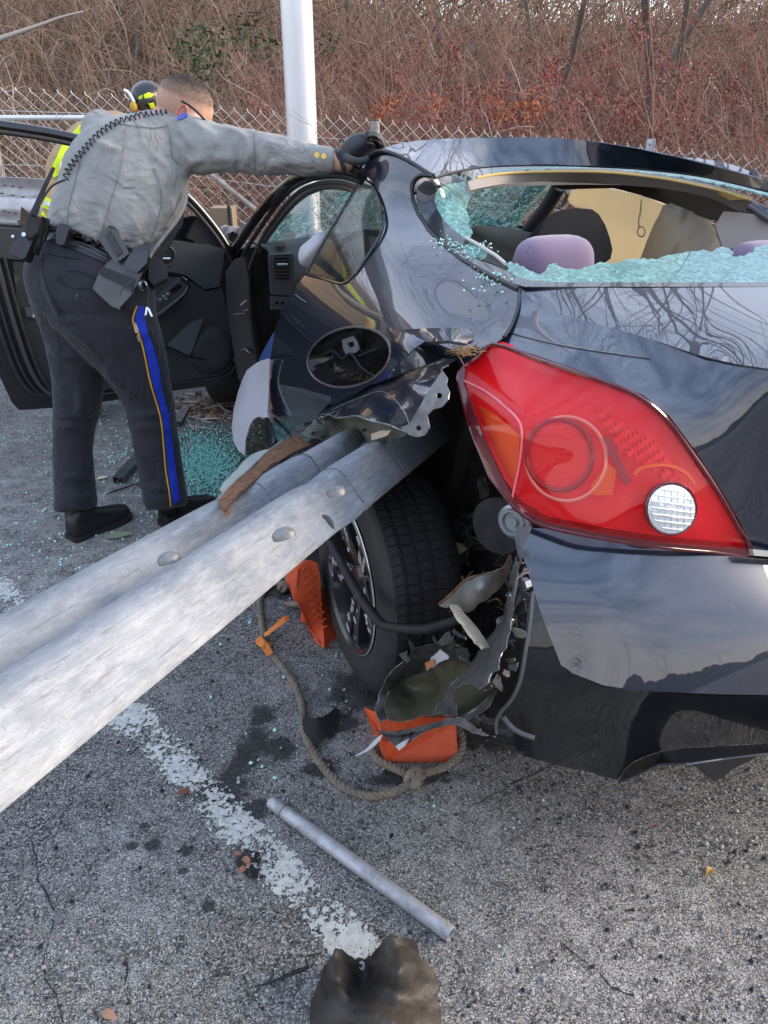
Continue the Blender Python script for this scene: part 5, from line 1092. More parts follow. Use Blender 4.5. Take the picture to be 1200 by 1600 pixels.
# ================================================================== the torn W-beam rail that runs into the car
galv = bpy.data.materials.new('weathered_galvanised'); galv.use_nodes = True; MATS['galv'] = galv
def galvm():
    N, L = nodes(galv); b = N['Principled BSDF']; uv = N.new('ShaderNodeUVMap')
    def noi(sc, s, d=5, r=.6):
        m_ = N.new('ShaderNodeMapping'); m_.inputs['Scale'].default_value = sc; L.new(uv.outputs[0], m_.inputs[0])
        n = N.new('ShaderNodeTexNoise'); n.inputs['Scale'].default_value = s; n.inputs['Detail'].default_value = d; n.inputs['Roughness'].default_value = r; L.new(m_.outputs[0], n.inputs[0]); return n.outputs['Fac']
    def rg(x, a, b_, c=0, d=1):
        r = N.new('ShaderNodeMapRange')
        for i, q in enumerate((a, b_, c, d)): r.inputs[i+1].default_value = q
        L.new(x, r.inputs[0]); return r.outputs[0]
    def mx_(f, c1, c2):
        x = N.new('ShaderNodeMix'); x.data_type = 'RGBA'
        for i, q in ((0, f), (6, c1), (7, c2)):
            if isinstance(q, tuple): x.inputs[i].default_value = (*q, 1)
            else: L.new(q, x.inputs[i])
        return x.outputs[2]
    c = mx_(rg(noi((1, 1, 1), 7), .38, .66), (.175, .195, .22), (.275, .295, .315))
    c = mx_(rg(noi((1, 4, 1), 22, 8, .7), .45, .62, 0, .5), c, (.36, .385, .41))
    c = mx_(rg(noi((2.2, 30, 1), 5, 8, .75), .555, .64, 0, .7), c, (.13, .13, .135))     # long scrapes
    c = mx_(rg(noi((1, 3, 1), 3.3, 6, .6), .56, .7, 0, .5), c, (.38, .37, .31))     # dirt
    c = mx_(rg(noi((1, 1, 1), 160, 3, .6), .62, .68, 0, .5), c, (.13, .13, .13))
    c = mx_(rg(noi((1, 9, 1), 55, 4, .7), .60, .66, 0, .6), c, (.15, .15, .16))
    L.new(c, b.inputs['Base Color']); b.inputs['Metallic'].default_value = .25; b.inputs['Roughness'].default_value = .52
    bp = N.new('ShaderNodeBump'); bp.inputs['Distance'].default_value = .0012; bp.inputs['Strength'].default_value = .8; L.new(noi((2, 12, 1), 14, 8, .7), bp.inputs['Height']); L.new(bp.outputs[0], b.inputs['Normal'])
galvm()
WB = [(-.156, -.004), (-.1555, .004), (-.150, .012), (-.140, .036), (-.128, .064), (-.122, .075), (-.113, .082), (-.100, .084), (-.082, .083), (-.072, .0795), (-.063, .071), (-.053, .046), (-.043, .016), (-.037, .005), (-.026, .0), (0, .0)]
WB = WB+[(-a, b) for a, b in WB[-2::-1]]
def wbeam(name, P, roll, m, parent, dent=None, th=.003):
    P = np.asarray(P, float); T = np.gradient(P, axis=0); T /= np.linalg.norm(T, axis=1)[:, None]; V, uv = [], []; s = 0
    pr = np.array(WB); cum = np.r_[0, np.cumsum(np.linalg.norm(np.diff(pr, axis=0), axis=1))]
    for i in range(len(P)):
        if i: s += np.linalg.norm(P[i]-P[i-1])
        n = np.cross(T[i], [0, 0, 1.]); n /= np.linalg.norm(n); up = np.cross(n, T[i]); rl = roll[i] if hasattr(roll, '__len__') else roll
        a = -n*math.cos(rl)+up*math.sin(rl); b = up*math.cos(rl)+n*math.sin(rl)
        for k, (x, y) in enumerate(pr):
            dd = dent(s, x) if dent else 0
            V.append(P[i]+a*x+b*(y+dd)); uv.append((s, cum[k]))
    m_ = len(pr); Fc = [(i*m_+j, i*m_+j+1, (i+1)*m_+j+1, (i+1)*m_+j) for i in range(len(P)-1) for j in range(m_-1)]
    o = obj(name, V, Fc, m, parent); ul = o.data.uv_layers.new(name='UVMap')
    for lp in o.data.loops: ul.data[lp.index].uv = uv[lp.vertex_index]
    solid(o, th, 0); return o
RP0 = dep(0, 1138, .875); RP1 = dep(560, 741, 1.887); RAX = norm(RP1-RP0); RROLL = -.301
rn = norm(np.cross(RAX, [0, 0, 1.])); rup = np.cross(rn, RAX); RA = -rn*math.cos(RROLL)+rup*math.sin(RROLL); RB = rup*math.cos(RROLL)+rn*math.sin(RROLL)
rail = thing('guard_rail', 'bent grey steel guard rail beam running into the torn side of the car', 'guard rail', tuple(RP0))
L1 = np.linalg.norm(RP1-RP0)
seam_t = (lambda q: (q-RP0) @ RAX)(dep(535, 762, 1.80))
dent = lambda s, x: -.006*math.exp(-((s-1.35)/.06)**2)*(1 if x < 0 else .3)+.0008*math.sin(s*7+x*10)
ts = np.linspace(-.62, seam_t, 60)
wbeam('rail_section', [RP0+RAX*t+RB*.0035 for t in ts], RROLL, galv, rail, lambda s, x: dent(s, x))
ts = np.linspace(seam_t-.25, L1+.42, 40)
wbeam('rail_section', [RP0+RAX*t for t in ts], RROLL, galv, rail, lambda s, x: dent(s+seam_t+.37, x)+(-.02*max(0, s-.55)))
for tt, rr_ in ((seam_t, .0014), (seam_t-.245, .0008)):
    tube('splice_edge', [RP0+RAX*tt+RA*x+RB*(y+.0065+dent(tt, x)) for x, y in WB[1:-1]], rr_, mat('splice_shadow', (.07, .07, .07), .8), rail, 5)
boltm = mat('dull_bolt', (.27, .27, .265), .55, metal=.5, col2=(.17, .165, .15), noise_scale=60, bump=.001, bump_scale=200)
def onrail(px, py, b=.084):
    o = RP0+RB*b; r = ray(px, py); t = ((o-C0) @ RB)/(r @ RB); return C0+r*t
for (a, b, r, hb) in ((525, 768, .0165, .088), (443, 834, .0175, .0875), (263, 872, .017, .084)):
    p = onrail(a, b, hb); nn = RB
    v, f = lathe(p, nn, [(.0005, .009), (r*.5, .0078), (r*.85, .004), (r, 0), (r, -.006)], 24); obj('rail_bolt', v, f, boltm, rail)
mat('slot_dark', (.05, .05, .05), .8)
tube('rail_slot', [onrail(x, y, .0838) for x, y in ((504, 806), (512, 810), (518, 818), (521, 825))], [.0015, .0045, .0045, .0015], mat('slot_dark'), rail, 8)
tube('rail_slot_lip', [onrail(x, y, .0842) for x, y in ((506, 804), (514, 808), (521, 817), (523, 826))], .0012, boltm, rail, 6)
# rust line along the far edge
tube('rusted_edge', [RP0+RAX*t+RA*.1565+RB*.004 for t in np.linspace(-.6, seam_t, 20)], .0032, mat('orange_rust_edge', (.36, .17, .08), .8, col2=(.20, .12, .07), noise_scale=30), rail, 6)

# --- the rest of the tail, outside the right edge of the picture: centre sections and the right half
def to_car(P): q = np.asarray(P)-CORG; return np.stack([q @ FW, q @ LF, q @ UPV], -1)
def centre(name, surf, y0, y1, m, par, n=8, bulge=.03):
    E_ = to_car(surf.at([(1249, y0+(y1-y0)*i/n) for i in range(n+1)])); V = []; k = 12
    for x, y, z in E_:
        for j in range(k+1):
            u = 1-2*j/k; V.append(cw(x-bulge*(1-u*u), y*u, z))
    F_ = [(i*(k+1)+j, i*(k+1)+j+1, (i+1)*(k+1)+j+1, (i+1)*(k+1)+j) for i in range(n) for j in range(k)]
    return solid(obj(name, V, F_, m, par), .004, 0)
centre('boot_lid_centre', Surf(TC, .5), 449, 582, paint, car, bulge=.005); centre('boot_face_centre', Surf(T2, .3), 583, 870, paint, car); centre('bumper_centre', Surf(BC, .25), 878, 1087, paint, car)
centre('bumper_lower_centre', Surf(BL), 1089, 1158, MATS['bumper_paint_dark_reflection'], car); centre('rear_glass_centre', SG, 434, 448, frit, car, bulge=.0)
for o in (trunk, tail, bumper, blow, lens, hous):
    c_ = o.copy(); COL.objects.link(c_); c_.scale = (1, -1, 1); c_.parent = car; WM[c_.name] = WM[car.name]

# ================================================================== pole, fence, standing rail
def gpt(px, d, z): # ground position under a column of the picture at distance Y
    return np.array([(px-600)/FPX*(d*_c+(CAMH-z)*_s), d, z])
pole_m = mat('galvanised_pole', (.78, .79, .80), .36, metal=.45, col2=(.68, .70, .72), noise_scale=5, rough2=.45, stretch=(1, 1, .25))
pc = np.array([-.488, 5.05, 0.])
pole = thing('light_pole', 'tall round galvanised lamp post rising behind the car', 'lamp post', tuple(pc))
obj('post', *tubeg([pc+UPV*z for z in (-.05, 1.5, 4, 9)], [.092, .090, .086, .07], 32), pole_m, pole, sharp=60)
obj('base_plate', *tubeg([pc+UPV*z for z in (0, .03)], .2, 4), steel, pole, sharp=30)
for a in range(4): obj('anchor_bolt', *discg(pc+np.array([.11*math.cos(a*1.57), .11*math.sin(a*1.57), .03]), UPV, .018, .03, 6), steel, pole, smooth=False)
obj('arm', *tubeg([pc+UPV*8.7, pc+UPV*9.3+np.array([0, -1, 0]), pc+UPV*9.4+np.array([0, -2.2, 0])], .04, 10), pole_m, pole)

fence = thing('chain_link_fence', 'rusty chain link fence running behind the car at the foot of the bank', 'fence', tuple(gpt(400, 5.6, 0)))
wire = mat('brown_wire', (.60, .57, .52), .55, metal=.2, col2=(.72, .69, .64), noise_scale=6)
# fence line: top edge heights read at several columns, ground line roughly level with the verge
FY = 5.55
ftop = [(-200, 138), (0, 143), (200, 155), (350, 172), (440, 182), (590, 193), (740, 208), (900, 222), (1100, 242), (1400, 270)]
tops = np.array([K(a, b, 'Y', FY) for a, b in ftop])
xs = tops[:, 0]; zs = tops[:, 2]
def ztop(x): return float(np.interp(x, xs, zs))
pitch = .043; row = .038; wires = []
x = xs[0]
k = 0
while x < xs[-1]:
    zt = ztop(x)+.012; n = int((zt-.05)/row)
    P = [np.array([x+(pitch*.5 if (i+k) % 2 else -pitch*.5)*1.02, FY+(.004 if i % 2 else -.004), zt-i*row]) for i in range(n)]
    P = [P[0]+np.array([-.008, 0, .014])]+P
    # sag and slack low down and by the car
    P = [p+np.array([noise.noise(Vector((p[0]*1.5, p[2]*1.5, 1)))*.012, noise.noise(Vector((p[0]*1.2, p[2], 5)))*.02, noise.noise(Vector((p[0]*1.7, 0, 8)))*.01]) for p in P]
    wires.append(tubeg(P, .0025, 3, cap=False)); x += pitch; k += 1
V, Fc = merge(*wires); o = obj('chain_link', V, Fc, wire, fence, smooth=False); tag(o, kind='stuff')
for zz in (.10, .42):
    tube('tension_wire', [np.array([x, FY-.008, ztop(x)-zz+.008*math.sin(x*3)]) for x in np.linspace(xs[0], xs[-1], 60)], .002, wire, fence, 4)
postm = mat('grey_post', (.40, .40, .385), .6, metal=.3, col2=(.28, .27, .25), noise_scale=20)
def fpost(px, y_top, r=.03, cap=True, par=fence, Y=FY+.03):
    t = K(px, y_top, 'Y', Y); b = np.array([t[0], Y, 0]); o = tube('fence_post', [b, t-UPV*.03], r, postm, par, 14)
    if cap:
        v, f = lathe(t-UPV*.03, UPV, [(r*1.15, -.05), (r*1.18, 0), (r*.95, .02), (r*.5, .034), (.0005, .04)], 14); obj('post_cap', v, f, postm, o)
    return o
fpost(586, 181); fpost(-30, 128); fpost(1330, 240)
# top pipe at the far left and the leaning brace
tube('rail_pipe', [K(-220, 181, 'Y', FY-.05), K(0, 184, 'Y', FY-.05), K(150, 184, 'Y', FY-.05), K(200, 186, 'Y', FY-.04)], .0155, pole_m, fence, 12)
tube('brace_pipe', [K(296, 246, 'Y', FY-.05), K(352, 290, 'Y', FY-.08), K(412, 338, 'Y', FY-.12)], .0165, mat('pale_pipe', (.50, .48, .44), .5, metal=.3, col2=(.33, .30, .26), noise_scale=14), fence, 12)
tube('fence_tie', [K(562+dx, y, 'Y', FY-.02) for dx, y in ((38, 209), (30, 212), (22, 211), (12, 216))], .002, wire, fence, 5, smooth_n=3)
sg = K(1017, 228, 'Y', 5.3)
sp_ = thing('sign_post', 'flat grey steel post end standing above the fence beyond the roof', 'post', (sg[0], sg[1], 0))
t = K(1017, 217, 'Y', 5.3); v, f = tubeg([np.array([t[0], t[1], 0]), t], 1, prof=[(-.025, -.004), (.025, -.004), (.025, .018), (.021, .018), (.021, 0), (-.021, 0), (-.021, .018), (-.025, .018)]); obj('channel', v, f, mat('pale_steel_channel', (.52, .55, .60), .4, metal=.4), sp_, smooth=False)
obj('channel_bolt', *discg(t-UPV*.03+np.array([0, -.006, 0]), np.array([0, -1., 0]), .006, .004, 8), steel, sp_)

# the guard rail still standing, left of the officer
g0, g1, g2 = K(-260, 300, 'Y', 5.0), K(0, 316, 'Y', 4.95), K(75, 322, 'Y', 4.95)
srail = thing('guard_rail', 'white grey guard rail still standing on its posts behind the open door', 'guard rail', (g1[0], g1[1], 0))
P = [K(a, b, 'Y', 5.0) for a, b in ((-420, 300), (-200, 308), (0, 318), (100, 324), (180, 336))]
P = crs(np.array(P), False, 6)
n_ = len(P); wb = wbeam('rail_section', P, -math.pi/2-.35, mat('pale_guard_rail', (.60, .60, .62), .5, metal=.25, col2=(.45, .44, .43), noise_scale=12), srail)
slot = mat('slot_dark')
for k, (a, b) in enumerate(((8, 290), (20, 291), (32, 293), (3, 302), (20, 305), (36, 308), (6, 330), (14, 332), (24, 333), (30, 345))): obj('rail_slot', *ellipsoid(K(a, b, 'Y', 4.9), np.diag([.014, .012, .004]), 8, 5), slot, srail)
for a in (-330, -120, 60):
    c_ = K(a, 330, 'Y', 5.1); box('rail_post', (c_[0], 5.16, .33), (.11, .15, .72), mat('rail_post_wood', (.22, .17, .12), .85, col2=(.32, .26, .2), noise_scale=10, stretch=(1, 1, .2)), srail, bev=.004)
# end of the second rail with its wooden block, seen past the door
blk = K(356, 346, 'Y', 4.75)
bt = thing('wooden_block', 'weathered wooden spacer block on crushed guard rail end between door and fence', 'block', (blk[0], blk[1], 0))
wood = mat('grey_wood', (.34, .26, .18), .85, col2=(.22, .16, .11), noise_scale=8, stretch=(1, 1, .15), bump=.002, bump_scale=40)
box('block', K(350, 344, 'Y', 4.75), (.13, .14, .15), wood, bt, bev=.004); box('post', K(356, 420, 'Y', 4.85), (.14, .14, .6), wood, bt, bev=.004)
box('strap', K(359, 343, 'Y', 4.67), (.018, .01, .15), mat('slot_dark'), bt)
cr_ = thing('rail_end', 'crushed pale guard rail end curled beside the wooden block', 'guard rail end', tuple(K(372, 372, 'Y', 4.5)))
for i, (pts, m) in enumerate((([(338, 358), (352, 352), (372, 355), (388, 362), (384, 372), (374, 384), (364, 398), (358, 384), (346, 372)], mat('pale_guard_rail')), ([(352, 366), (364, 362), (378, 368), (376, 380), (366, 380), (356, 374)], blackgloss), ([(376, 346), (384, 350), (386, 360), (376, 358)], mat('pale_guard_rail')))):
    panel('bent_plate', pts, Surf([(a, b, 'Y', 4.5-.1*i+.003*((a*7) % 13)) for a, b in pts[::2]]), m, cr_, th=.004, sp=5, disp=lambda x, y: .02*math.sin(x*.3+y*.2))

# ================================================================== the officer
OFF = ground(160, 830)
off = thing('person', 'man in grey uniform shirt and dark trousers with blue stripe leaning into the car', 'person', tuple(OFF))
skin = mat('skin', (.60, .36, .26), .5, sss=.15, col2=(.52, .30, .21), noise_scale=30, bump=.0004, bump_scale=200)
shirt_m = mat('grey_shirt', (.245, .245, .232), .9, col2=(.31, .31, .295), noise_scale=7, bump=.004, bump_scale=22, sheen=.1)
def creases(m, scale, dist, detail=2.5):
    N, L = nodes(m); t = N.new('ShaderNodeTexCoord'); n = N.new('ShaderNodeTexNoise'); n.inputs['Scale'].default_value = scale; n.inputs['Detail'].default_value = detail; n.inputs['Distortion'].default_value = 1.6
    L.new(t.outputs['Object'], n.inputs[0]); a = N.new('ShaderNodeMath'); a.operation = 'SUBTRACT'; L.new(n.outputs['Fac'], a.inputs[0]); a.inputs[1].default_value = .5
    b_ = N.new('ShaderNodeMath'); b_.operation = 'ABSOLUTE'; L.new(a.outputs[0], b_.inputs[0]); c_ = N.new('ShaderNodeMath'); c_.operation = 'MULTIPLY'; L.new(b_.outputs[0], c_.inputs[0]); c_.inputs[1].default_value = -1.
    w = N.new('ShaderNodeTexNoise'); w.inputs['Scale'].default_value = 420; L.new(t.outputs['Object'], w.inputs[0]); e = N.new('ShaderNodeMath'); e.operation = 'MULTIPLY_ADD'; L.new(w.outputs['Fac'], e.inputs[0]); e.inputs[1].default_value = .03; L.new(c_.outputs[0], e.inputs[2])
    bp = N.new('ShaderNodeBump'); bp.inputs['Distance'].default_value = dist; bp.inputs['Strength'].default_value = .9; L.new(e.outputs[0], bp.inputs['Height']); L.new(bp.outputs[0], N['Principled BSDF'].inputs['Normal'])
creases(shirt_m, 6.5, .034)
trou_m = mat('dark_trousers', (.017, .018, .024), .88, col2=(.024, .025, .033), noise_scale=6, bump=.001, bump_scale=24, sheen=.1)
creases(trou_m, 5, .03)
leather = mat('black_leather', (.012, .012, .014), .32, coat=.3, bump=.0008, bump_scale=180)
shoe_m = mat('black_shoe', (.010, .010, .011), .45, bump=.001, bump_scale=50)
nylon = mat('black_nylon', (.016, .016, .018), .7, bump=.0006, bump_scale=500)
kyd = mat('grey_green_holster', (.045, .052, .047), .32, col2=(.022, .024, .025), noise_scale=10, coat=.4, bump=.0008, bump_scale=90)

torso = [((74, 352), (240, 398), 2.63, .25), ((80, 334), (250, 384), 2.63, .27), ((88, 308), (264, 360), 2.62, .28), ((96, 276), (282, 324), 2.61, .28), ((104, 248), (291, 292), 2.60, .27), ((116, 222), (296, 262), 2.60, .26),
         ((132, 205), (298, 236), 2.60, .24), ((156, 189), (296, 214), 2.60, .22), ((188, 180), (286, 200), 2.60, .18), ((224, 175), (276, 190), 2.61, .13), ((242, 172), (272, 184), 2.62, .09)]
armR = [((250, 186), (262, 262), 2.60, .14), ((282, 180), (286, 268), 2.60, .17), ((306, 184), (304, 268), 2.585, .165), ((335, 192), (334, 268), 2.565, .145), ((368, 199), (368, 268), 2.54, .13), ((396, 206), (398, 270), 2.52, .125), ((430, 213), (432, 270), 2.50, .12),
        ((462, 220), (464, 271), 2.475, .11), ((492, 227), (494, 271), 2.455, .105), ((516, 233), (519, 268), 2.44, .09), ((522, 235), (524, 266), 2.435, .085)]
armL = [((150, 185), (200, 178), 2.74, .14), ((170, 215), (225, 200), 2.86, .14), ((200, 262), (245, 246), 2.98, .12), ((232, 300), (262, 285), 3.08, .10), ((258, 322), (280, 310), 3.16, .08)]
pelvis = [((70, 366), (232, 402), 2.64, .24), ((58, 388), (236, 418), 2.645, .27), ((46, 412), (238, 440), 2.655, .30), ((43, 436), (240, 462), 2.67, .31), ((50, 462), (242, 488), 2.68, .30), ((60, 488), (243, 512), 2.70, .27)]
legR = [((58, 470), (242, 486), 2.68, .27), ((84, 508), (248, 512), 2.70, .26), ((116, 540), (254, 538), 2.73, .24), ((148, 572), (260, 566), 2.77, .22), ((178, 604), (266, 598), 2.81, .195), ((196, 636), (271, 630), 2.86, .18), ((204, 668), (275, 662), 2.90, .175), ((210, 700), (279, 696), 2.95, .17),
        ((216, 732), (284, 728), 3.0, .165), ((223, 764), (289, 759), 3.04, .165), ((229, 792), (293, 784), 3.08, .165), ((232, 797), (290, 790), 3.085, .13)]
legL = [((52, 470), (150, 500), 2.72, .25), ((66, 508), (158, 530), 2.76, .23), ((77, 545), (162, 560), 2.80, .21), ((83, 585), (160, 595), 2.84, .19), ((85, 622), (157, 630), 2.88, .18), ((85, 655), (150, 658), 2.92, .17), ((85, 690), (143, 692), 2.95, .165), ((86, 730), (144, 730), 2.99, .165),
        ((87, 768), (147, 764), 3.02, .165), ((87, 796), (150, 789), 3.04, .165), ((92, 801), (146, 795), 3.045, .13)]
# bare body under the clothes, one continuous surface with head and forearm
def thin(st, f=.9): 
    out = []
    for s in st:
        a, b = np.array(s[0], float), np.array(s[1], float); c = (a+b)/2; out.append((tuple(c+(a-c)*f), tuple(c+(b-c)*f), s[2], s[3]*f))
    return out
neck = [((246, 160), (268, 190), 2.62, .11), ((262, 150), (288, 192), 2.61, .115), ((282, 146), (308, 196), 2.62, .115)]
hc = dep(289, 165, 2.60)
hx = norm(RV*.86-UPV*.50+np.array([0, .25, 0]))     # direction of the face, bent down to the right
hz = norm(RV*.50+UPV*.84); hz = norm(hz-hx*(hz @ hx)); hy = np.cross(hz, hx)
parts = [blob(smooth_st(thin(torso), 3)), blob(smooth_st(thin(armR), 3)), blob(smooth_st(thin(armL), 3)), blob(smooth_st(thin(pelvis), 3)), blob(smooth_st(thin(legR), 3)), blob(smooth_st(thin(legL), 3)), blob(neck),
         ellipsoid(hc, [hx*.098, hy*.078, hz*.088]), ellipsoid(hc+hx*.045-hz*.045, [hx*.062, hy*.060, hz*.072]), ellipsoid(hc+hx*.062-hz*.088, [hx*.034, hy*.045, hz*.030]),
         ellipsoid(hc+hx*.112-hz*.030, [hx*.016, hy*.013, hz*.022]), ellipsoid(hc+hx*.095-hz*.068, [hx*.012, hy*.024, hz*.009]),
         blob([((505, 238), (510, 264), 2.44, .055), ((530, 240), (534, 268), 2.43, .05), ((548, 240), (552, 266), 2.42, .045)])]
V, Fc = merge(*parts); body = obj('body', V, Fc, skin, off, label='bent head with cropped dark hair'); remesh(body, .009, 3)
# ears
es = np.sign(hy @ (C0-hc))
ec = hc+hy*es*.076-hz*.018-hx*.004
ear = [ellipsoid(ec+hy*es*.006, [hx*.018+hz*.004, hy*.007, hz*.032]), ellipsoid(ec-hz*.022+hy*es*.004, [hx*.010, hy*.006, hz*.012])]
V, Fc = merge(*ear); o = obj('ear', V, Fc, mat('ear_skin', (.55, .25, .19), .5, sss=.2), body); remesh(o, .0025, 2)
tube('ear_rim', [ec+hy*es*.013+hx*.016*math.cos(t)+hz*.028*math.sin(t) for t in np.linspace(-.6, 4.3, 14)], .0028, mat('ear_skin'), o, 6)
ec2 = hc-hy*es*.078-hz*.018; V, Fc = ellipsoid(ec2, [hx*.018, hy*.009, hz*.030]); obj('ear', V, Fc, mat('ear_skin'), body)
# cropped hair: a close cap, ragged along the hairline, thin at back and sides
hv, hf = ellipsoid(hc, [hx*.1015, hy*.0815, hz*.0915], 40, 28)
loc = (hv-hc) @ np.array([hx/.1015, hy/.0815, hz/.0915]).T
keep = [f for f in hf if (lambda c: c[2] > .10-.10*min(c[0], 0)*-1+(.25 if c[0] > .55 else 0)+.10*noise.noise(Vector(c*6)) and c[0] < .80 or (c[0] < -.2 and c[2] > -.45))(loc[list(f)].mean(0))]
hair_m = bpy.data.materials.new('cropped_hair'); hair_m.use_nodes = True
def hm():
    N, L = nodes(hair_m); b = N['Principled BSDF']; b.inputs['Roughness'].default_value = .8
    t = N.new('ShaderNodeTexCoord'); at = N.new('ShaderNodeAttribute'); at.attribute_name = 'top'
    n = N.new('ShaderNodeTexNoise'); n.inputs['Scale'].default_value = 900; L.new(t.outputs['Object'], n.inputs[0])
    m = N.new('ShaderNodeMix'); m.data_type = 'RGBA'; m.inputs[6].default_value = (.34, .22, .16, 1); m.inputs[7].default_value = (.030, .020, .015, 1); L.new(at.outputs['Fac'], m.inputs[0]); L.new(m.outputs[2], b.inputs['Base Color'])
    a = N.new('ShaderNodeMath'); a.operation = 'ADD'; L.new(at.outputs['Fac'], a.inputs[0]); L.new(n.outputs[0], a.inputs[1])
    r = N.new('ShaderNodeMapRange'); r.inputs[1].default_value = .45; r.inputs[2].default_value = .9; L.new(a.outputs[0], r.inputs[0]); L.new(r.outputs[0], b.inputs['Alpha'])
hm()
hair = obj('hair', hv, keep, hair_m, body); at_ = hair.data.attributes.new('top', 'FLOAT', 'POINT')
at_.data.foreach_set('value', [float(min(1, max(0, (c[2]-.28-.18*c[0])*1.7))) for c in loc])
hairs = []
for k in range(2600):
    i = rng.integers(0, len(loc)); c = loc[i]
    if c[2] < .25: continue
    th = rng.uniform(0, 6.28); ph = math.acos(rng.uniform(.45, 1)); d = np.array([math.sin(ph)*math.cos(th), math.sin(ph)*math.sin(th), math.cos(ph)])
    p = hc+hx*d[0]*.100+hy*d[1]*.080+hz*d[2]*.090; nn = norm(hx*d[0]/.1+hy*d[1]/.08+hz*d[2]/.09)+rng.normal(size=3)*.25
    q = p+nn*.007; w = norm(np.cross(nn, [.3, .5, .8]))*.0006; hairs.append((np.array([p-w, p+w, q]), [(0, 1, 2)]))
V, Fc = merge(*hairs); o = obj('hair_bristle', V, Fc, mat('dark_hair', (.03, .02, .014), .7), hair); tag(o, kind='stuff')
# sunglasses with blue lens and strap
gl = mat('blue_mirror_lens', (.02, .06, .45), .12, coat=1)
tube('glasses_temple', [K(284, 158, 'd', 2.515), K(297, 166, 'd', 2.512), K(310, 177, 'd', 2.52), K(321, 189, 'd', 2.53)], .004, nylon, body, 8, smooth_n=3)
gp = panel('glasses', [(276, 184), (284, 178), (293, 176), (292, 181), (284, 186), (278, 187)], [(275, 182, 'd', 2.52), (294, 172, 'd', 2.52), (300, 190, 'd', 2.52)], gl, body, th=.006, sp=4)

# shirt with sleeve
V, Fc = merge(blob(smooth_st(torso, 4), 32), blob(smooth_st(armR, 4), 28), blob(smooth_st(armL, 4), 24), ellipsoid(dep(262, 215, 2.60), [RV*.085, UPV*.09, np.array([0, .085, 0])]), ellipsoid(dep(160, 205, 2.64), [RV*.07, UPV*.07, np.array([0, .08, 0])]))
def folds(o, strength, scale, levels=0, tex='CLOUDS'):
    t = bpy.data.textures.new(o.name+'_folds', tex); t.noise_scale = scale
    m = o.modifiers.new('folds', 'DISPLACE'); m.texture = t; m.strength = strength; m.texture_coords = 'LOCAL'; m.mid_level = .5
def fold_ridges(lines, m_, r, d_off):
    out = []
    ct = m_
    for pts in lines:
        P = ct.at(crs(pts, False, 5)); n = len(P); out.append(tubeg(P, r*np.sin(np.linspace(.25, math.pi-.25, n)), 8))
    return out
_tmp = obj('tmp', V, Fc, shirt_m, off); _c = Cast([_tmp], -.004, 2.6); bpy.data.objects.remove(_tmp)
V, Fc = merge((V, Fc), *fold_ridges([[(298, 190), (318, 200), (338, 218), (348, 240)], [(345, 198), (372, 208), (392, 222)], [(322, 254), (352, 246), (386, 250)], [(404, 216), (432, 230), (468, 238)], [(410, 262), (445, 252), (488, 258)], [(288, 262), (304, 250), (330, 246)], [(236, 322), (244, 346), (238, 384)],
  [(254, 296), (264, 322), (256, 352)], [(160, 330), (156, 352), (150, 378)], [(188, 350), (182, 372), (184, 392)], [(120, 300), (116, 330), (124, 352)], [(92, 330), (108, 344), (118, 360)], [(205, 330), (214, 360), (210, 396)], [(268, 215), (284, 232), (290, 256)], [(276, 200), (296, 218), (304, 240)], [(230, 240), (262, 262), (282, 300)],
  [(366, 204), (370, 230), (366, 262)], [(384, 206), (390, 235), (386, 264)], [(446, 222), (450, 242), (446, 264)], [(262, 236), (284, 250), (296, 268)], [(140, 214), (170, 232), (200, 236)], [(312, 196), (330, 230), (326, 262)], [(420, 214), (410, 240), (424, 266)]], _c, .017, 0))
shirt = obj('shirt', V, Fc, shirt_m, off); remesh(shirt, .0075, 5, .5); folds(shirt, .016, .11); folds(shirt, .007, .035)
V, Fc = merge(blob(smooth_st(pelvis, 4), 32), blob(smooth_st(legR, 4), 28), blob(smooth_st(legL, 4), 28))
_tmp = obj('tmp', V, Fc, trou_m, off); _c = Cast([_tmp], -.004, 2.7); bpy.data.objects.remove(_tmp)
V, Fc = merge((V, Fc), *fold_ridges([[(200, 640), (225, 650), (262, 640)], [(208, 668), (236, 664), (270, 672)], [(160, 566), (178, 590), (204, 612)], [(84, 500), (120, 520), (160, 560)], [(70, 486), (98, 500), (128, 500)], [(90, 640), (112, 650), (148, 646)], [(88, 668), (118, 664), (146, 672)], [(212, 756), (240, 764), (280, 756)], [(222, 780), (250, 776), (288, 782)],
  [(90, 770), (116, 778), (146, 770)], [(92, 748), (116, 744), (144, 752)], [(76, 540), (96, 556), (124, 556)], [(226, 500), (238, 530), (246, 560)], [(70, 440), (84, 470), (96, 500)], [(186, 500), (210, 520), (250, 520)], [(120, 600), (126, 630), (118, 660)]], _c, .017, 0))
trou = obj('trousers', V, Fc, trou_m, off); remesh(trou, .0075, 4, .5); folds(trou, .012, .12); folds(trou, .004, .04)
CS = Cast([shirt], .004, 2.6); CT = Cast([trou], .0045, 2.7)
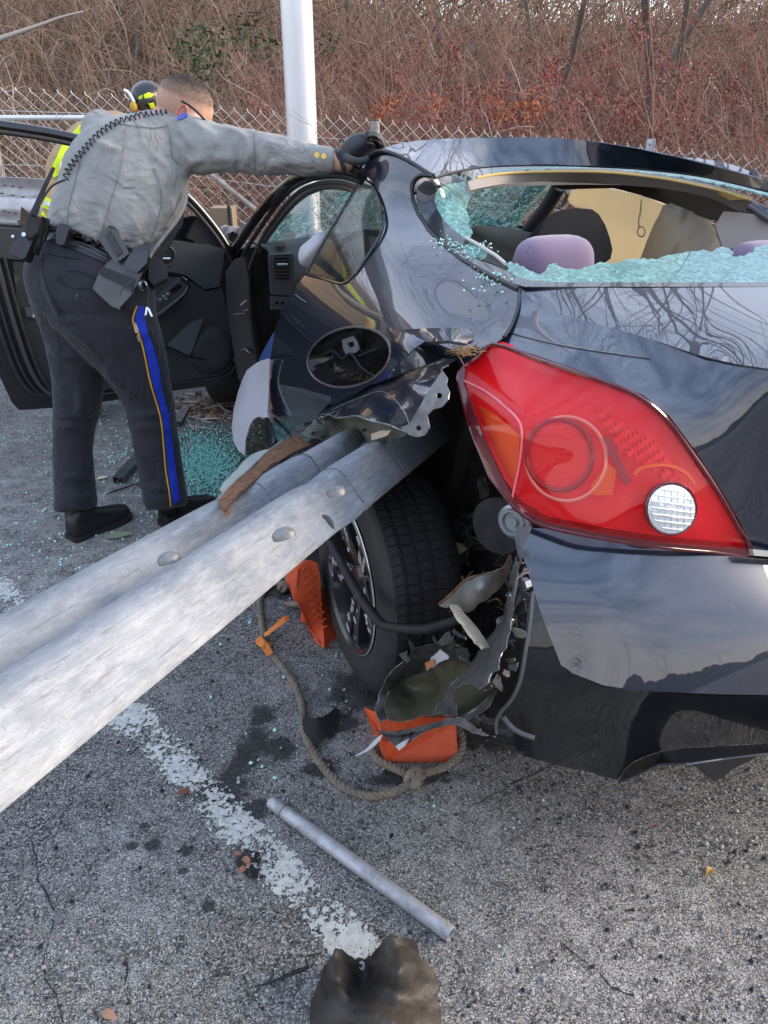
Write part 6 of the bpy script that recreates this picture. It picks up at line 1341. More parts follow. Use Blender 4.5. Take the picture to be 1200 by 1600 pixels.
# creases sewn in the back, shoulder seam, cuff
seam = mat('shirt_seam', (.15, .155, .155), .9)
for pts in ([(196, 200), (192, 240), (180, 290), (168, 330), (158, 378)], [(262, 190), (266, 215), (270, 245), (283, 258)], [(128, 240), (118, 280), (108, 320), (104, 352)], [(176, 192), (205, 196), (240, 200), (262, 196)], [(396, 208), (398, 240), (397, 268)], [(240, 262), (252, 300), (248, 340), (236, 372)]):
    tube('shirt_seam', CS.at(crs(pts, False, 4))+0, .0012, seam, shirt, 5)
for pts in () and ([(300, 190), (322, 205), (345, 222), (352, 240)], [(350, 200), (380, 212), (396, 224)], [(330, 250), (360, 246), (392, 254)], [(410, 222), (440, 236), (470, 240)], [(420, 262), (450, 256), (490, 262)], [(290, 262), (304, 252), (325, 250)], [(235, 330), (245, 350), (240, 380)], [(250, 300), (262, 330), (252, 360)]):
    tube('shirt_fold', CS.at(crs(pts, False, 4))-0, .0042, shirt_m, shirt, 6)
cuff = panel('cuff', [(482, 231), (494, 229), (508, 232), (519, 236), (521, 252), (520, 266), (506, 262), (494, 254), (486, 246)], CS, mat('cuff_grey', (.27, .275, .265), .9, bump=.001, bump_scale=60), shirt, th=.003, sp=4)
brass = mat('brass_button', (.75, .55, .16), .3, metal=.8)
for (a, b) in ((495, 242), (506, 244)):
    p = CS.at([(a, b)])[0]; obj('button', *discg(p, norm(C0-p), .0085, .004, 14), brass, shirt, sharp=40)
p = CS.at([(472, 234)])[0]; obj('button', *discg(p, norm(C0-p), .006, .003, 12), mat('grey_button', (.35, .37, .42), .4), shirt, sharp=40)
# trouser stripe and piping
blue = mat('blue_stripe', (.015, .045, .48), .85, bump=.0006, bump_scale=200); gold = mat('gold_piping', (.62, .34, .04), .7)
gline = [(214, 478), (209, 492), (208, 504), (216, 520), (222, 538), (227, 560), (232, 585), (237, 605), (243, 625), (249, 645), (253, 667), (256, 700), (259, 735), (264, 765), (267, 791)]
bline = [(224, 478), (227, 500), (231, 519), (239, 540), (246, 564), (250, 585), (253, 606), (259, 628), (265, 650), (267, 670), (270, 692), (274, 725), (278, 755), (282, 781)]
panel('trouser_stripe', np.vstack([crs(gline, False, 3)+[3, 0], crs(bline, False, 3)[::-1]]), CT, blue, trou, th=.002, sp=5)
tube('trouser_piping', CT.at(crs(gline, False, 4)), .0032, gold, trou, 6)
for pts in ([(104, 424), (126, 424), (150, 436), (168, 446)], [(90, 432), (94, 440), (104, 446), (114, 452), (130, 450), (150, 452)], [(68, 392), (66, 420), (74, 450), (90, 480), (100, 500)], [(75, 396), (100, 402), (124, 404)], [(90, 655), (110, 652), (140, 655)]):
    tube('trouser_seam', CT.at(crs(pts, False, 4)), .0013, mat('trouser_seam_dark', (.012, .012, .016), .9), trou, 5)
obj('pocket_button', *discg(CT.at([(120, 462)])[0], norm(C0-CT.at([(120, 462)])[0]), .006, .004, 12), leather, trou, sharp=40)

# shoes
def shoe(heel, toe, ankle, dh, dt, name='shoe'):
    h, t = ground(*heel, .0), ground(*toe, .0); ax = norm(t-h); sd = np.cross(UPV, ax); L_ = np.linalg.norm(t-h)
    st = [(0, .030, .070, .03), (.06, .038, .095, 0), (.16, .040, .115, 0), (.30, .038, .105, 0), (.45, .040, .085, 0), (.62, .047, .068, 0), (.80, .048, .056, 0), (.93, .038, .046, 0), (1, .018, .034, 0)]
    V = []; n = 16
    for u, w, hh, z0 in st:
        for k in range(n):
            a = 2*math.pi*k/n; cx = math.cos(a)*w; cz = max(0, math.sin(a))**.8*hh if math.sin(a) > 0 else 0
            V.append(h+ax*L_*u+sd*math.copysign(abs(math.cos(a))**.6, math.cos(a))*w+UPV*(cz+.018))
    m = len(st); Fc = [(i*n+j, i*n+(j+1) % n, (i+1)*n+(j+1) % n, (i+1)*n+j) for i in range(m-1) for j in range(n)]+[tuple(range(n))[::-1], tuple((m-1)*n+j for j in range(n))]
    o = obj(name, V, Fc, shoe_m, off); subsurf(o, 1)
    S = []; 
    for u, w, hh, z0 in st: S.append((u, w))
    ring = [h+ax*L_*u+sd*(w*1.1+.002) for u, w in S]+[h+ax*L_*u-sd*(w*1.1+.002) for u, w in S[::-1]]
    nn = len(ring); V2 = [p+UPV*z for z in (.0, .024) for p in ring]; F2 = [(i, (i+1) % nn, nn+(i+1) % nn, nn+i) for i in range(nn)]+[tuple(range(nn))[::-1], tuple(range(nn, 2*nn))]
    obj('sole', V2, F2, mat('sole_rubber', (.013, .013, .013), .7), o, smooth=False)
    a0 = h+ax*L_*.17+UPV*.08; a1 = dep(*ankle, dh)
    V3, F3 = tubeg([a0-UPV*.02, a0+(a1-a0)*.5, a1], [.047, .045, .05], 16); obj('ankle', V3, F3, shoe_m, o)
shoe((110, 846), (203, 806), (118, 790), 3.045, 0); shoe((253, 824), (338, 792), (262, 782), 3.09, 0)

# gloved hand braced on the roof
glove_m = mat('black_glove', (.018, .02, .024), .5, bump=.0015, bump_scale=120, sheen=.1)
D_ = lambda a, b, d: dep(a, b, d)
hp = [tubeg(crs(np.array([D_(522, 250, 2.435), D_(535, 248, 2.43), D_(545, 240, 2.425)]), False, 4), [.030]*9, 14),
      blob(smooth_st([((530, 236), (538, 262), 2.435, .06), ((538, 224), (552, 256), 2.43, .075), ((549, 215), (566, 246), 2.42, .085), ((562, 210), (578, 238), 2.41, .085), ((575, 209), (588, 232), 2.40, .075)], 3), 18)]
fing = []
for i, (pp, dd) in enumerate((([(572, 211), (584, 211), (593, 218), (598, 228)], 2.36), ([(574, 216), (586, 216), (595, 223), (601, 233)], 2.385), ([(572, 220), (584, 222), (592, 230), (596, 239)], 2.41), ([(566, 226), (576, 230), (583, 238), (586, 245)], 2.44))):
    fing.append(tubeg(crs(np.array([D_(a, b, dd+.01*k) for k, (a, b) in enumerate(pp)]), False, 4), np.interp(np.linspace(0, 1, 13), [0, .5, 1], [.0125, .0115, .009]), 12))
    e = D_(*pp[-1], dd+.03); fing.append(ellipsoid(e, np.eye(3)*.0092, 10, 8))
thumb = tubeg(crs(np.array([D_(540, 246, 2.38), D_(552, 252, 2.36), D_(566, 252, 2.355), D_(576, 248, 2.36)]), False, 4), np.interp(np.linspace(0, 1, 13), [0, 1], [.0145, .010]), 12)
V, Fc = merge(*hp, *fing, thumb); glove = obj('glove', V, Fc, glove_m, off); remesh(glove, .0032, 3)
CG = Cast([glove], .002, 2.4)
for pts in ([(575, 212), (586, 212), (594, 218)], [(577, 218), (588, 219), (596, 226)], [(573, 223), (584, 226), (590, 232)]):
    tube('knuckle_pad', CG.at(crs(pts, False, 4)), .0045, mat('glove_pad', (.045, .04, .042), .4), glove, 6)
panel('glove_backplate', [(546, 222), (556, 214), (566, 212), (570, 226), (560, 236), (550, 238)], CG, mat('glove_panel', (.022, .03, .042), .35), glove, th=.003, sp=4)
tube('glove_strap', [D_(529, 240, 2.405), D_(533, 250, 2.40), D_(536, 262, 2.405), D_(538, 270, 2.42)], .0075, nylon, glove, 8, smooth_n=3)
tube('glove_pull_tab', [D_(532, 238, 2.42), D_(537, 228, 2.415), D_(534, 214, 2.41), D_(528, 228, 2.41)], .0018, nylon, glove, 5, smooth_n=3)

# belt and what hangs on it
BLT = Cast([shirt, trou], .006, 2.64)
belt = panel('duty_belt', [(71, 352), (80, 350), (100, 356), (122, 364), (146, 374), (168, 386), (184, 396), (215, 408), (238, 414), (238, 432), (212, 428), (180, 418), (160, 408), (140, 400), (118, 391), (96, 382), (78, 376), (68, 374)], BLT, mat('belt_black', (.018, .019, .026), .38, coat=.2, bump=.0006, bump_scale=300), off, th=.008, sp=6)
for dy in (6, 13, 19): tube('belt_stitching', BLT.at(crs([(74, 351+dy), (100, 357+dy), (122, 365+dy), (146, 375+dy), (168, 387+dy)], False, 3))-DV*.009, .001, seam, belt, 5)
BD = [(156, 373, 'd', 2.50), (192, 400, 'd', 2.47), (230, 405, 'd', 2.49), (210, 445, 'd', 2.46), (183, 480, 'd', 2.48), (148, 451, 'd', 2.50), (240, 370, 'd', 2.52)]
SB = Surf([(148, 451, 'd', 2.50), (183, 480, 'd', 2.47), (225, 394, 'd', 2.45), (165, 415, 'd', 2.48)], .5)
def slab(name, pts, surf, near, depth_, m, par, bev=.004):
    F0 = surf.at(dens(crs(pts, True, 1), 40)); r0 = F0-C0; r0 /= np.linalg.norm(r0, axis=1)[:, None]
    nn = len(F0); V = np.vstack([F0-r0*near, F0-r0*near+r0*depth_]); cen = V.mean(0)
    F_ = [(i, (i+1) % nn, nn+(i+1) % nn, nn+i) for i in range(nn)]+[tuple(range(nn)), tuple(range(2*nn-1, nn-1, -1))]
    e = np.cross(V[1]-V[0], V[nn]-V[0])
    if e @ (V[0]-cen) < 0: F_ = [f[::-1] for f in F_]
    o = obj(name, V, F_, m, par, smooth=False); bevel(o, bev, 3, 30); return o
hol = slab('holster', [(148, 450), (157, 427), (170, 412), (192, 399), (224, 394), (231, 400), (228, 418), (211, 447), (186, 480), (176, 476)], SB, .0, .07, kyd, belt, .007)
slab('holster_tip', [(150, 449), (156, 434), (196, 452), (205, 457), (186, 478), (177, 474)], SB, .012, .03, kyd, hol, .006)
slab('holster_strap', [(155, 428), (162, 418), (210, 437), (207, 449), (204, 452)], SB, .018, .03, nylon, hol, .002)
slab('holster_hood', [(197, 410), (206, 396), (216, 391), (230, 398), (228, 410), (214, 424), (205, 420)], SB, .025, .05, blackgloss, hol, .004)
slab('holster_body', [(196, 418), (204, 424), (222, 424), (214, 444), (204, 456), (192, 450)], SB, .016, .03, leather, hol, .003)
tube('holster_line', [K(a, b, 'd', 2.405) for a, b in ((187, 462), (190, 452), (198, 446), (206, 438))], .002, leather, hol, 5)
grip = slab('pistol_grip', [(156, 373), (163, 363), (171, 355), (179, 360), (199, 395), (190, 402), (181, 407)], SB, .02, .034, mat('pistol_grey', (.06, .06, .058), .5, bump=.0008, bump_scale=200), hol, .006)
slab('grip_panel', [(165, 368), (171, 362), (190, 394), (182, 400)], SB, .024, .01, mat('pistol_dark', (.03, .03, .03), .6, bump=.001, bump_scale=300), grip, .002)
tube('lanyard', [K(a, b, 'd', 2.46) for a, b in ((170, 354), (178, 356), (184, 364), (190, 378), (198, 392))], .0022, leather, hol, 6, smooth_n=3)
panel('holster_wing', [(205, 392), (218, 384), (232, 377), (233, 400), (226, 402), (216, 396)], [(205, 392, 'd', 2.50), (232, 377, 'd', 2.52), (226, 402, 'd', 2.5)], leather, hol, th=.01, sp=5)
pouch = panel('cuff_pouch', [(89, 354), (93, 349), (100, 349), (107, 352), (108, 358), (104, 370), (100, 382), (94, 383), (88, 380), (87, 366)], [(89, 354, 'd', 2.47), (107, 352, 'd', 2.47), (100, 382, 'd', 2.47)], leather, belt, th=.03, sp=4); bevel(pouch, .006, 3)
panel('belt_keeper', [(60, 346), (66, 338), (75, 342), (74, 362), (68, 378), (61, 372)], [(60, 346, 'd', 2.5), (75, 342, 'd', 2.5), (68, 378, 'd', 2.52)], leather, belt, th=.02, sp=5)
panel('baton_holder', [(46, 392), (50, 372), (58, 352), (65, 342), (68, 350), (62, 372), (54, 396)], [(46, 392, 'd', 2.5), (65, 342, 'd', 2.5), (68, 350, 'd', 2.5)], nylon, belt, th=.03, sp=5)
# keys and clips hanging by the stripe
kc = [K(a, b, 'd', 2.5) for a, b in ((220, 438), (228, 446), (232, 458), (229, 470), (233, 482), (237, 494))]
tube('key_strap', kc, .006, nylon, belt, 8, smooth_n=3)
tube('key_ring', [K(223+6*math.cos(t), 446+7*math.sin(t), 'd', 2.48) for t in np.linspace(0, 6.28, 14)], .0018, chrome, belt, 5)
for (a, b, c, d) in ((231, 482, 237, 494), (229, 480, 227, 492), (221, 440, 219, 452)): panel('key', [(a-1, b), (a+2, b-1), (c+2, d), (c-1, d+1)], [(a, b, 'd', 2.485), (c, d, 'd', 2.485), (a+3, b, 'd', 2.485)], chrome, belt, th=.002, sp=5)
for (a, b) in ((210, 508), (212, 514), (216, 528)): panel('stripe_clip', [(a-2, b-4), (a+3, b-3), (a+5, b+5), (a, b+6)], CT, mat('pale_clip', (.6, .55, .42), .4, metal=.4), belt, th=.003, sp=4)
# things in front, at the other hip: pouch and flashlight seen past the shirt
panel('magazine_pouch', [(232, 410), (240, 400), (252, 404), (262, 418), (262, 434), (250, 440), (240, 446), (232, 436)], [(232, 410, 'd', 2.58), (262, 418, 'd', 2.60), (240, 446, 'd', 2.58)], nylon, belt, th=.05, sp=6)
panel('vest_front', [(288, 296), (292, 300), (292, 318), (288, 330), (286, 348), (276, 362), (264, 384), (252, 404), (244, 406), (252, 384), (262, 364), (274, 340), (282, 318)], [(288, 296, 'd', 2.64), (252, 404, 'd', 2.62), (286, 348, 'd', 2.64)], nylon, off, th=.03, sp=6)
tube('shirt_tail', [K(a, b, 'd', 2.58) for a, b in ((292, 300), (288, 322), (276, 345), (258, 368), (240, 392), (234, 402))], .006, shirt_m, shirt, 8, smooth_n=3)

# hand radio with its aerial and the coiled cord over the back
radio = thing('radio', 'black hand radio with aerial on the leaning officer hip, coiled cord up his back', 'radio', tuple(K(38, 370, 'd', 2.48)))
RD = [(18, 396, 'd', 2.47), (60, 345, 'd', 2.47), (40, 400, 'd', 2.47), (50, 330, 'd', 2.46)]
cs_ = panel('radio_case', [(14, 396), (20, 380), (30, 362), (40, 350), (52, 352), (56, 366), (48, 382), (40, 402), (34, 405)], RD, leather, radio, th=.05, sp=6); bevel(cs_, .006, 3)
bd = panel('radio_body', [(40, 350), (44, 340), (52, 336), (60, 338), (62, 346), (58, 362), (48, 372), (38, 368)], [(a, b, c, d-.01) for a, b, c, d in RD], nylon, radio, th=.035, sp=6)
obj('case_stud', *discg(K(38, 367, 'd', 2.445), -DV, .007, .005, 12), chrome, cs_, sharp=40); obj('case_stud', *discg(K(21, 370, 'd', 2.46), -DV, .005, .005, 12), chrome, cs_, sharp=40)
tube('aerial', [K(a, b, 'd', 2.46) for a, b in ((50, 338), (56, 326), (68, 296), (84, 262))], [.011, .010, .007, .0055], nylon, radio, 10, smooth_n=4)
tube('radio_knob', [K(54, 336, 'd', 2.45), K(60, 322, 'd', 2.45)], .007, nylon, radio, 10)
tube('cord', [K(58, 330, 'd', 2.44), K(66, 312, 'd', 2.44), K(80, 292, 'd', 2.445), K(94, 284, 'd', 2.455), K(102, 281, 'd', 2.46)], .0035, nylon, radio, 8, smooth_n=5)
base = crs([(102, 280), (108, 262), (124, 242), (142, 222), (160, 205), (182, 191), (206, 185), (226, 179), (248, 176), (262, 176)], False, 10)
bp3 = Cast([shirt], .012, 2.5).at(base)
dd_ = np.array([proj(p)[2] for p in bp3]); dd_ = np.convolve(np.r_[[dd_[0]]*6, dd_, [dd_[-1]]*6], np.ones(13)/13, 'valid')
bp3 = np.array([dep(x, y, d) for (x, y), d in zip(base, dd_)])
s_ = np.r_[0, np.cumsum(np.linalg.norm(np.diff(bp3, axis=0), axis=1))]; NT = 25
tt = np.linspace(0, s_[-1], NT*12); C_ = np.stack([np.interp(tt, s_, bp3[:, i]) for i in range(3)], 1); T, N_, B_ = frames(C_)
ph = np.linspace(0, NT*2*math.pi, len(tt)); coil = C_+N_*np.cos(ph)[:, None]*.0085+B_*np.sin(ph)[:, None]*.0085
tube('coiled_cord', coil, .0024, nylon, radio, 6)

# ================================================================== the firefighter behind him
FB = ground(150, 700)
fb = thing('person', 'firefighter in tan coat and yellow vest bending down behind the officer', 'person', (-1.3, 4.1, 0))
tan = mat('tan_turnout', (.42, .29, .16), .9, bump=.002, bump_scale=30); hiv = mat('yellow_vest', (.62, .80, .02), .7); hor = mat('orange_vest', (.80, .32, .06), .75); refs = mat('silver_tape', (.62, .64, .68), .4)
f0 = 3.85
ft = [((94, 330), (235, 360), f0, .30), ((88, 290), (240, 320), f0, .32), ((86, 250), (240, 280), f0-.01, .33), ((100, 215), (245, 250), f0-.02, .32), ((130, 190), (246, 222), f0-.03, .28), ((180, 172), (246, 200), f0-.03, .2)]
fa = [((96, 215), (142, 240), f0-.12, .15), ((80, 245), (120, 262), f0-.14, .14), ((74, 278), (108, 290), f0-.15, .13), ((70, 312), (102, 322), f0-.16, .12), ((62, 340), (90, 350), f0-.16, .10)]
fl = lambda dx: [((104+dx, 335), (164+dx, 340), f0+.05, .24), ((98+dx, 420), (146+dx, 420), f0+.13, .2), ((92+dx, 500), (134+dx, 500), f0+.22, .17), ((90+dx, 570), (126+dx, 570), f0+.32, .15), ((90+dx, 632), (122+dx, 632), f0+.42, .14)]
fh = dep(232, 160, f0)
V, Fc = merge(blob(smooth_st(thin(ft), 3)), blob(smooth_st(thin(fa), 3)), blob(fl(0)), blob(fl(26)), ellipsoid(fh-UPV*.05+RV*.02, [RV*.075, np.array([0, .09, 0]), UPV*.10]), blob([((205, 165), (240, 200), f0, .12), ((215, 155), (245, 175), f0, .12)]), ellipsoid(dep(74, 352, f0-.16), [RV*.035, np.array([0, .03, 0]), UPV*.05]))
fbody = obj('body', V, Fc, skin, fb); remesh(fbody, .012, 3)
V, Fc = merge(blob(smooth_st(ft, 3)), blob(smooth_st(fa, 3))); coat = obj('coat', V, Fc, tan, fb); remesh(coat, .011, 3); folds(coat, .02, .08)
V, Fc = merge(blob(smooth_st([((a-2, b), (c+2, d), e, t*1.06) for (a, b), (c, d), e, t in fl(0)], 3)), blob(smooth_st([((a-2, b), (c+2, d), e, t*1.06) for (a, b), (c, d), e, t in fl(26)], 3))); ftr = obj('trousers', V, Fc, tan, fb); remesh(ftr, .011, 3)
for dx in (0, 26): 
    p = dep(108+dx, 640, f0+.44); p[2] = 0; V, Fc = ellipsoid(p+UPV*.05+RV*.0, [RV*.06, np.array([0, .13, 0]), UPV*.06]); obj('boot', V, Fc, rubber, fb)
CF = Cast([coat], .006, f0-.1)
panel('vest', [(150, 184), (124, 196), (108, 212), (96, 228), (88, 246), (88, 266), (86, 252), (100, 300), (116, 290), (150, 260), (200, 230), (200, 190), (170, 178)][0:5]+[(80, 262), (84, 278), (98, 270), (112, 256), (132, 240), (170, 214), (190, 184)], CF, hiv, fb, th=.006, sp=6)
panel('vest_orange_band', [(146, 186), (132, 196), (124, 200), (128, 208), (142, 204), (160, 190)], Deep(CF, -DV*.008), hor, fb, th=.003, sp=5)
panel('vest_orange_band', [(112, 244), (102, 256), (92, 270), (98, 286), (108, 276), (120, 262), (124, 250)], Deep(CF, -DV*.008), hor, fb, th=.003, sp=5)
panel('reflective_band', [(118, 234), (106, 244), (96, 256), (94, 266), (104, 256), (116, 248), (124, 240)], Deep(CF, -DV*.012), refs, fb, th=.003, sp=5)
panel('vest', [(96, 272), (104, 280), (110, 290), (104, 288), (96, 282), (94, 276)], Deep(CF, -DV*.012), hiv, fb, th=.003, sp=5)
panel('cuff_band', [(72, 308), (92, 316), (88, 334), (66, 324)], Deep(CF, -DV*.004), hiv, fb, th=.004, sp=5)
panel('reflective_band', [(72, 315), (90, 323), (88, 328), (69, 320)], Deep(CF, -DV*.012), refs, fb, th=.003, sp=5)
panel('cuff_band', [(64, 334), (68, 330), (72, 340), (68, 346)], Deep(CF, -DV*.004), hiv, fb, th=.004, sp=5)
# helmet: black shell with yellow patches, white bracket, ochre ear flap
helm = obj('helmet', *ellipsoid(fh+UPV*.012, [RV*.088, np.array([0, .11, 0]), UPV*.085], 28, 16), mat('black_helmet', (.015, .015, .014), .35, coat=.4), fb)
V, Fc = lathe(fh-UPV*.02, UPV, [(.085, .01), (.115, -.004), (.118, -.010), (.085, -.002)], 28); obj('helmet_brim', V, Fc, mat('black_helmet'), helm)
CH = Cast([helm], .004, f0-.05)
for q in ([(224, 148), (232, 144), (241, 147), (236, 153), (226, 154)], [(232, 162), (240, 160), (243, 168), (236, 170)], [(216, 152), (221, 148), (223, 152), (218, 156)]): panel('helmet_marking', q, CH, hiv, helm, th=.003, sp=4)
for k in range(4): tube('helmet_ridge', CH.at(crs([(214+k*5, 166-k), (220+k*5, 158-k), (228+k*5, 154-k)], False, 4)), .003, mat('helmet_grey', (.10, .10, .09), .5), helm, 6)
tube('helmet_bracket', [K(a, b, 'd', f0-.1) for a, b in ((194, 141), (200, 144), (206, 152), (210, 160))], .008, mat('white_bracket', (.75, .76, .78), .4), helm, 8, smooth_n=3)
obj('helmet_ear_flap', *ellipsoid(K(209, 166, 'd', f0-.09), [RV*.018, np.array([0, .02, 0]), UPV*.022], 12, 8), mat('ochre_flap', (.55, .34, .05), .8), helm)

# ================================================================== thicket and trees of the bank
def prisms(P, R, k=3):
    """many thin tapered stems at once: P (n, s, 3), R (n, s)"""
    n, s, _ = P.shape; T = np.gradient(P, axis=1); T /= np.linalg.norm(T, axis=2, keepdims=True)+1e-9
    a = np.cross(T, np.array([.31, .22, .92])); a /= np.linalg.norm(a, axis=2, keepdims=True)+1e-9; b = np.cross(T, a)
    ang = np.arange(k)*2*math.pi/k
    V = P[:, :, None]+(a[:, :, None]*np.cos(ang)[None, None, :, None]+b[:, :, None]*np.sin(ang)[None, None, :, None])*R[:, :, None, None]
    idx = np.arange(n*s*k).reshape(n, s, k); i0 = idx[:, :-1]; i1 = idx[:, 1:]
    F_ = np.stack([i0, np.roll(i0, -1, 2), np.roll(i1, -1, 2), i1], -1).reshape(-1, 4)
    return V.reshape(-1, 3), F_
def fastmesh(name, V, F_, material, smooth=True):
    me = bpy.data.meshes.new(name); nf = len(F_); k = F_.shape[1]
    me.vertices.add(len(V)); me.vertices.foreach_set('co', V.astype(np.float32).ravel())
    me.loops.add(nf*k); me.loops.foreach_set('vertex_index', F_.astype(np.int32).ravel())
    me.polygons.add(nf); me.polygons.foreach_set('loop_start', np.arange(nf, dtype=np.int32)*k)
    if smooth: me.polygons.foreach_set('use_smooth', np.ones(nf, bool))
    me.materials.append(material); me.update(calc_edges=True); me.validate(); return me
def stuff_obj(name, V, F_, material, label, cat):
    o = bpy.data.objects.new(name, fastmesh(name, V, F_, material)); COL.objects.link(o); WM[o.name] = Matrix.Identity(4)
    return tag(o, label, cat, kind='stuff')
bz = np.vectorize(bankz)
def stems(n, xr, yr, length, up, spread, rad, S=7, droop=.5, base=None, jit=.05, r=rng):
    if base is None:
        x = r.uniform(*xr, n); y = yr[0]+(yr[1]-yr[0])*r.uniform(0, 1, n)**1.5; base = np.stack([x, y, bz(x, y)], 1)
    d = r.normal(size=(n, 3))*spread; d[:, 2] = np.abs(d[:, 2])*.6+up; d /= np.linalg.norm(d, axis=1, keepdims=True)
    L_ = length[0]+(length[1]-length[0])*r.uniform(0, 1, n)**1.4; P = np.zeros((n, S, 3)); P[:, 0] = base; g = r.uniform(.2, 1, n)*droop
    for i in range(1, S):
        d = d+r.normal(size=(n, 3))*jit*3.2; d[:, 2] -= g*i/S*.55; d /= np.linalg.norm(d, axis=1, keepdims=True)
        P[:, i] = P[:, i-1]+d*(L_/(S-1))[:, None]
    R = (r.uniform(.55, 1.5, n)*rad)[:, None]*np.linspace(1, .3, S)[None]
    return P, R
def twigs_on(P, per, length, rad, S=3, spread=.9, r=rng, frac=(.25, 1)):
    n, s, _ = P.shape; i = np.repeat(np.arange(n), per); t = r.uniform(*frac, len(i))*(s-1.001); a = t.astype(int); f = (t-a)[:, None]
    b = P[i, a]*(1-f)+P[i, a+1]*f; d0 = P[i, a+1]-P[i, a]; d0 /= np.linalg.norm(d0, axis=1, keepdims=True)+1e-9
    d = d0+r.normal(size=d0.shape)*spread; d /= np.linalg.norm(d, axis=1, keepdims=True); L_ = r.uniform(*length, len(i))
    Q = np.zeros((len(i), S, 3)); Q[:, 0] = b
    for k in range(1, S): d = d+r.normal(size=d.shape)*.25; d /= np.linalg.norm(d, axis=1, keepdims=True); Q[:, k] = Q[:, k-1]+d*(L_/(S-1))[:, None]
    return Q, (r.uniform(.6, 1.4, len(i))*rad)[:, None]*np.linspace(1, .4, S)[None]
def bark(name, a, b, sc=3): return mat(name, a, .9, col2=b, noise_scale=sc, detail=3, coord='Object')
tw_brown = bark('brown_twig', (.20, .13, .095), (.35, .25, .18)); tw_red = bark('red_brown_twig', (.24, .105, .08), (.36, .19, .15)); tw_pale = bark('pale_twig', (.46, .40, .34), (.62, .55, .48)); tw_dark = bark('dark_twig', (.07, .05, .04), (.14, .10, .08))
def stack(*ab):
    V, F_, n = [], [], 0
    for v, f in ab: V.append(v); F_.append(f+n); n += len(v)
    return np.vstack(V), np.vstack(F_)
def bush_mass(name, m, n, label, xr=(-9, 9), yr=(5.85, 13), length=(.7, 2.2), rad=.0055, up=.9, spread=.65, tw=3, droop=.7, jit=.05):
    P, R = stems(n, xr, yr, length, up, spread, rad, droop=droop, jit=jit); sc = (P[:, :1, 1]/6.5); R = R*np.maximum(1, sc)
    Q, RQ = twigs_on(P, tw, (.12, .5), rad*.42); RQ = RQ*np.maximum(1, Q[:, :1, 1]/6.5)
    V, F_ = stack(prisms(P, R), prisms(Q, RQ)); return stuff_obj(name, V, F_, m, label, 'thicket'), P
t1, PB = bush_mass('bramble_thicket', tw_brown, 8600, 'dense brown leafless thicket covering the bank behind the fence', tw=6, rad=.0047)
t2_, PD = bush_mass('undergrowth', tw_dark, 4200, 'dark low tangle of stems at the foot of the bank', yr=(5.8, 11), length=(.4, 1.5), tw=3)
t3, PP = bush_mass('dead_stems', tw_pale, 1100, 'pale dead stems arching through the brown thicket', length=(.8, 2.2), rad=.0045, tw=3, droop=1.1, jit=.09)
t4, PR_ = bush_mass('red_stems', tw_red, 4600, 'reddish twiggy shrubs growing right of the lamp post', xr=(-1.2, 8), yr=(5.85, 12), length=(.7, 2.4), tw=7, rad=.0047)
t5, _ = bush_mass('tall_grass_stems', bark('straw', (.30, .25, .15), (.42, .36, .24)), 3800, 'straw coloured dead grass along the left of the fence', xr=(-4.5, -.4), yr=(5.7, 7.4), length=(.2, .55), rad=.004, tw=1, droop=.4)
t6, _ = bush_mass('far_thicket', tw_brown, 4200, 'hazy mass of brown twigs along the top of the bank', xr=(-14, 14), yr=(12.5, 24), length=(1.4, 3.8), rad=.007, tw=5)
# berries and last leaves
def flecks(name, pts, size, m, label, cat, r=rng):
    n = len(pts)//2 if 'orange' in name else int(len(pts)*.8); pts = pts[rng.permutation(len(pts))[:n]]; d1 = r.normal(size=(n, 3)); d1 /= np.linalg.norm(d1, axis=1, keepdims=True); d2 = np.cross(d1, r.normal(size=(n, 3))); d2 /= np.linalg.norm(d2, axis=1, keepdims=True)
    s = (r.uniform(.5, 1.3, n)*size)[:, None]; d3 = np.cross(d1, d2)*.25
    V = np.stack([pts+d1*s, pts+d2*s*.6+d3*s, pts-d1*s, pts-d2*s*.6+d3*s], 1).reshape(-1, 3); F_ = np.arange(n*4).reshape(n, 4)
    return stuff_obj(name, V, F_, m, label, cat)
def near(P, cx, cz, rx, rz_, n, y=(5.9, 8.5)):
    """points of stems that lie near a given place on the bank"""
    A = P.reshape(-1, 3); k = ((A[:, 0]-cx)/rx)**2+((A[:, 2]-cz)/rz_)**2 < rng.uniform(.05, 1, len(A)); k &= (A[:, 1] > y[0]) & (A[:, 1] < y[1]); A = A[k]
    if not len(A): A = np.array([[cx, y[0]+.5, cz]])
    i = rng.integers(0, len(A), n); return A[i]+rng.normal(size=(n, 3))*.05
def at_px(px, py, Y): p = K(px, py, 'Y', Y); return p[0], p[2]
red_pts, or_pts, gr_pts = [], [], []
for (px, py, rx, rz_, n) in ((725, 145, .35, .3, 800), (800, 165, .5, .32, 1300), (880, 190, .4, .25, 900), (960, 150, .5, .35, 900), (1080, 150, .4, .3, 1300), (1100, 185, .35, .25, 800), (900, 60, .6, .3, 500), (620, 150, .25, .2, 400), (420, 165, .15, .1, 150), (1020, 60, .6, .4, 500), (700, 60, .4, .3, 300)):
    x, z = at_px(px, py, 6.6); red_pts.append(near(PR_, x, z, rx, rz_, n))
for (px, py, rx, rz_, n) in ((612, 160, .14, .14, 420), (835, 160, .2, .15, 380), (818, 180, .2, .1, 200), (705, 165, .15, .1, 160)):
    x, z = at_px(px, py, 6.3); or_pts.append(near(PR_, x, z, rx, rz_, n))
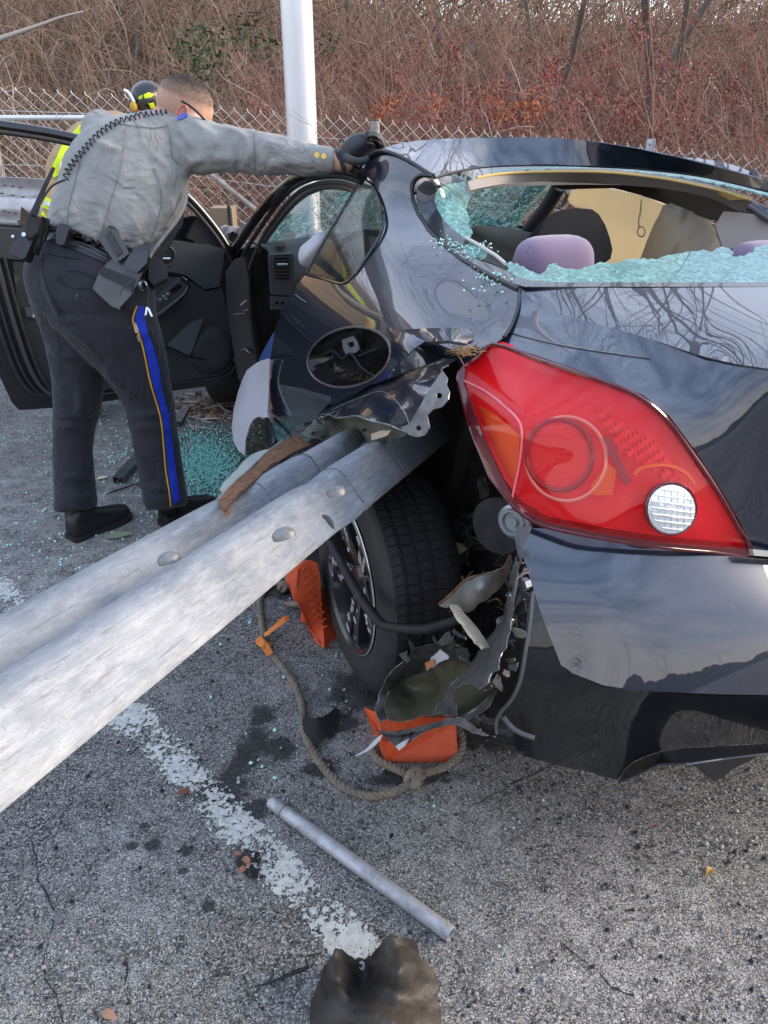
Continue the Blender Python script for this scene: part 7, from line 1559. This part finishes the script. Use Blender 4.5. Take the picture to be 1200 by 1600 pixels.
for (px, py, rx, rz_, n) in ((310, 75, .22, .16, 300), (375, 55, .22, .10, 180), (318, 100, .14, .14, 160), (510, 66, .14, .10, 60), (420, 78, .2, .08, 60)):
    x, z = at_px(px, py, 7.0); c = rng.normal(size=(n, 3))*np.array([rx, .25, rz_])*.55+np.array([x, 7.0, z]); gr_pts.append(c)
flecks('red_berries', np.vstack(red_pts), .014, mat('red_berry', (.32, .05, .04), .6, col2=(.20, .07, .055), noise_scale=5), 'red berries and leaves scattered on the shrubs behind the car roof', 'berries')
flecks('orange_leaves', np.vstack(or_pts), .022, mat('orange_leaf', (.50, .13, .03), .7, col2=(.36, .10, .03), noise_scale=5), 'orange leaves clustered near the fence post beside the lamp post', 'leaves')
flecks('green_leaves', np.vstack(gr_pts), .022, mat('ivy_green', (.035, .065, .018), .6, col2=(.07, .10, .03), noise_scale=5), 'patch of dark green leaves left of the lamp post', 'leaves')
flecks('leaf_litter', np.stack([rng.uniform(-6, 7, 9000), rng.uniform(5.2, 8.2, 9000), np.zeros(9000)], 1)*[1, 1, 0]+np.array([0, 0, 1])*0 if False else (lambda a: np.c_[a, bz(a[:, 0], a[:, 1])+.03])(np.c_[rng.uniform(-6, 7, 9000), rng.uniform(5.2, 9, 9000)]), .03, mat('dead_leaf', (.17, .10, .06), .9, col2=(.28, .19, .12), noise_scale=4), 'brown dead leaves lying under the thicket', 'leaves')

# bare trees: trunk and crown of forking limbs
def tree_geo(h, r0, seed, bend=.12, forks=5, lean=(0, 0)):
    r = np.random.default_rng(seed); tv = []; lv = []
    def grow(p, d, L_, rad, lvl, out):
        n = 6; P = [p]; R = [rad]
        for i in range(n):
            d = norm(d+r.normal(size=3)*bend+np.array([0, 0, .05])); p = p+d*L_/n; P.append(p); R.append(rad*(1-.5*(i+1)/n))
        out.append((P, R, max(3, 9-lvl*2)))
        if lvl >= forks: return
        k = r.integers(2, 4) if lvl else r.integers(5, 8)
        for j in range(k):
            t = r.uniform(.35, 1.) if lvl else r.uniform(.28, 1.); i = min(n-1, int(t*n)); q = P[i]+(P[i+1]-P[i])*(t*n-i)
            a = norm(np.cross(d, r.normal(size=3))); nd = norm(d*r.uniform(.5, 1.)+a*r.uniform(.5, 1.1)+np.array([0, 0, .15])); grow(q, nd, L_*r.uniform(.45, .72), R[i]*r.uniform(.45, .7), lvl+1, lv)
    grow(np.zeros(3), norm([lean[0], lean[1], 1]), h, r0, 0, tv)
    def pack(lst, mn):
        V, F_, n = [], [], 0
        for P, R, k in lst:
            v, f = prisms(np.array([P]), np.array([np.maximum(R, mn)]), k); V.append(v); F_.append(f+n); n += len(v)
        return np.vstack(V), np.vstack(F_)
    return pack(tv, .01), pack(lv, .0032)
barkm = mat('tree_bark', (.085, .068, .055), .95, col2=(.17, .14, .115), noise_scale=6, stretch=(1, 1, .2), bump=.01, bump_scale=20)
protos = [tree_geo(5.6, .036, 3, .15), tree_geo(6.8, .046, 8, .12), tree_geo(6.2, .028, 14, .16), tree_geo(7.2, .040, 21, .11)]
pm = [(fastmesh('trunk', *a, barkm), fastmesh('crown', *b, barkm)) for a, b in protos]
def tree(px, Y, kind, s, rot, label, par=None, X=None):
    x = X if X is not None else K(px, 100, 'Y', Y)[0]; z = bankz(x, Y) if Y > 6 else 0.
    t = thing('bare_tree', label, 'tree', (x, Y, z-.05), rot, 'bare trees' )
    for nm, me in zip(('trunk', 'crown'), pm[kind]):
        o = bpy.data.objects.new(nm, me); COL.objects.link(o); o.parent = t
    t.scale = (s, s, s); return t
for a in [(785, 8.6, 0, .95, .4, 'dark crooked bare tree forking at the top edge, right of the lamp post'), (975, 9.6, 1, 1.0, 2.0, 'straight bare tree rising above the middle of the car roof'), (1048, 9.2, 3, .85, 3.6, 'bare tree with a forked trunk above the broken back window'),
          (855, 11.5, 2, 1.0, 5.0, 'thin bare tree farther back between two darker trunks'), (700, 12.0, 1, .95, 4.2, 'distant bare tree behind the reddish shrubs beside the lamp post'),
          (560, 12.5, 3, 1.0, .9, 'distant bare tree behind the thicket just right of the lamp post'), (240, 13.0, 0, 1.0, 3.0, 'distant bare tree above the head of the leaning officer')]: tree(*a)
for i, (X, Y) in enumerate(((2.6, 7.6), (4.8, 8.2), (-3.5, 12), (6.5, 9.5))): tree(0, Y, (i*2+1) % 4, .85, i*1.7, ('bare tree on the bank straight behind the bent right panel', 'tall bare tree on the bank beyond the right end of the fence', 'bare tree high on the left of the bank above the firefighter', 'outermost bare tree at the right of the bank')[i], X=X)
# tree line across the road: gives the dark skyline mirrored in the bumper
for i, (X, Y, s) in enumerate(((-6, -22, 1.1), (-1, -26, 1.2), (5, -21, 1.0), (10, -24, 1.25), (15, -19, 1.05), (20, -25, 1.2), (-12, -27, 1.2), (26, -20, 1.1))):
    tree(0, Y, i % 4, s*.62, i*1.1, ('first', 'second', 'third', 'fourth', 'fifth', 'sixth', 'seventh', 'eighth')[(2, 3, 4, 5, 6, 7, 1, 0)[::1].index(i) if False else {-12: 0, -6: 1, -1: 2, 5: 3, 10: 4, 15: 5, 20: 6, 26: 7}[X]]+' tree from the west in the row across the road', X=X)
V, Fc = strip_mesh(-60, 60, -32, -29, 120, 6, lambda x, y: max(.1, (2.4+1.2*noise.noise(Vector((x*.12, 0, 4)))+.7*noise.noise(Vector((x*.6, y, 4))))*(1-abs(y+30.5)/1.5)))
o = obj('far_hedge', V, Fc, mat('dark_hedge', (.035, .033, .024), .95, bump=.2, bump_scale=3)); tag(o, 'dark line of bushes across the road behind the photographer', 'hedge', kind='stuff')
# fallen pale branch and the light wall glimpsed top left
fb_ = thing('fallen_branch', 'long pale fallen branch leaning through the thicket at the top left', 'branch', tuple(K(20, 60, 'Y', 7.4)))
tube('branch', [K(a, b, 'Y', 7.4) for a, b in ((-10, 64), (25, 52), (60, 40), (95, 27), (130, 18))], [.022, .018, .014, .010, .006], bark('pale_branch', (.42, .36, .30), (.52, .46, .4)), fb_, 8, smooth_n=3)
wl = K(-40, 20, 'Y', 18.); wt = thing('concrete_wall', 'pale concrete abutment glimpsed through the twigs at the top left corner', 'wall', (wl[0], 18., 0))
box('wall', (wl[0]-1.2, 18.4, 3.3), (4.6, .5, 3.6), mat('pale_concrete', (.62, .58, .54), .85, col2=(.52, .49, .45), noise_scale=3), wt, bev=.03); box('coping', (wl[0]-1.2, 18.35, 5.2), (4.8, .7, .2), mat('pale_concrete'), wt, bev=.03)

# ================================================================== things on the road
orange = mat('orange_rubber', (.62, .085, .02), .55, col2=(.48, .07, .022), noise_scale=14, bump=.002, bump_scale=60, rough2=.7)
ropem = mat('worn_rope', (.24, .20, .15), .95, col2=(.15, .125, .10), noise_scale=40, bump=.0015, bump_scale=300)
def gz(p, z): p = np.array(p, float); p[2] = z; return p
# chock behind the wheel
c0 = ground(650, 1185)
ch = thing('wheel_chock', 'orange rubber chock wedged behind the rear wheel with rope round it', 'wheel chock', tuple(c0), group=None)
def solid_from(name, base, tops, m, par, bev=.006):
    n = len(base); V = list(base)+list(tops); F_ = [(i, (i+1) % n, n+(i+1) % n, n+i) for i in range(n)]+[tuple(range(n))[::-1], tuple(range(n, 2*n))]
    c = np.mean(V, 0); nn = np.cross(V[1]-V[0], V[n]-V[0])
    if nn @ (np.mean([V[0], V[1], V[n]], 0)-c) < 0: F_ = [f[::-1] for f in F_]
    o = obj(name, V, F_, m, par, smooth=False)
    if bev: bevel(o, bev, 3, 25)
    return o
B = [ground(600, 1193), ground(716, 1193), ground(712, 1160), ground(580, 1140)]
zt = .095
def at_z(px, py, z): return ground(px, py, z)
T_ = [at_z(598, 1163, .060), at_z(714, 1127, .088), at_z(708, 1119, .085), at_z(586, 1116, .075)]
solid_from('block', B, T_, orange, ch, .006)
solid_from('lip', [ground(570, 1110), ground(600, 1192), ground(604, 1186), ground(584, 1108)], [at_z(568, 1104, .03), at_z(596, 1158, .075), at_z(604, 1158, .07), at_z(588, 1112, .07)], orange, ch, .003)
# chock in front, patterned face outward
c1 = ground(482, 1005)
ch2 = thing('wheel_chock', 'orange rubber chock with chevron tread standing ahead of the rear wheel', 'wheel chock', tuple(c1))
q = [(470, 882), (488, 876), (496, 880), (500, 900), (503, 950), (507, 1012), (495, 1006), (482, 984), (466, 942), (459, 938), (462, 905)]
CH2 = [(470, 882, 'Y', 1.98), (496, 880, 'Y', 2.0), (507, 1012, 'Z', .012), (466, 942, 'Y', 1.93), (459, 930, 'Y', 1.93), (488, 990, 'Z', .02)]
b2 = panel('block', q, CH2, orange, ch2, th=.12, sp=8)
S2 = Surf(CH2)
for k in range(9):
    y = 888+k*11; x = 474+k*2.6
    for pts in ([(x-2, y+3), (x+5, y-2), (x+12, y+4)], ): tube('tread_bar', Deep(S2, -DV*.002).at(pts), .0032, orange, b2, 6)
    tube('tread_bar', Deep(S2, -DV*.002).at([(x+12, y+4), (x+17, y+1)]), .003, orange, b2, 6)
tube('face_edge', Deep(S2, -DV*.002).at([(466, 886), (463, 915), (468, 945), (484, 982), (500, 1006)]), .003, orange, b2, 6)

# rope: three laid strands
def rope(name, P, par, r=.0105, lay=.045):
    P = crs(np.array(P), False, 14); s = np.r_[0, np.cumsum(np.linalg.norm(np.diff(P, axis=0), axis=1))]; n = int(s[-1]/.0045)
    t = np.linspace(0, s[-1], n); Q = np.stack([np.interp(t, s, P[:, i]) for i in range(3)], 1); T, N_, B_ = frames(Q); o = None
    for k in range(3):
        ph = t/lay*2*math.pi+k*2*math.pi/3; c = Q+N_*np.cos(ph)[:, None]*r*.52+B_*np.sin(ph)[:, None]*r*.52
        o = tube(name, c, r*.56, ropem, par, 7)
    return o
rp = thing('rope', 'frayed grey brown rope looping over the road and round the orange chock, knotted', 'rope', tuple(ground(480, 1150)))
G2 = lambda a, b, z=.012: ground(a, b, z)
rope('strand', [G2(466, 880, .05), G2(446, 898, .03), G2(424, 912), G2(408, 932), G2(407, 955), G2(411, 985), G2(413, 1002), G2(424, 1022), G2(440, 1040), G2(456, 1062), G2(468, 1088), G2(473, 1112), G2(474, 1135), G2(482, 1160), G2(496, 1186), G2(514, 1210), G2(540, 1232), G2(570, 1243), G2(600, 1242), G2(628, 1232), G2(645, 1222)], rp)
rope('strand', [G2(652, 1212, .02), G2(672, 1206), G2(696, 1198), G2(714, 1184), G2(722, 1166, .02), G2(720, 1146, .03), G2(710, 1132, .04)], rp)
rope('strand', [G2(640, 1212, .02), G2(612, 1198), G2(592, 1188), G2(582, 1172), G2(584, 1158, .02), G2(594, 1146, .03)], rp)
rope('strand', [G2(447, 945, .02), G2(458, 943, .03), G2(468, 944, .05)], rp)
kc0 = ground(648, 1215, .028); rk = np.random.default_rng(2)
for k in range(6):
    a = norm(rk.normal(size=3)); b = norm(np.cross(a, rk.normal(size=3))); rr_ = rk.uniform(.017, .024)
    tube('knot', [kc0+(a*math.cos(t)+b*math.sin(t))*rr_ for t in np.linspace(0, 5.6, 22)], .0085, ropem, rp, 8)
for k in range(60):
    a = rk.uniform(0, 6.28); p = kc0+np.array([math.cos(a)*.022, -abs(math.sin(a))*.02, rk.uniform(-.015, .02)]); 
    tube('rope_fibre', [p, p+rk.normal(size=3)*.006, p+rk.normal(size=3)*.012], .0005, ropem, rp, 3) if k < 24 else None
# knot of the rope by the front chock
for k in range(4):
    a = norm(rk.normal(size=3)); b = norm(np.cross(a, rk.normal(size=3))); kk = ground(444, 912, .03)
    tube('knot', [kk+(a*math.cos(t)+b*math.sin(t))*.026 for t in np.linspace(0, 5.6, 22)], .009, ropem, rp, 8)
rib = mat('orange_ribbon', (.72, .22, .04), .6)
rt = thing('ribbon', 'orange ribbon tied round the rope left of the wheel', 'ribbon', tuple(ground(412, 1005)))
def strip(name, L_, R_, m, par, th=.0012):
    L_, R_ = crs(np.array(L_), False, 4), crs(np.array(R_), False, 4); n = len(L_); V = np.vstack([L_, R_]); o = obj(name, V, [(i, i+1, n+i+1, n+i) for i in range(n-1)], m, par); solid(o, th, 0); return o
strip('band', [G2(399, 1002, .03), G2(408, 1012, .034), G2(418, 1026, .03)], [G2(406, 993, .03), G2(418, 1006, .036), G2(427, 1020, .026)], rib, rt)
strip('tail', [G2(414, 996, .03), G2(430, 984, .035), G2(446, 972, .04), G2(452, 966, .035)], [G2(412, 990, .03), G2(428, 977, .04), G2(442, 964, .045), G2(450, 962, .035)], rib, rt)
strip('band', [G2(402, 996, .02), G2(412, 1002, .04), G2(424, 1003, .02)], [G2(400, 1006, .02), G2(410, 1012, .04), G2(420, 1013, .02)], rib, rt)

# loose steel pipe
pp = thing('steel_pipe', 'short grey steel pipe lying loose on the road at the bottom', 'pipe', tuple(ground(565, 1355)))
a, b = ground(423, 1253, .0165), ground(705, 1468-8, .0165); ax = norm(b-a)
pm_ = mat('scratched_pipe', (.44, .45, .47), .42, metal=.3, col2=(.20, .19, .18), noise_scale=26, detail=8, ramp=(.45, .75), rough2=.65, bump=.0006, bump_scale=80)
sL = np.linalg.norm(b-a)
def pipe(t0, t1, r, rin, name):
    pr = [(rin, t0), (r-.001, t0), (r, t0+.002), (r, t1-.002), (r-.001, t1), (rin, t1)]; v, f = lathe(a, ax, pr, 28, close=True); return obj(name, v, f, pm_, pp, sharp=40)
pipe(0, .05, .0150, .012, 'collar'); pipe(.046, sL, .0165, .013, 'tube')
v, f = lathe(a, ax, [(.0001, .02), (.0128, .02)], 20); obj('pipe_plug', v, f, darkvoid, pp)
v, f = lathe(a, ax, [(.0001, sL-.03), (.0135, sL-.03)], 20); obj('pipe_plug', v, f, darkvoid, pp)
tube('pipe_seam', [a+ax*(.0465)+(np.cross(ax, UPV)*math.cos(t)+UPV*math.sin(t))*.0158 for t in np.linspace(0, 6.28, 20)], .0012, darkvoid, pp, 5, cap=False)

# torn black rubber flap in the foreground
fl_ = thing('rubber_flap', 'torn dusty black rubber mat piece on the road at the bottom edge', 'rubber flap', tuple(ground(585, 1540)))
fo = [(498, 1535), (506, 1510), (516, 1495), (527, 1483), (536, 1484), (544, 1492), (556, 1501), (568, 1500), (580, 1492), (592, 1478), (603, 1466), (611, 1459), (617, 1466), (632, 1465), (648, 1466), (652, 1478), (655, 1492), (668, 1505), (678, 1516), (684, 1530), (687, 1560), (690, 1600), (694, 1640), (482, 1640), (484, 1580), (488, 1556)]
FCt = [(498, 1535, 'Z', .01), (527, 1483, 'Z', .085), (565, 1503, 'Z', .004), (611, 1459, 'Z', .11), (650, 1466, 'Z', .06), (684, 1530, 'Z', .01), (694, 1640, 'Z', .01), (482, 1640, 'Z', .012), (525, 1530, 'Z', .10), (565, 1540, 'Z', .012), (545, 1515, 'Z', .05), (620, 1520, 'Z', .12), (640, 1560, 'Z', .05), (650, 1600, 'Z', .06), (580, 1590, 'Z', .085), (545, 1620, 'Z', .03), (500, 1590, 'Z', .03), (660, 1540, 'Z', .03)]
panel('flap', jag(fo, .7, 6, True, 4), FCt, mat('dusty_rubber', (.014, .012, .011), .55, col2=(.055, .044, .034), noise_scale=11, detail=8, bump=.006, bump_scale=28), fl_, th=.006, sp=5, disp=lambda x, y: .004*math.sin(x*.07+y*.03)+.003*abs(math.sin(x*.05-y*.09))+.002*noise.noise(Vector((x*.08, y*.08, 0))))
wr = thing('bent_wire', 'thin black bent wire lying left of the rubber flap', 'wire', tuple(ground(440, 1530)))
bw = mat('black_wire', (.01, .01, .012), .4)
tube('wire', [G2(a, b, .004) for a, b in ((400, 1541), (420, 1536), (445, 1526), (470, 1516), (482, 1511))], [.0012, .002, .0032, .0034, .003], bw, wr, 8, smooth_n=3)
tube('wire', [G2(a, b, z) for a, b, z in ((482, 1511, .006), (478, 1502, .02), (479, 1494, .03), (490, 1492, .03), (502, 1489, .02))], .0015, bw, wr, 6, smooth_n=3)
tube('wire', [G2(a, b, z) for a, b, z in ((484, 1512, .006), (490, 1505, .012), (497, 1496, .01))], .0013, bw, wr, 6, smooth_n=3)

# black plastic scrap by the rope
sc2 = thing('plastic_scrap', 'torn black plastic scrap lying against the rope left of the tyre', 'scrap', tuple(ground(500, 1130)))
so = [(471, 1128), (480, 1120), (492, 1122), (504, 1120), (514, 1112), (524, 1106), (532, 1110), (528, 1124), (518, 1140), (510, 1152), (500, 1160), (492, 1170), (482, 1160), (474, 1148)]
panel('scrap', jag(so, .8, 5, True, 6), [(471, 1128, 'Z', .02), (492, 1125, 'Z', .05), (524, 1106, 'Z', .012), (518, 1140, 'Z', .02), (492, 1170, 'Z', .01), (495, 1145, 'Z', .035)], mat('matt_black_scrap', (.013, .013, .013), .85, bump=.004, bump_scale=60), sc2, th=.004, sp=5)

# steel channel pieces by the officer's feet
chm = mat('channel_steel', (.17, .18, .18), .45, metal=.6, col2=(.10, .105, .105), noise_scale=25)
def channel(name, p, q, w, h, label):
    t = thing(name, label, 'steel channel', tuple(p)); d = norm(q-p); s = norm(np.cross(d, UPV))
    pr = [(-w, 0), (-w, h), (w, h), (w, 0), (w-.003, 0), (w-.003, h-.003), (-w+.003, h-.003), (-w+.003, 0)]
    V = [e+s*x+UPV*(z+.004) for e in (p, q) for x, z in pr]; F_ = [(i, (i+1) % 8, 8+(i+1) % 8, 8+i) for i in range(8)]+[tuple(range(8))[::-1], tuple(range(8, 16))]
    obj('channel', V, F_, chm, t, smooth=False)
    n = int(np.linalg.norm(q-p)/.022)
    for k in range(n): obj('punched_hole', *discg(p+d*(.012+k*.022)+UPV*(h+.0043), UPV, .0035, .0004, 8), mat('slot_dark'), t, smooth=False)
    return t
channel('steel_channel', ground(186, 757), ground(236, 700), .026, .034, 'short punched grey steel channel lying between the two feet')
channel('steel_channel', ground(277, 668), ground(291, 645), .024, .03, 'small steel channel end lying right of the striped trouser leg')
tube('trim_strip', [G2(172, 770, .01), G2(195, 762, .012), G2(225, 752, .02)], .004, rubber, None, 6, smooth_n=3, label='thin black rubber trim strip on the road near the channel')
bpy.data.objects['trim_strip']['category'] = 'trim strip'

# broken tempered glass: little blue-green cubes
gm = bpy.data.materials.new('glass_crumbs'); gm.use_nodes = True
_b = gm.node_tree.nodes['Principled BSDF']; _b.inputs['Base Color'].default_value = (.16, .46, .40, 1); _b.inputs['Roughness'].default_value = .12; _b.inputs['Specular IOR Level'].default_value = .8
gm2 = bpy.data.materials.new('pale_glass_crumbs'); gm2.use_nodes = True
_b = gm2.node_tree.nodes['Principled BSDF']; _b.inputs['Base Color'].default_value = (.42, .72, .66, 1); _b.inputs['Roughness'].default_value = .12; _b.inputs['Specular IOR Level'].default_value = .8
def cubes(name, C_, size, m, label, cat, aspect=(1, 1, .7), r=rng):
    n = len(C_); s = (r.uniform(.45, 1.25, n)*size)[:, None, None]; q = r.normal(size=(n, 4)); q /= np.linalg.norm(q, axis=1, keepdims=True); w, x, y, z = q.T
    Rm = np.stack([1-2*(y*y+z*z), 2*(x*y-z*w), 2*(x*z+y*w), 2*(x*y+z*w), 1-2*(x*x+z*z), 2*(y*z-x*w), 2*(x*z-y*w), 2*(y*z+x*w), 1-2*(x*x+y*y)], 1).reshape(n, 3, 3)
    cb = np.array([(i, j, k) for i in (-.5, .5) for j in (-.5, .5) for k in (-.5, .5)])*aspect; V = (np.einsum('nij,kj->nki', Rm, cb)*s+C_[:, None]).reshape(-1, 3)
    f = np.array([(0, 1, 3, 2), (4, 6, 7, 5), (0, 4, 5, 1), (2, 3, 7, 6), (0, 2, 6, 4), (1, 5, 7, 3)]); F_ = (f[None]+np.arange(n)[:, None, None]*8).reshape(-1, 4)
    o = bpy.data.objects.new(name, fastmesh(name, V, F_, m, False)); COL.objects.link(o); return tag(o, label, cat, kind='stuff')
def scat(px, py, sx, sy, n, z=.004, r=rng):
    q = np.c_[r.normal(px, sx, n), r.normal(py, sy, n)]; q = q[q[:, 1] > 560]; return np.array([ground(a, b, z) for a, b in q])
A = np.vstack([scat(312, 720, 28, 26, 1000), scat(338, 735, 24, 22, 750), scat(300, 690, 42, 24, 260)]); Bq = np.vstack([scat(200, 700, 75, 60, 420), scat(120, 860, 110, 70, 220), scat(310, 730, 60, 45, 500), scat(480, 1060, 160, 120, 40)])
cubes('broken_glass', A, .010, gm, 'heap of blue green broken window glass by the right foot', 'broken glass')
cubes('glass_crumbs', Bq, .008, gm2, 'scattered pale glass crumbs on the road around the officer feet', 'glass crumbs')
V_ = []
for (px, py, s, n) in ((742, 390, 14, 60), (765, 437, 18, 50), (700, 380, 14, 40)):
    q = np.c_[rng.normal(px, s, n), rng.normal(py, s*.5, n)]; V_.append(SG.at(q)+UPV*.003)
o = cubes('glass_bits', np.vstack(V_), .004, gm2, 'tiny glass bits stuck along the rear window edge', 'glass bits'); o.parent = car
o.matrix_parent_inverse = WM[car.name].inverted(); del o['label']; del o['category']

# small litter: grit, twigs, leaves
pebm = mat('pale_pebble', (.42, .42, .40), .8, col2=(.12, .12, .12), noise_scale=3)
q = np.c_[rng.uniform(-40, 1240, 1500), rng.uniform(640, 1600, 1500)]
cubes('grit', np.array([ground(a, b, .003) for a, b in q]), .0065, pebm, 'loose grit scattered over the road', 'grit')
q = np.c_[rng.uniform(-40, 1240, 200), rng.uniform(900, 1600, 200)]
cubes('dark_grit', np.array([ground(a, b, .003) for a, b in q]), .0065, mat('dark_pebble', (.02, .02, .021), .8), 'dark crumbs scattered over the road', 'grit')
tv = []
for k in range(46):
    a, b = rng.normal(318, 26), rng.normal(642, 14); p = ground(a, b, .012); t = rng.uniform(0, 6.28); l = rng.uniform(.04, .16); d = np.array([math.cos(t), math.sin(t), 0])
    tv.append(tubeg([p-d*l, p+rng.normal(size=3)*.008, p+d*l], rng.uniform(.0015, .004), 4))
V, Fc = merge(*tv); o = obj('dead_twigs', V, Fc, mat('pale_twig')); tag(o, 'scatter of pale dead twigs and leaves beneath the open door', 'twigs', kind='stuff')
lv = np.array([ground(rng.normal(320, 32), rng.normal(636, 12), .02) for _ in range(160)])
flecks('ground_leaves', lv, .025, mat('dead_leaf'), 'dead leaves on the road beneath the open door', 'leaves')
def leaf(px, py, s, rot, m, label, name='leaf', lift=.012):
    c = ground(px, py, .004); pts = [(-1, 0), (-.5, .45), (.1, .55), (.7, .3), (1, 0), (.6, -.35), (0, -.5), (-.6, -.4)]; V = [c+UPV*lift*.5]
    for i, (x, y) in enumerate(pts): V.append(c+np.array([(x*math.cos(rot)-y*math.sin(rot))*s, (x*math.sin(rot)+y*math.cos(rot))*s, abs(y)*lift+(.004 if i % 2 else 0)]))
    o = obj(name, V, [(0, i+1, (i+1) % 8+1) for i in range(8)], m); subsurf(o, 1); solid(o, .0006, 0); tag(o, label, 'leaf'); return o
leaf(185, 838, .055, .3, mat('green_leaf', (.22, .27, .16), .6), 'pale green leaf on the road right of the black left shoe')
leaf(170, 1588, .018, -.4, mat('tan_leaf', (.36, .19, .12), .7), 'curled tan leaf at the bottom left of the road')
leaf(1108, 1366, .016, .8, mat('ochre_leaf', (.42, .24, .08), .8), 'crumpled ochre leaf alone on the road at the right', lift=.03)
leaf(287, 1240, .020, .2, mat('rust_leaf', (.16, .06, .035), .8), 'small rust brown leaf on the worn white line')
leaf(160, 748, .03, .5, mat('cream_leaf', (.60, .56, .40), .8), 'cream paper flake on the road beside the steel channel', name='paper_flake')
leaf(1025, 1293, .009, .2, mat('rust_leaf'), 'tiny rust coloured leaf on the road below the bumper')
leaf(832, 1227, .009, .9, mat('tan_leaf'), 'tiny tan chip on the road just under the bumper corner', name='chip')
leaf(612, 1308, .010, 1.2, mat('matt_black_scrap'), 'tiny black chip on the road above the steel pipe', name='chip')
for k, (px, py) in enumerate(((395, 1350), (380, 1362), (398, 1368), (372, 1338), (402, 1340), (385, 1348))): 
    o = leaf(px, py, .010+.003*(k % 3), k*1.1, mat('peeling_rust_flake', (.34, .15, .09), .85) if k % 2 else mat('matt_black_scrap'), 'small rusty or black flake on the worn white line', name='flake', lift=.02); o['group'] = 'flakes on the white line'
fl2 = thing('grey_flake', 'small folded grey plastic flake on the road at the lower left', 'flake', tuple(ground(92, 1430)))
panel('flake', [(84, 1422), (92, 1432), (98, 1438), (90, 1444), (86, 1440)], [(84, 1422, 'Z', .015), (98, 1438, 'Z', .006), (86, 1444, 'Z', .004)], mat('grey_plastic_flake', (.12, .12, .13), .5), fl2, th=.002, sp=5)
# cracks in the asphalt: shallow dark gaps
for ci, pts in enumerate(([(48, 1310), (56, 1340), (62, 1375), (75, 1400), (88, 1430), (80, 1460), (68, 1500), (70, 1530), (90, 1560), (100, 1600)], [(190, 1480), (200, 1510), (195, 1545), (205, 1575), (200, 1610)], [(-20, 624), (30, 618), (90, 640)], [(150, 642), (180, 634), (210, 626)], [(740, 1260), (770, 1245), (800, 1225), (835, 1210), (880, 1190)], [(880, 1480), (930, 1520), (955, 1545), (990, 1560)])):
    P = jag(pts, 1.5, 9, False, ci); Q = np.array([ground(a, b, 0) for a, b in P]); w = np.abs(rng.normal(0, .0011, len(Q)))+.0005
    d = np.gradient(Q, axis=0); d[:, 2] = 0; d /= np.linalg.norm(d, axis=1, keepdims=True)+1e-9; s = np.cross(d, UPV); Z = np.array([rz(p[0], p[1])+.0035 for p in Q]); Q[:, 2] = Z
    V = np.vstack([Q+s*w[:, None], Q-s*w[:, None]]); n = len(Q); F_ = [(i, i+1, n+i+1, n+i) for i in range(n-1)]
    o = obj('road_crack', V, F_, mat('crack_dark', (.022, .022, .023), 1.)); tag(o, kind='structure')
